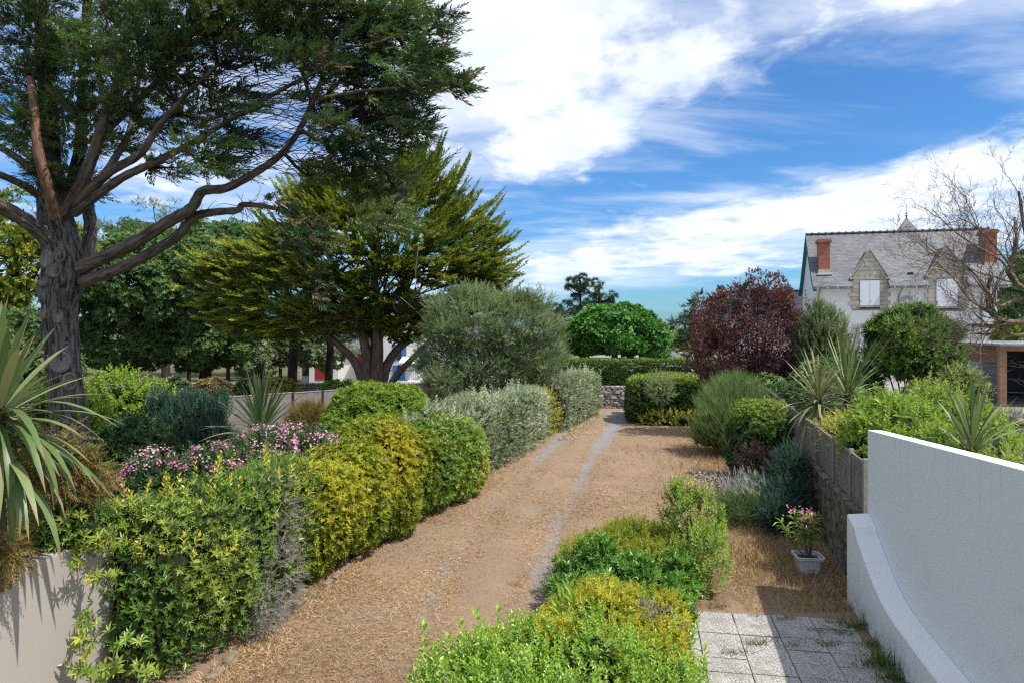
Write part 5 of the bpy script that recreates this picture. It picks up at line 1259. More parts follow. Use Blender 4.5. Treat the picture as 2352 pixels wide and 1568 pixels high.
tb.build('trunk', MATS['bark_dark'], t); p, n, r = clumps_on(bb, 2.2, .38, .35, .2); leaves_on_clumps(f, SPR[:3], p, n, r, 9, .5, .5, .05); f.build('crown', MATS['lf_cedar'], t)
PY = 27
t = thing('plum_tree', (P(1735, 900, PY)[0], PY, .15), 'purple-leaved plum tree in front of the slate-roofed house', 'tree')
pb = [bl(1725, 780, 105, 95, 100, PY), bl(1790, 790, 75, 75, 80, PY), bl(1660, 820, 68, 62, 70, PY), bl(1745, 715, 60, 52, 60, PY), bl(1800, 730, 45, 45, 45, PY), bl(1700, 840, 90, 45, 80, PY), bl(1625, 830, 38, 40, 40, PY), bl(1770, 850, 80, 45, 70, PY)]
tb = Tube(); f = Fol(); b0 = np.array([P(1735, 900, PY)[0], PY, .1])
for b in pb:
    for _ in range(6): e = np.array(b[:3]) + rvec(1)[0] * np.array(b[3:6]) * .85; tb.add(bez([b0 + rng.normal(0, .08, 3) * (1, 1, 0), b0 + (0, 0, 1.3) + rng.normal(0, .25, 3), (b0 + e) / 2 + (0, 0, .5), e], 12), (.07, .01), 5)
for px, py in ((1745, 640), (1685, 665), (1730, 655), (1800, 655), (1815, 672), (1765, 650), (1645, 690), (1625, 765), (1850, 690), (1780, 680), (1755, 665), (1700, 650), (1720, 670), (1670, 700), (1820, 690), (1705, 680), (1835, 720), (1610, 790)):
    e = P(px, py, PY + rng.normal() * .5); e = e + np.array([0, 0, rng.uniform(.05, .45)]); s_ = e + np.array([rng.normal() * .15, 0, -1.3]); tb.add(np.array([s_, e]), (.014, .005), 3)
    tt = rng.uniform(0, 1, 70); f.add(LEAFS[0], s_ + (e - s_) * tt[:, None] + rng.normal(0, .045, (70, 3)), unit(rvec(70) + (0, 0, .7)), rvec(70), rng.uniform(.06, .11, 70))
tb.build('trunk', MATS['bark_dark'], t)
pb2 = [(b[0], b[1], b[2], b[3] * .85, b[4] * .85, b[5] * .85) for b in pb] + [bl(1735 + 115 * math.cos(a), 775 - 105 * math.sin(a), r_, r_ * 1.5, r_, PY + rng.normal() * .5) for a, r_ in [(rng.uniform(-.5, 3.7), rng.uniform(13, 26)) for _ in range(26)]]
p, n, r = clumps_on(pb2, 4.4, .28, .7, .35); leaves_on_clumps(f, LEAFS, p, n, r, 58, .115, 1.3, .9); inb = [(b[0], b[1], b[2], b[3] * .6, b[4] * .6, b[5] * .6) for b in pb]; p, n, r = clumps_on(inb, 2.5, .5, .3, .1); leaves_on_clumps(f, LEAFS, p, n, r, 60, .15, 1.0, .6); f.build('crown', MATS['lf_plum'], t)

# ------------------------------------------------------------------ the bare tree at the right edge
BY = 20.0
bt = thing('bare_tree', (15.9, BY, 1.2), 'leafless lichen-covered tree reaching in from the right edge', 'tree')
tb = Tube(); tl = Tube(); tips = []
rules = dict(seg=.14, wob=.17, trop=(-.15, -.05, .30), tk=.14, taper=.55, kids=[6, 5, 4, 3], max=4, t0=.25, spread=.75, ls=.60, rs=.55, rmin=.0042)
main = bez([np.array([15.9, BY, 1.1]), P(2440, 860, BY), P(2415, 780, BY), P(2410, 720, BY)], 14); tl.add(main, (.30, .22), 10)
LBK = .75
LB = [([(2410, 735), (2352, 742), (2300, 735), (2275, 715), (2268, 672), (2275, 640)], .13, .05), ([(2410, 740), (2340, 770), (2290, 752), (2240, 745), (2205, 755)], .07, .02), ([(2412, 720), (2380, 680), (2340, 655), (2320, 610), (2335, 560), (2330, 500)], .13, .03), ([(2412, 730), (2372, 690), (2330, 690), (2290, 700), (2250, 640), (2210, 610)], .09, .02), ([(2410, 715), (2400, 640), (2370, 590), (2352, 520), (2340, 440)], .12, .03), ([(2340, 655), (2300, 600), (2250, 570), (2190, 530), (2140, 480)], .05, .01), ([(2320, 610), (2280, 560), (2240, 520), (2200, 500)], .045, .01), ([(2275, 715), (2230, 690), (2190, 640), (2150, 600)], .045, .01), ([(2268, 672), (2230, 620), (2170, 580), (2120, 590)], .04, .01), ([(2300, 735), (2270, 760), (2250, 800)], .035, .01)]
for pts, r0, r1 in LB:
    P3 = bez([P(x, y, BY - .5 + 1.0 * rng.uniform() * (i / len(pts))) for i, (x, y) in enumerate(pts)], 6 * len(pts)); rs = np.linspace(r0 * LBK, r1, len(P3)); tl.add(P3, rs, 8)
    for k in range(10):
        i_ = int(rng.uniform(.2, 1.0) * (len(P3) - 1)); d_ = unit(unit(P3[i_] - P3[max(0, i_ - 3)]) + rvec(1)[0] * .8 + np.array([-.25, -.05, .25]))
        grow(tb, P3[i_], d_, rng.uniform(.7, 1.35), max(rs[i_] * .35, .010), 1, dict(rules, kids=[6, 4, 3, 3]), tips)
tl.build('limbs', MATS['bark_lichen'], bt); tb.build('twigs', MATS['bark_bare'], bt)
# ------------------------------------------------------------------ hedges and shrubs on the left of the drive
def along(pts, w, h, n, z0=0.0, p=3.5, over=1.45):
    c = bez([(x, y, 0) for x, y in pts], n * 6); L = np.linalg.norm(np.diff(c, axis=0), axis=1).sum()
    res = []; st = L / n
    for i in range(n):
        q = c[int((i + .5) / n * (len(c) - 1))]; res.append((q[0], q[1], z0 + h / 2, w / 2, st / 2 * over, h / 2, p))
    return res
ysp = lambda a, b, f=1.4, s=4: (lambda q: np.clip(a + b * noise3(q, f, s), 0, 1))
def bank(pts, w, h, n, jit=.1, p=2.8, zc=None):        # a loosely clipped stretch of hedge: many uneven lobes along a line
    c = bez([(x, y, 0) for x, y in pts], n * 6); L = np.linalg.norm(np.diff(c, axis=0), axis=1).sum(); res = []
    for i in range(n):
        q = c[int((i + .5) / n * (len(c) - 1))]; hh = h * (1 + rng.normal() * jit); ww = w * (1 + rng.normal() * jit)
        res.append((q[0] + rng.normal() * .06, q[1], hh / 2, ww / 2, max(L / n * 1.25, .5), hh / 2, p))
        for _ in range(2): res.append((q[0] + rng.uniform(-.4, .62) * w / 2, q[1] + rng.normal() * .25, hh * rng.uniform(.45, .86), w * rng.uniform(.22, .34), rng.uniform(.32, .5), hh * rng.uniform(.18, .26), 2.2))
    return res
hb = [(-4.72, 8.75, 1.35, .5, .6, .55, 2.4), (-5.1, 8.25, 1.68, .45, .5, .28, 2.2), (-4.88, 7.95, 1.80, .46, .42, .36, 2.2)] + bank([(-4.1, 8.45), (-3.98, 9.4), (-3.8, 10.3), (-3.6, 11.2)], 1.5, 1.98, 5, .04)
h = shrub('mixed_hedge', 'large clipped yellow-green hedge in the left foreground', 'hedge', hb, SHT + ROSN[:1] + [T_shoot(77, 7, .2, .3, 50)], 330, .092, MATS['lf_pitto'], depth=.34, rough=.16, fr=2.6, up=.45, rndf=ysp(.40, .32), tipf=lambda q: np.clip((noise3(q, 1.6, 8) - .5) * 1.1, 0, .5), stems=14, nrmr=.9)
f = Fol(); p, n = sample_blobs(hb, 5, .0, .1, 2.6, .5, back=.1); mk = n[:, 2] > .1; p, n = p[mk], n[mk]
f.add(SHT[1], p, unit(n * .5 + (0, 0, .9) + rng.normal(0, .2, p.shape)), rvec(len(p)), rng.uniform(.14, .3, len(p)), rng.uniform(.5, 1, len(p))); f.build('stray_shoots', MATS['lf_pitto'], h)
f = Fol(); p, n = sample_blobs(hb, 40, .05, .16, 2.6, .1); f_d = unit(n + (0, 0, .5) + rng.normal(0, .35, p.shape)); w = rng.integers(0, 4, len(p))
keep = noise3(p, 1.3, 21) > .0
for k in range(4): mk = (w == k) & keep; f.add(ROS6[k], p[mk], f_d[mk], rvec(mk.sum()), rng.uniform(.065, .11, mk.sum()), np.clip(rng.normal(.6, .2, mk.sum()), 0, 1), np.clip(noise3(p[mk], 1.5, 22) * .5, 0, .6))
f.build('shoot_tips', MATS['lf_pitto'], h)
gp_ = [(-3.22, 10.0, .55, .16, .55, .5), (-3.4, 10.3, 1.5, .34, .32, .42), (-3.22, 9.35, .35, .16, .35, .32), (-3.2, 10.8, 1.1, .22, .4, .38), (-3.3, 10.2, 1.0, .16, .3, .4)]
f = Fol(); p, n = sample_blobs(gp_, 330, .12, .1, 4, .05, back=.2)
for k in range(4): mk = rng.integers(0, 4, len(p)) == k; f.add(TWG[k], p[mk], unit(n[mk] + rng.normal(0, .5, (mk.sum(), 3))), rvec(mk.sum()), rng.uniform(.09, .17, mk.sum()))
f.build('dead_twigs', MATS['lf_grey'], h)
tb = Tube()
for _ in range(26):
    s_ = np.array([rng.uniform(-4.75, -4.2), rng.uniform(8.0, 9.0), .0]); e = s_ + np.array([rng.uniform(-.35, .25), rng.uniform(-.25, .2), rng.uniform(.8, 1.75)]); tb.add(bez([s_, (s_ + e) / 2 + rng.normal(0, .1, 3), e], 8), (.018, .007), 5)
tb.build('bare_stems', MATS['stem'], h)
f = Fol()                                             # loose whorls hanging over the rendered wall
for px, py, Y in ((380 * .357 + 60, 1225, 8.0), (150, 1190, 7.9), (215, 1190, 8.0), (120, 1170, 8.1), (170, 1295, 7.7), (110, 1285, 7.8), (250, 1330, 7.7), (195, 1480, 7.6), (240, 1540, 7.5), (210, 1560, 7.5), (290, 1470, 7.5), (200, 1420, 7.7), (330, 1545, 7.5), (260, 1240, 7.7), (180, 1530, 7.55)):
    for _ in range(7):
        q = P(px + rng.normal() * 16, py + rng.normal() * 13, Y + rng.normal() * .12); f.add(ROS6[rng.integers(0, 4)], q[None], unit(np.array([rng.normal() * .5, -.4, .55 + rng.normal() * .35]))[None], rvec(1), np.array([rng.uniform(.09, .13)]), np.array([rng.uniform(.45, 1)]), np.array([max(0, rng.normal(0, .25))]))
f.build('loose_whorls', MATS['lf_pitto'], h)
shrub('pittosporum_shrub', 'golden pittosporum shrub just behind the foreground hedge', 'shrub', bank([(-3.55, 11.4), (-3.3, 12.2), (-3.1, 13.0)], 1.5, 1.88, 3, .05), ROSN + ROSU[:1] + SHT[:1], 320, .082, MATS['lf_yellow'], depth=.3, rough=.18, up=.6, nrmr=.8, rndf=ysp(.42, .32), tipf=lambda q: np.clip(noise3(q, 2.2, 31) * .7, 0, .8))
shrub('pittosporum_shrub', 'brightest yellow pittosporum dome in the middle of the left hedges', 'shrub', [(-2.75, 14.2, 1.0, 1.05, 1.1, 1.18, 2.6)] + bank([(-3.0, 13.2), (-2.6, 14.3), (-2.15, 15.4)], 1.6, 1.85, 4, .08), ROSN + SHT[:1], 300, .085, MATS['lf_yellow'], depth=.25, rough=.14, up=.6, rndf=lambda q: np.clip(.10 + .19 * q[:, 2] + .30 * noise3(q, 1.9, 7), 0, 1), tipf=lambda q: np.clip(noise3(q, 2.6, 32) * .5, 0, .45))
shrub('pittosporum_shrub', 'yellow-green pittosporum between the yellow dome and the silver hedge', 'shrub', bank([(-2.2, 15.5), (-1.85, 16.6), (-1.4, 17.8)], 1.6, 1.92, 4, .07), ROSN + SHT[:1], 280, .09, MATS['lf_pitto'], depth=.25, rough=.18, up=.6, rndf=ysp(.62, .3), tipf=lambda q: np.clip(noise3(q, 1.8, 33) * .6, 0, .6))
q = P(865, 935, 19); shrub('round_shrub', 'glossy green rounded shrub behind the yellow pittosporum', 'shrub', [(q[0], 19.5, 1.1, 1.45, 1.2, 1.42, 2.3), (q[0] - .8, 19.0, .9, .8, .9, 1.0, 2.2), (q[0] + .9, 19.2, .95, .8, .9, 1.15, 2.2)], ROSN, 230, .13, MATS['lf_green'], depth=.25, rough=.12, rndf=ysp(.55, .25))
ha = along([(-2.1, 17.3), (-1.35, 19.8), (-.35, 22.6), (.75, 26.4)], 1.55, 1.9, 12, 0, 4.0, 2.2)
shrub('silver_hedge', 'long silver-leaved hedge along the left of the drive', 'hedge', ha, SHT[:3] + LEAFS, 190, .135, MATS['lf_silver'], depth=.25, rough=.16, fr=1.8, rndf=ysp(.55, .25), tipf=lambda q: np.clip(noise3(q, 3.0, 41) * .3, 0, .4), stems=10)
hb2 = along([(1.55, 28.6), (2.5, 31.2), (3.6, 34.2)], 1.45, 2.0, 7, 0, 4.0, 2.2)
shrub('silver_hedge', 'shorter silver-leaved hedge block beyond the dark gap', 'hedge', hb2, SHT[:3] + LEAFS, 150, .15, MATS['lf_silver'], depth=.22, rough=.10, fr=1.8, rndf=ysp(.5, .25), tipf=lambda q: np.zeros(len(q)), stems=6)
shrub('gap_shrub', 'yellow-green shoots in the gap between the two silver hedges', 'shrub', [(1.15, 27.5, .7, .5, .7, .95, 2.2)], SHT, 70, .25, MATS['lf_pitto'], rndf=ysp(.5, .2))
# pink oleander
ob = [(-5.95, 12.0, .95, .6, .6, .98), (-5.2, 12.5, 1.0, .75, .7, .95), (-4.6, 13.1, 1.05, .8, .7, 1.03), (-3.95, 13.3, 1.05, .7, .7, 1.05), (-3.55, 13.1, 1.0, .5, .5, .95)]
for nm_, bl_, mt_ in (('silver_hedge', ha, 'lf_silver'), ('silver_hedge.001', hb2, 'lf_silver')):
    f = Fol(); p, n = sample_blobs(bl_, 5, .0, .1, 2.6, .6, back=.1); mk = n[:, 2] > .3; p, n = p[mk], n[mk]
    f.add(SHT[2], p, unit(n * .4 + (0, 0, .9) + rng.normal(0, .25, p.shape)), rvec(len(p)), rng.uniform(.2, .42, len(p)), rng.uniform(.5, 1, len(p)), np.zeros(len(p))); f.build('stray_shoots', MATS[mt_], bpy.data.objects[nm_])
t = shrub('oleander', 'oleander covered in pink flowers behind the foreground hedge', 'shrub', ob, TWG[:2] + SHT, 70, .24, MATS['lf_dark'], depth=.25, rough=.12, up=.8, rndf=ysp(.7, .3))
f = Fol(); p, n = sample_blobs(ob, 34, .02, .14, 2.2, .75, back=.2)
up_ = n[:, 2] > -.1; p, n = p[up_], n[up_]
for c, nn in zip(p, n):
    if noise3(c[None], 2.0, 55)[0] < -.6: continue
    m_ = rng.integers(9, 22); sp_ = rvec(m_); sp_ = np.where(((sp_ * nn).sum(1) < 0)[:, None], -sp_, sp_)
    f.add(FLW[rng.integers(0, 3)], c + nn * .06 + sp_ * rng.uniform(.04, .13, (m_, 1)), unit(sp_ + nn * .4), rvec(m_), rng.uniform(.018, .03, m_), np.clip(rng.normal(.5, .3, m_), 0, 1))
f.build('flowers', MATS['lf_pink'], t)
# dark shrubs between cypress trunk and fence
shrub('laurel_shrub', 'dark blue-green shrub at the foot of the cypress trunk', 'shrub', [(-8.6, 16.3, 1.0, .8, .8, 1.0), (-8.0, 16.2, .8, .6, .6, .85), (-9.2, 16.6, .8, .6, .6, .8)], ROSN, 220, .13, MATS['lf_dark'], rndf=ysp(.5, .3))
t = shrub('rosemary_shrub', 'grey-green upright bushy shrub between the dark shrub and the grey fence', 'shrub', [(-8.8, 19.8, 1.0, .95, .8, 1.15), (-8.1, 19.5, .7, .6, .6, .75)], TWG, 170, .24, MATS['lf_teucrium'], up=1.6, rough=.12, ks=.6)
f = Fol(); pz = np.stack([rng.uniform(-10.1, -7.9, 260), rng.uniform(19.6, 20.3, 260), rng.uniform(1.4, 1.9, 260)], 1); f.add(TWG[0], pz, unit(np.array([0, 0, 1]) + rng.normal(0, .13, pz.shape)), rvec(260), rng.uniform(.35, .6, 260)); f.build('flower_spires', MATS['lf_teucrium'], t)
shrub('fig_shrub', 'light green leafy shrubs right of the cypress trunk', 'shrub', [(-12.3, 22.5, 1.6, .9, .8, .9), (-11.6, 23.0, 1.3, .8, .7, .8), (-13.0, 22.3, 1.2, .7, .7, .9), (-10.9, 23.2, 1.0, .8, .6, .75)], SHT, 48, .36, MATS['lf_green'], rndf=ysp(.7, .25), rough=.25)
shrub('fig_shrub', 'light green shrub low at the left edge behind the spiky palm', 'shrub', [(-11.8, 18.5, 1.3, 1.3, .8, 1.2), (-13.6, 18.5, 1.4, 1.2, .8, 1.2)], SHT, 40, .34, MATS['lf_green'], rndf=ysp(.55, .25), rough=.2)
shrub('broom_shrub', 'dry olive-brown broom in front of the grey panel fence', 'shrub', [(-6.2, 22.0, .95, .65, .5, .85), (-6.6, 22.4, .8, .5, .5, .7)], [T_needles(40, 14, 30, .012)], 150, .4, MATS['lf_seed'], up=1.6, depth=.4)
shrub('ivy_shrub', 'dark green climber on the grey fence beside the round shrub', 'shrub', [(-6.0, 24.5, .75, .7, .5, .7), (-5.3, 25.5, .7, .6, .5, .65)], ROS, 80, .16, MATS['lf_dark'])
for i_, (x, y, r, lab, mt) in enumerate([(-16.5, 39.6, .9, 'low dry shrub leftmost along the roadside wall', 'lf_seed'), (-14.4, 39.7, .8, 'clipped green shrub against the roadside wall', 'lf_oak'), (-12.7, 39.4, .9, 'yellowish shrub at the foot of the roadside wall near the pine', 'lf_pitto'), (-9.3, 38.6, .9, 'leafy green shrub below the red door', 'lf_green'), (-18.6, 39.5, .8, 'pale flowering shrub against the roadside wall', 'lf_ash')]):
    shrub('roadside_shrub', lab, 'shrub', [(x, y, .75, r * 1.1, .5, .55), (x + .6, y, .6, r * .7, .4, .42)], ROS, 60, .2, MATS[mt], base=.3, stems=2)

shrub('ground_cover_shrub', 'low leafy ground cover on the raised bed left of the big cordyline', 'shrub', [(-6.3, 7.3, 1.5, .6, .6, .3), (-7.2, 8.0, 1.5, .8, .7, .4), (-8.3, 8.4, 1.5, .8, .7, .45), (-6.2, 8.6, 1.5, .7, .5, .45), (-7.2, 6.6, 1.5, .7, .6, .3)], SHT, 110, .2, MATS['lf_green'], base=1.47, zmin=1.5, rough=.12, rndf=ysp(.4, .3))
# ------------------------------------------------------------------ cordylines: every strap leaf its own piece
def strap_mesh(seed, L, w, droop, keel=.25):
    r = np.random.default_rng(seed); n = 8; V, Fs = [], []
    for i in range(n + 1):
        t = i / n; ww = w * (.55 + .9 * t) * (1 - t ** 3.5) if t < .5 else w * (1.0) * (1 - ((t - .5) / .5) ** 2.2) * 1.0
        ww = max(ww, .0015); a = droop * t ** 1.6
        y = L * (t - .12 * droop * t ** 3); z = -L * .5 * droop * t ** 2.2
        V += [(-ww, y, z + ww * keel), (0, y, z), (ww, y, z + ww * keel)]
    for i in range(n):
        for k in range(2): Fs.append((i * 3 + k, i * 3 + k + 1, i * 3 + k + 4, i * 3 + k + 3))
    return pymesh('leaf', V, Fs, True)
def cordyline(label, head, gz, L, w, nl, mat, up0=85, lo=-35, tr=.06, seed=0, side=None, dead=0, group='spiky cordylines'):
    t = thing('cordyline', (head[0], head[1], gz), label, 'plant', group); o3 = org(t)
    Tube().add(np.array([(head[0] + .03, head[1], gz - .05), (head[0] - .02, head[1], (gz + head[2]) / 2), (head[0], head[1], head[2] + .02)]), (tr * 1.3, tr, tr), 8).build('stem', MATS['stem'], t)
    me = []
    for k in range(7):
        m = strap_mesh(seed + k, L * random.uniform(.85, 1.1), w, (.15, .3, .5, .75, 1.0, 1.3, 1.6)[k]); m.materials.append(MATS[mat]); me.append(m)
    for i in range(nl):
        el = math.radians(up0 + (lo - up0) * (i / nl) ** 1.1 + random.uniform(-8, 8)); az = i * 2.39996 + random.uniform(-.3, .3)
        k = min(6, max(0, int((1 - (math.degrees(el) - lo) / (up0 - lo)) * 5.5 + random.uniform(-1, 1))))
        o = bpy.data.objects.new('leaf', me[k]); COL.objects.link(o); o.parent = t
        d = Vector((math.cos(az) * math.cos(el), math.sin(az) * math.cos(el), math.sin(el)))
        z = (Vector((0, 0, 1)) - d * d.z); z = z.normalized() if z.length > .05 else Vector((-math.cos(az), -math.sin(az), 0))
        x = d.cross(z); M = Matrix((x, d, z)).transposed().to_4x4(); s_ = random.uniform(.8, 1.1)
        o.matrix_local = Matrix.Translation(Vector(head - o3) + d * tr * .6 + Vector((0, 0, -.25 * (i / nl)))) @ M @ Matrix.Scale(s_, 4)
    return t
c1 = cordyline('big cordyline with broad grey-green straps at the left edge', np.array([-5.10, 7.12, 3.22]), 1.47, 1.05, .043, 84, 'strap_green', 88, -40, .08, 10)
for k in range(22):                                  # the fan of leaves hanging below the head
    az = random.uniform(-1.2, .9); 
    o = bpy.data.objects.new('leaf', bpy.data.meshes['leaf.005'] if 'leaf.005' in bpy.data.meshes else bpy.data.meshes['leaf']); COL.objects.link(o); o.parent = c1
    el = math.radians(random.uniform(-25, 35)); d = Vector((math.cos(az) * math.cos(el), math.sin(az) * math.cos(el), math.sin(el))); z = (Vector((0, 0, 1)) - d * d.z).normalized(); x = d.cross(z)
    o.matrix_local = Matrix.Translation(Vector((0.02, 0, 1.75 - 0.6 * random.random()))) @ Matrix((x, d, z)).transposed().to_4x4() @ Matrix.Scale(random.uniform(.8, 1.05), 4)
f = Fol()                                            # spent brown flower panicles under the head
for c, r_, n_ in ((P(135, 1060, 7.7), .40, 520), (P(205, 1100, 7.9), .26, 260), (P(60, 1120, 7.5), .25, 220), (P(5, 1270, 6.9), .24, 260)):
    d = rvec(n_); pz = c + d * r_ * rng.uniform(.2, 1, (n_, 1)) * np.array([1, .8, 1.1]); f.add(TWG[rng.integers(0, 4)], pz, unit(d * .6 + (.15, -.1, -.35) + rng.normal(0, .4, d.shape)), rvec(n_), rng.uniform(.10, .2, n_))
f.build('seed_panicles', MATS['lf_seed'], c1)
tb = Tube()
for c in (P(135, 1060, 7.7), P(205, 1100, 7.9), P(5, 1270, 6.9), P(60, 1120, 7.5)):
    tb.add(bez([np.array([-5.1, 7.12, 3.1]), (np.array([-5.1, 7.12, 3.25]) + c) / 2 + (0, 0, .18), c + (0, 0, -.25)], 12), (.014, .004), 4)
tb.build('panicle_stalks', MATS['stem'], c1)
cordyline('upright cordyline above the pink oleander', P(600, 990, 15), .18, 1.35, .030, 96, 'strap_green', 88, -10, .07, 30)
cordyline('drooping pale cordyline on the terrace left of the taller one', np.array([7.0, 16.4, 2.42]), 1.18, 1.1, .026, 120, 'strap_pale', 80, -55, .06, 50)
cordyline('tall spiky cordyline on the terrace behind the plank fence', np.array([7.75, 16.6, 2.5]), 1.18, 1.42, .028, 110, 'strap_green', 88, -35, .07, 70)
cordyline('broad cordyline just behind the top of the white stair wall', np.array([6.98, 10.9, 2.22]), 1.18, 1.1, .031, 76, 'strap_green', 86, -22, .07, 90)
cordyline('low cordyline at the right edge beside the terrace drive', P(2345, 1110, 9.6), 1.18, .6, .018, 34, 'strap_pale', 86, -25, .05, 110)

# ------------------------------------------------------------------ right side of the drive
blk = [(6.48, 31.1, .94, 1.46, .9, .96, 9.0), (6.85, 32.3, .94, 1.5, .9, .96, 9.0), (7.25, 33.6, .94, 1.5, .9, .96, 9.0)]
shrub('clipped_hedge', 'square clipped hedge block at the right bend of the drive', 'hedge', blk, LEAFS + ROSN[:1], 420, .115, MATS['lf_hedge'], depth=.16, rough=.08, fr=2.5, rndf=ysp(.45, .25), tipf=lambda q: np.clip((q[:, 2] - 1.55) * 2.2, 0, .9), stems=8, ks=.88)  # yellower growth on top also carries the lit top face in its colour
shrub('creeping_shrub', 'low yellow-green ground cover under the hedge block', 'shrub', [(6.4, 29.9, .2, .8, .3, .32), (7.3, 29.8, .2, .6, .3, .28), (5.7, 30.0, .1, .4, .2, .18)], SHT, 70, .2, MATS['lf_pitto'], rndf=ysp(.65, .2), stems=0)
fhb = [(x, 37.3, 1.2, 1.15, .62, 1.2, 5.0) for x in np.arange(.6, 11.5, 1.6)]
shrub('long_hedge', 'long flat-topped clipped hedge above the dry stone wall', 'hedge', fhb, LEAFS, 420, .13, MATS['lf_hedge'], depth=.14, rough=.04, fr=2.5, rndf=ysp(.45, .25), tipf=lambda q: np.clip((q[:, 2] - 2.25) * 4, 0, .7), stems=6)  # lighter leaf colour near the top, painted like the block's lit top
t = thing('standard_tree', (P(1517, 960, 29.75)[0], 29.75, 0), 'small lollipop-shaped standard tree against the hedge block', 'tree'); Tube().add(np.array([(t.location.x, 29.75, -.02), (t.location.x + .02, 29.75, .6), (t.location.x, 29.75, 1.4)]), (.03, .02), 6).build('trunk', MATS['stem'], t)
f = Fol(); p, n = sample_blobs([(t.location.x, 29.7, 1.58, .5, .42, .52), (t.location.x + .1, 29.7, 1.3, .45, .38, .3)], 150, .3, .1, 3); f.add(TWG[0], p, unit(n + (0, 0, .6) + rng.normal(0, .4, p.shape)), rvec(len(p)), rng.uniform(.18, .3, len(p)), rng.uniform(.5, 1, len(p))); f.build('crown', MATS['lf_olive'], t)
# Spanish broom
t = thing('spanish_broom', (7.15, 23.2, 0), 'large fine-stemmed green broom bush right of the drive', 'shrub'); f = Fol()
BR = [(T_needles(60 + k, 9, 26, .010)) for k in range(3)]
bb = [(7.15, 23.3, 1.15, 1.35, 1.1, 1.45), (6.6, 22.7, .85, .95, .9, 1.05), (7.8, 23.2, 1.0, .9, .9, 1.2), (6.3, 23.2, .7, .7, .8, .8)]
p, n = sample_blobs(bb, 120, .55, .15, 1.5, .1); cb = np.array([7.1, 23.3, -.2])
for k in range(3): mk = rng.integers(0, 3, len(p)) == k; f.add(BR[k], p[mk] - n[mk] * .15, unit(unit(p[mk] - cb) * .9 + (0, 0, .55) + rng.normal(0, .13, (mk.sum(), 3))), rvec(mk.sum()), rng.uniform(.35, .65, mk.sum()))
f.build('stems', MATS['lf_broom'], t); blob_core(bb, 'dark_core', MATS['twigs'], t, .62)
f = Fol(); mk = rng.uniform(size=len(p)) < .006; f.add(FLW[0], p[mk], n[mk], rvec(mk.sum()), rng.uniform(.03, .05, mk.sum())); f.build('yellow_flowers', MATS['lf_yellow'], t)
shrub('clipped_shrub', 'clipped glossy green ball against the plank fence', 'shrub', [(6.62, 18.9, 1.05, .98, .95, 1.08, 3.0), (6.4, 18.3, .9, .7, .6, .9, 2.8)], LEAFS + ROSN[:2], 420, .085, MATS['lf_hedge'], depth=.2, rough=.13, fr=3, rndf=lambda q: np.clip(.1 + .3 * q[:, 2] + .2 * noise3(q, 2, 4), 0, 1), tipf=lambda q: np.clip((q[:, 2] - 1.3) * .9, 0, .6), zmin=.15)  # leaf colour rises with height: lit top and darker sides painted in
shrub('purple_shrub', 'small dark purple shrub in front of the clipped ball', 'shrub', [(5.75, 17.2, .75, .38, .35, .5), (6.05, 17.0, .6, .3, .3, .4)], SHT, 70, .2, MATS['lf_plum'], up=.9, core=False)
shrub('dark_shrub', 'dark green shrub leaning on the mossy retaining wall', 'shrub', [(5.75, 14.75, .9, .42, .45, .72), (5.55, 14.3, .55, .42, .4, .5), (5.2, 13.9, .4, .4, .35, .4)], TWG, 300, .16, MATS['lf_teucrium'], up=.6, rough=.12)
t = shrub('lavender', 'lavender clump with pale flower spikes beside the dark shrub', 'shrub', [(4.85, 14.7, .28, .55, .45, .38), (5.15, 15.2, .38, .5, .45, .45), (4.65, 15.3, .2, .35, .3, .28)], [T_needles(70, 10, 45, .02)], 190, .26, MATS['lf_broom'], up=1.0, core=True, stems=0, ks=.6)
f = Fol(); ff = Fol(); m_ = 330; s_ = np.stack([rng.normal(4.95, .42, m_), rng.normal(15.0, .35, m_), rng.uniform(.3, .55, m_)], 1); d = unit(np.stack([rng.normal(-.45, .35, m_), rng.normal(0, .25, m_), np.ones(m_)], 1)); L_ = rng.uniform(.3, .6, m_)
f.add((np.array([(-.006, 0, 0), (.006, 0, 0), (0, 1, 0)]), np.array([(0, 1, 2)]), np.array([.5])), s_, d, rvec(m_), L_); f.build('stalks', MATS['lf_broom'], t)
ff.add(TWG[1], s_ + d * (L_ * .86)[:, None], d, rvec(m_), rng.uniform(.09, .14, m_)); ff.build('flower_spikes', MATS['lf_lav'], t)
# oleander in the pot
t = thing('potted_oleander', (4.84, 11.75, .25), 'young pink-flowered oleander growing in the white pot', 'plant'); tb = Tube(); f = Fol(); ff = Fol(); b0 = np.array([4.84, 11.75, .25])
for k in range(6):
    e = b0 + np.array([rng.normal() * .17, rng.normal() * .15, rng.uniform(.45, .74)]); tb.add(bez([b0 + rng.normal(0, .02, 3) * (1, 1, 0), (b0 + e) / 2 + rng.normal(0, .03, 3), e], 8), (.012, .006), 5)
    m_ = 30; tt = rng.uniform(.45, 1.05, m_); f.add(T_leaf6(.085, .03, -.25), b0 + (e - b0) * tt[:, None], unit(rvec(m_) * (1, 1, .5) + (0, 0, .35)), np.tile((0, 0, 1.), (m_, 1)) + rng.normal(0, .2, (m_, 3)), rng.uniform(.13, .22, m_), rng.uniform(.2, .9, m_))
    if k < 5: m_ = 16; ff.add(FLW[k % 3], e + (-.04, 0, .08) + rng.normal(0, .045, (m_, 3)), unit(rvec(m_) + (0, -.4, .8)), rvec(m_), rng.uniform(.02, .032, m_), np.clip(rng.normal(.3, .25, m_), 0, 1))
tb.build('stem', MATS['stem'], t); f.build('leaves', MATS['lf_green'], t); ff.build('flowers', MATS['lf_pink'], t)
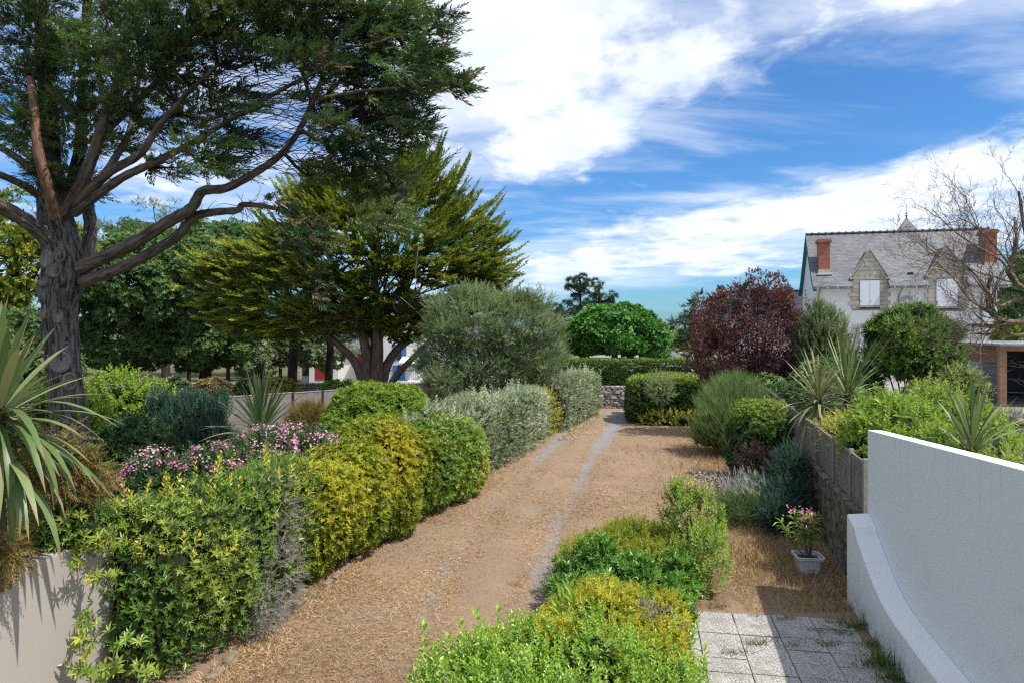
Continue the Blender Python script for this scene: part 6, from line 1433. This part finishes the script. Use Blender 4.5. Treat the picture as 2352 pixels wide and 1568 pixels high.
# shrubs on the terrace
q = P(2093, 785, 24); shrub('round_bush', 'big rounded evergreen bush in front of the slate-roofed house', 'shrub', [(q[0], 24, q[2] + .05, 1.35, 1.3, 1.12), (q[0] + .3, 23.6, q[2] - .6, 1.2, 1.1, .75), (q[0] - .5, 23.8, q[2] - .5, 1.0, 1.0, .8)] + [(q[0] + 1.25 * math.cos(a) * math.sin(b), 23.9 + .9 * math.sin(a) * math.sin(b), q[2] + .0 + 1.0 * math.cos(b), r_, r_, r_ * .85) for a, b, r_ in [(rng.uniform(0, 6.28), math.acos(rng.uniform(-.5, 1)), rng.uniform(.32, .55)) for _ in range(22)]], SHT + ROSN[:1], 120, .18, MATS['lf_pitto'], base=1.2, zmin=1.3, depth=.35, rough=.16, rndf=ysp(.36, .3), tipf=lambda q: np.zeros(len(q)), stems=8)
shrub('terrace_shrub', 'dense dark green shrubs behind the pale cordyline on the terrace', 'shrub', [(8.6, 20.5, 1.9, .7, 1.0, .7), (9.6, 22.5, 2.0, .9, 1.0, .9), (10.6, 24.0, 2.1, 1.0, .9, .95), (11.6, 24.5, 2.0, .9, .8, .9), (8.9, 25.0, 1.7, .8, .9, .6), (9.6, 27.5, 1.8, .9, .9, .8), (8.0, 22.0, 1.5, .5, .8, .45)], ROS, 90, .2, MATS['lf_oak'], base=1.2, zmin=1.22)
q = P(1890, 790, 26); shrub('conical_shrub', 'soft grey-green conical shrub between plum tree and rounded bush', 'shrub', [(q[0], 26, 3.0, .95, .8, 1.7), (q[0] + .5, 25.8, 2.4, .7, .7, 1.1), (q[0] - .15, 26, 4.0, .5, .5, .95)], TWG, 130, .3, MATS['lf_olive'], base=1.2, zmin=1.3, up=1.6, rough=.15)
q = P(2205, 880, 22); shrub('variegated_shrub', 'small yellow-variegated shrub before the carport louvres', 'shrub', [(q[0], 22, q[2] + .1, .55, .5, .42), (q[0] + .25, 21.8, q[2] - .25, .42, .4, .3), (q[0] - .1, 22, 1.8, .4, .4, .55)], SHT, 80, .2, MATS['lf_variegated'], base=1.2, zmin=1.22, tipf=lambda q: np.clip(noise3(q, 3, 5), 0, .7))
shrub('oleander_shrub', 'fresh green shrub spilling over the plank fence beside the white wall', 'shrub', [(6.15, 12.2, 2.05, .42, .6, .42), (6.6, 12.6, 2.2, .6, .6, .55), (7.2, 13.2, 2.1, .7, .7, .7), (6.5, 11.3, 1.95, .45, .6, .45)], SHT6 + ROS6[:2], 100, .19, MATS['lf_green'], base=1.2, zmin=1.4, rndf=ysp(.6, .25), rough=.15)
shrub('photinia_shrub', 'taller green shrub with bronze tips behind the fence-top shrub', 'shrub', [(8.3, 14.3, 2.1, .75, .7, .75), (7.7, 13.9, 1.9, .6, .6, .6), (9.0, 13.9, 1.9, .7, .6, .6), (8.3, 12.6, 1.75, .8, .6, .5)], SHT, 75, .24, MATS['lf_green'], base=1.2, zmin=1.25, up=1.0, rough=.2, rndf=ysp(.5, .25))
shrub('small_shrub', 'bronze-green leafy shoots in the terrace bed left of the broad cordyline', 'shrub', [(9.6, 16.5, 2.0, .5, .5, .8), (9.3, 15.5, 1.7, .6, .5, .5)], SHT, 60, .26, MATS['lf_variegated'], base=1.2, zmin=1.25, up=1.2, tipf=lambda q: np.zeros(len(q)))
shrub('small_shrub', 'dark leafy shrub in the terrace bed under the rounded bush', 'shrub', [(11.4, 19.5, 1.8, .8, .7, .7), (10.4, 19.0, 1.65, .7, .6, .5), (12.4, 19.6, 1.6, .6, .6, .45)], ROS, 90, .17, MATS['lf_oak'], base=1.2, zmin=1.22)
shrub('small_shrub', 'grey dry shrub in front of the carport louvres', 'shrub', [(12.0, 17.5, 1.6, .7, .5, .45), (11.2, 16.8, 1.5, .6, .5, .4)], TWG, 120, .2, MATS['lf_grey'], base=1.2, zmin=1.22)
shrub('dry_flower_clump', 'dry beige and yellow plants behind the plank fence top', 'shrub', [(6.55, 14.2, 1.85, .4, .7, .42), (6.9, 15.1, 1.8, .5, .6, .42)], SHT + TWG, 90, .17, MATS['lf_variegated'], base=1.2, zmin=1.25)
shrub('low_shrub', 'low leafy shrub along the back of the white stair wall', 'shrub', [(6.7, 9.7, 1.85, .45, .8, .5), (6.6, 8.6, 1.95, .42, .8, .5), (7.2, 10.4, 1.6, .5, .5, .45)], SHT6, 75, .17, MATS['lf_green'], base=1.2, zmin=1.25, rndf=ysp(.5, .3))
tree('golden_conifer', 'golden shrub behind the carport roof at the right edge', P(2310, 860, 38), P(2310, 800, 38), [bl(2312, 775, 22, 30, 25, 38)], 'lf_gold', 12, .4, SPRG, 2, .4, tr=.08, inner=False)
tree('dark_conifer', 'dark green trees between the house and the right edge', P(2345, 860, 46), P(2345, 760, 46), [bl(2345, 690, 45, 75, 45, 46), bl(2390, 650, 50, 120, 50, 46), bl(2340, 770, 40, 30, 40, 40)], 'lf_oak', 34, .24, ROS, 1.6, .6, tr=.2)

# ------------------------------------------------------------------ the bed in the foreground
def bed_pt(u, v): return np.array([-.9 + 3.1 * u + (v - 6.5) * .42 - u * (v - 6.5) * .13, v, 0])
def strip_blobs(y0, y1, h, n, w_in=0.0, jit=.12):
    res = []
    for y in np.linspace(y0, y1, n):
        xa, xb = np.interp(y, [5, 7.2, 9.2, 11.8, 13], [-1.5, -.75, .45, 1.15, 1.75]), np.interp(y, [5, 7.3, 9.2, 10.5, 12.2], [1.35, 1.65, 2.1, 2.5, 2.85])
        m = 4
        for k in range(m):
            x = xa + (xb - xa) * (k + .5) / m; hh = h * (1 + rng.normal() * jit) * (.82 if k in (0, m - 1) else 1)
            res.append((x + rng.normal() * .08, y + rng.normal() * .1, hh * .42, (xb - xa) / m * .85, .5 * (1 + rng.normal() * .15), hh * .58))
    return res
shrub('privet_shrub', 'glossy green privet with upright shoots at the bottom of the picture', 'shrub', strip_blobs(5.6, 7.5, .84, 5), SHT6, 150, .165, MATS['lf_privet'], depth=.25, rough=.12, up=.9, rndf=ysp(.55, .25), stems=10)
f = Fol(); hs_ = bpy.data.objects['privet_shrub']
for px, py, Y, L_ in ((975, 1440, 7.3, .5), (1095, 1400, 7.7, .5), (1145, 1400, 7.9, .4), (1000, 1480, 7.1, .4), (1060, 1430, 7.4, .4), (1180, 1410, 7.8, .35), (1030, 1460, 7.2, .4), (955, 1540, 6.9, .35), (1550, 1400, 8.2, .4), (1600, 1430, 8.0, .35), (1450, 1400, 8.1, .4), (1240, 1395, 8.1, .35), (1010, 1520, 6.9, .4), (1620, 1480, 7.6, .3), (1300, 1420, 8, .3), (1120, 1440, 7.4, .4)):
    e = P(px, py, Y); d = unit(np.array([rng.normal() * .12, -.05, 1])); f.add(SHT6[rng.integers(0, 4)], (e - d * L_)[None], d[None], rvec(1), np.array([L_]), np.array([rng.uniform(.4, .8)])); V, T, tt = SHT6[0]
    f.add(SHT6[rng.integers(0, 4)], (e - d * L_ * 1.5)[None], d[None], rvec(1), np.array([L_]), np.array([rng.uniform(.3, .7)]))
f.build('upright_shoots', MATS['lf_privet'], hs_)
shrub('yellow_shrub', 'low yellow-green shrub in the middle of the foreground bed', 'shrub', strip_blobs(7.7, 9.2, .70, 4), SHT + ROSN[:1], 280, .11, MATS['lf_yellow'], depth=.2, rough=.1, rndf=ysp(.66, .3), tipf=lambda q: np.clip(noise3(q, 2.5, 61) * .35, 0, .35))
f = Fol(); p, n = sample_blobs([(1.55, 8.45, .42, .35, .3, .40), (1.3, 9.0, .4, .2, .2, .38)], 240, .1, .1, 3, .1, back=.2); f.add(TWG[0], p, unit(n + rng.normal(0, .5, p.shape)), rvec(len(p)), rng.uniform(.08, .15, len(p))); f.build('dry_twigs', MATS['lf_grey'], bpy.data.objects['yellow_shrub'])
shrub('pittosporum_bush', 'green whorl-leaved bush across the middle of the bed', 'shrub', strip_blobs(9.5, 10.7, .76, 3), ROSU[:2] + SHT, 175, .135, MATS['lf_privet'], depth=.2, rough=.12, up=1.3, rndf=ysp(.58, .25), tipf=lambda q: np.zeros(len(q)))
shrub('yellow_shrub', 'yellow-brown low shrub at the far end of the bed', 'shrub', strip_blobs(11.0, 12.6, .70, 4), SHT, 330, .11, MATS['lf_yellow'], depth=.18, rough=.1, rndf=ysp(.62, .3), tipf=lambda q: np.clip(noise3(q, 2.0, 63) * .4, 0, .4))
shrub('euonymus_shrub', 'tall light green upright shoots at the far right of the bed', 'shrub', [(3.05, 11.9, .75, .32, .3, .62), (3.25, 11.7, .6, .3, .3, .5), (2.95, 11.0, .45, .28, .4, .42), (2.8, 12.2, .8, .25, .25, .6)], SHT, 130, .2, MATS['lf_green'], depth=.25, rough=.15, up=2.2, rndf=ysp(.65, .2), core=False)
t = thing('broadleaf_sprout', (P(1290, 1400, 8.3)[0], 8.3, .1), 'tall sprout with long broad bright leaves rising from the bed', 'plant'); f = Fol(); b0 = np.array([t.location.x, 8.3, .3])
for k in range(3):
    e = b0 + np.array([rng.normal() * .1, rng.normal() * .06, .62]); 
    for tt in np.linspace(.1, 1, 12): f.add(T_leaf6(.13, .05, -.2), (b0 + (e - b0) * tt)[None], unit(np.array([rng.normal() * .6, rng.normal() * .5, .75]))[None], np.array([[0, -.6, .5]]) + rng.normal(0, .2, (1, 3)), np.array([.22]), np.array([.75]))
f.build('leaves', MATS['lf_green'], t); Tube().add(np.array([b0 - (0, 0, .35), b0 + (0, 0, .5)]), (.012, .006), 5).build('stem', MATS['stem'], t)

# ------------------------------------------------------------------ grasses, litter, weeds
def in_bed(x, y): return (y < 13) & (x > bed_x0(y)) & (x < bed_x1(y))
bed_x0 = lambda y: -.9 + .42 * (y - 6.5); bed_x1 = lambda y: 2.2 + .22 * (y - 6.5)
N = 210000
py = rng.uniform(948, 1600, N); px = rng.uniform(420, 1950, N); Yg = F * H / (py - YH); Xg = (px - CX) / F * Yg
left = np.interp(Yg, [8, 10, 12.3, 15.9, 19.7, 25.9, 30.7, 35.7], [-3.5, -3.2, -2.8, -2.2, -.9, 1.0, 2.1, 4.1])
right = fence_x(Yg) - .15
ok = (Xg > left - .1) & (Xg < right) & ~((Yg < 10.2) & (Xg > 2.3)) & (Yg < 35.5)
Xg, Yg = Xg[ok], Yg[ok]; dr = drive_d(Xg, Yg); pt = np.stack([Xg, Yg, np.zeros_like(Xg)], 1)
rt = np.exp(-((np.abs(dr) - .78) / .24) ** 2) * np.clip((Yg - 20) / 7, .25, 1)
ok = rng.uniform(size=len(Xg)) > rt * .9 - .0; ok &= rng.uniform(size=len(Xg)) < .55 + .45 * noise3(pt, 1.6, 71)
pt = pt[ok]; n_ = len(pt); edge = np.clip(1 - (pt[:, 0] - np.interp(pt[:, 1], [8, 12.3, 19.7, 30.7], [-3.5, -2.8, -.9, 2.1])) / .9, 0, 1)
el = rng.uniform(.05, .5, n_) + .5 * edge; az = rng.uniform(0, 6.28, n_)
d = np.stack([np.cos(az) * np.cos(el), np.sin(az) * np.cos(el), np.sin(el)], 1); L_ = rng.uniform(.03, .075, n_) * (1 + pt[:, 1] / 26) * (1 + .4 * edge)
f = Fol(); f.add((np.array([(-.055, 0, 0), (.055, 0, 0), (0, 1, .08)]), np.array([(0, 1, 2)]), np.array([.5])), pt + (0, 0, .004), d, rvec(n_), L_, np.clip(.5 + .25 * noise3(pt, 2.2, 72) + rng.normal(0, .2, n_), 0, 1))
tag(f.build('dry_grass', MATS['lf_straw']), 'short straw-coloured dry grass over the whole drive', 'grass', kind='stuff')
n_ = 3800; s_ = rng.uniform(8.2, 20, n_); x0 = np.interp(s_, [8, 10, 12.3, 15.9, 19.7], [-3.5, -3.2, -2.8, -2.2, -.9]); pz = np.stack([x0 + np.abs(rng.normal(0, .28, n_)) + .02, s_, np.full(n_, .015)], 1)
f = Fol(); f.add(T_leaf(.2, .1, .1), pz, rvec(n_) * (1, 1, .15), np.tile((0, 0, 1.), (n_, 1)) + rng.normal(0, .35, (n_, 3)), rng.uniform(.022, .05, n_))
n_ = 900; pz = np.stack([rng.uniform(-2.5, 4, n_), rng.uniform(8, 26, n_), np.full(n_, .02)], 1); f.add(T_leaf(.25, .1, .1), pz, rvec(n_) * (1, 1, .1), np.tile((0, 0, 1.), (n_, 1)) + rng.normal(0, .3, (n_, 3)), rng.uniform(.025, .05, n_))
n_ = 1500; pz = np.stack([rng.uniform(3.6, 6.3, n_), rng.uniform(26, 34, n_), np.full(n_, .02)], 1); pz[:, 0] = np.interp(pz[:, 1], [26, 30, 35], [1.6, 2.6, 4.4]) + np.abs(rng.normal(0, .35, n_)); f.add(T_leaf(.25, .1, .1), pz, rvec(n_) * (1, 1, .15), np.tile((0, 0, 1.), (n_, 1)), rng.uniform(.05, .1, n_))
tag(f.build('fallen_leaves', MATS['lf_litter']), 'brown fallen leaves scattered along the hedge foot', 'leaves', kind='stuff')
# taller dry grass in the shade by the white wall and around the broom, with pale bunny-tail heads
f = Fol(); n_ = 26000; Yg = rng.uniform(10.15, 16, n_); Xg = rng.uniform(3.3, 6.3, n_); ok = (Xg < fence_x(Yg) - .12) & (Xg > 3.2 + .25 * (Yg - 10)) & ~((Yg < 10.6) & (Xg > 4.85)); pt = np.stack([Xg, Yg, 0 * Xg], 1)[ok]
BL = (np.array([(-.03, 0, 0), (.03, 0, 0), (0, 1, .15)]), np.array([(0, 1, 2)]), np.array([.5]))
f.add(BL, pt, unit(np.array([0, 0, .8]) + rng.normal(0, .45, pt.shape) * (1, 1, .3)), rvec(len(pt)), rng.uniform(.06, .17, len(pt)) * (1 + .4 * noise3(pt, 2, 3)))
n_ = 9000; pt = np.stack([rng.normal(5.6, .9, n_), rng.uniform(16.2, 25, n_), np.zeros(n_)], 1); pt[:, 0] += (pt[:, 1] - 18) * .2; pt = pt[pt[:, 0] < fence_x(pt[:, 1]) - .3]
f.add(BL, pt, unit(np.array([0, 0, .8]) + rng.normal(0, .45, pt.shape) * (1, 1, .3)), rvec(len(pt)), rng.uniform(.08, .24, len(pt)))
tag(f.build('tall_dry_grass', MATS['lf_straw']), 'taller dry grass by the white wall and round the broom', 'grass', kind='stuff')
f = Fol(); fs = Fol(); n_ = 260; pt = np.stack([rng.normal(4.9, .45, n_), rng.normal(17.3, .6, n_), np.zeros(n_)], 1); d = unit(np.array([0, 0, 1]) + rng.normal(0, .15, pt.shape)); L_ = rng.uniform(.22, .42, n_)
fs.add((np.array([(-.008, 0, 0), (.008, 0, 0), (0, 1, 0)]), np.array([(0, 1, 2)]), np.array([.5])), pt, d, rvec(n_), L_)
hd = pt + d * L_[:, None]; f.add(T_needles(80, 16, 170, .22), hd, d, rvec(n_), rng.uniform(.022, .034, n_))
tg = thing('bunny_tail_grass', (4.9, 17.3, 0), 'patch of bunny-tail grass with fluffy pale heads near the broom', 'grass'); fs.build('stalks', MATS['lf_straw'], tg); f.build('seed_heads', MATS['lf_pale'], tg)
# weeds in the paving joints, tufts on the drive
TU = [(2.95, 10.3, .12, 'green grass tuft on the far edge of the paving'), (3.1, 9.1, .14, 'weed tuft in the sunny paving joint'), (2.75, 8.8, .13, 'weed tuft nearest the privet on the paving'), (3.55, 9.0, .10, 'small weed on the shadow edge of the paving'), (3.75, 9.85, .11, 'weed in the first shaded paving joint'), (4.0, 9.45, .11, 'weed in the second shaded paving joint'), (4.35, 9.75, .10, 'weed in the far shaded joint near the wall'), (3.95, 9.05, .13, 'dark rosette weed in the middle of the shaded paving'), (4.28, 8.45, .14, 'weed in the shaded paving close to the frame bottom'), (4.35, 9.4, .10, 'weed in the third shaded joint by the wall'), (3.4, 9.95, .07, 'tiny weed in the first sunny paving joint'), (4.55, 9.05, .12, 'grass tuft at the wall foot, middle one'), (4.6, 9.6, .16, 'grass tuft at the wall foot, farthest one'), (4.47, 8.55, .20, 'tall grass tuft at the wall foot'), (4.40, 8.15, .17, 'grass tuft at the wall foot, nearest one'), (.05, 11.2, .10, 'faded green grass tuft on the drive beside the bed'), (-.9, 9.1, .09, 'brown-green grass tuft on the near drive')]
for x, y, r_, lab in TU:
    t = thing('grass_tuft', (x, y, 0.0), lab, 'weed', 'weeds in the paving and the drive'); f = Fol(); n_ = int(500 * r_) + 20
    pz = np.array([x, y, .02]) + rng.normal(0, r_ * .5, (n_, 3)) * (1.5, .7, 0); f.add(BL, pz, unit(np.array([0, 0, .55]) + rng.normal(0, .5, pz.shape) * (1, 1, .3)), rvec(n_), rng.uniform(.5, 1.1, n_) * r_ * (1.1 if x < 4.4 else 1.6)); f.build('blades', MATS['lf_grass' if x > .5 else 'lf_straw'], t)
# ------------------------------------------------------------------ woods on the horizon
f = Fol(); cs = []
for X in np.arange(-170, 175, 3.2):
    for Y in (118, 135, 160): cs.append((X + rng.normal() * 1.5, Y + rng.normal() * 5, rng.uniform(1.0, 2.2), rng.uniform(2, 3.4), 2.5, rng.uniform(1.6, 2.9)))
cs = np.array(cs); p = np.repeat(cs, 95, 0); d = rvec(len(p)); d[:, 1] = -np.abs(d[:, 1]); d[:, 2] = np.abs(d[:, 2]) - .15
pos = p[:, :3] + d * p[:, 3:6]; f.add(T_rosette(5, 70, .35), pos, unit(d + (0, 0, .4) + rng.normal(0, .3, d.shape)), rvec(len(p)), rng.uniform(.5, 1.0, len(p)), np.clip(np.repeat(rng.uniform(0, 1, len(cs)), 95) * .6 + rng.uniform(0, .4, len(p)), 0, 1))
tag(f.build('distant_wood', MATS['lf_oak']), 'distant low green wood along the horizon', 'wood', kind='stuff')
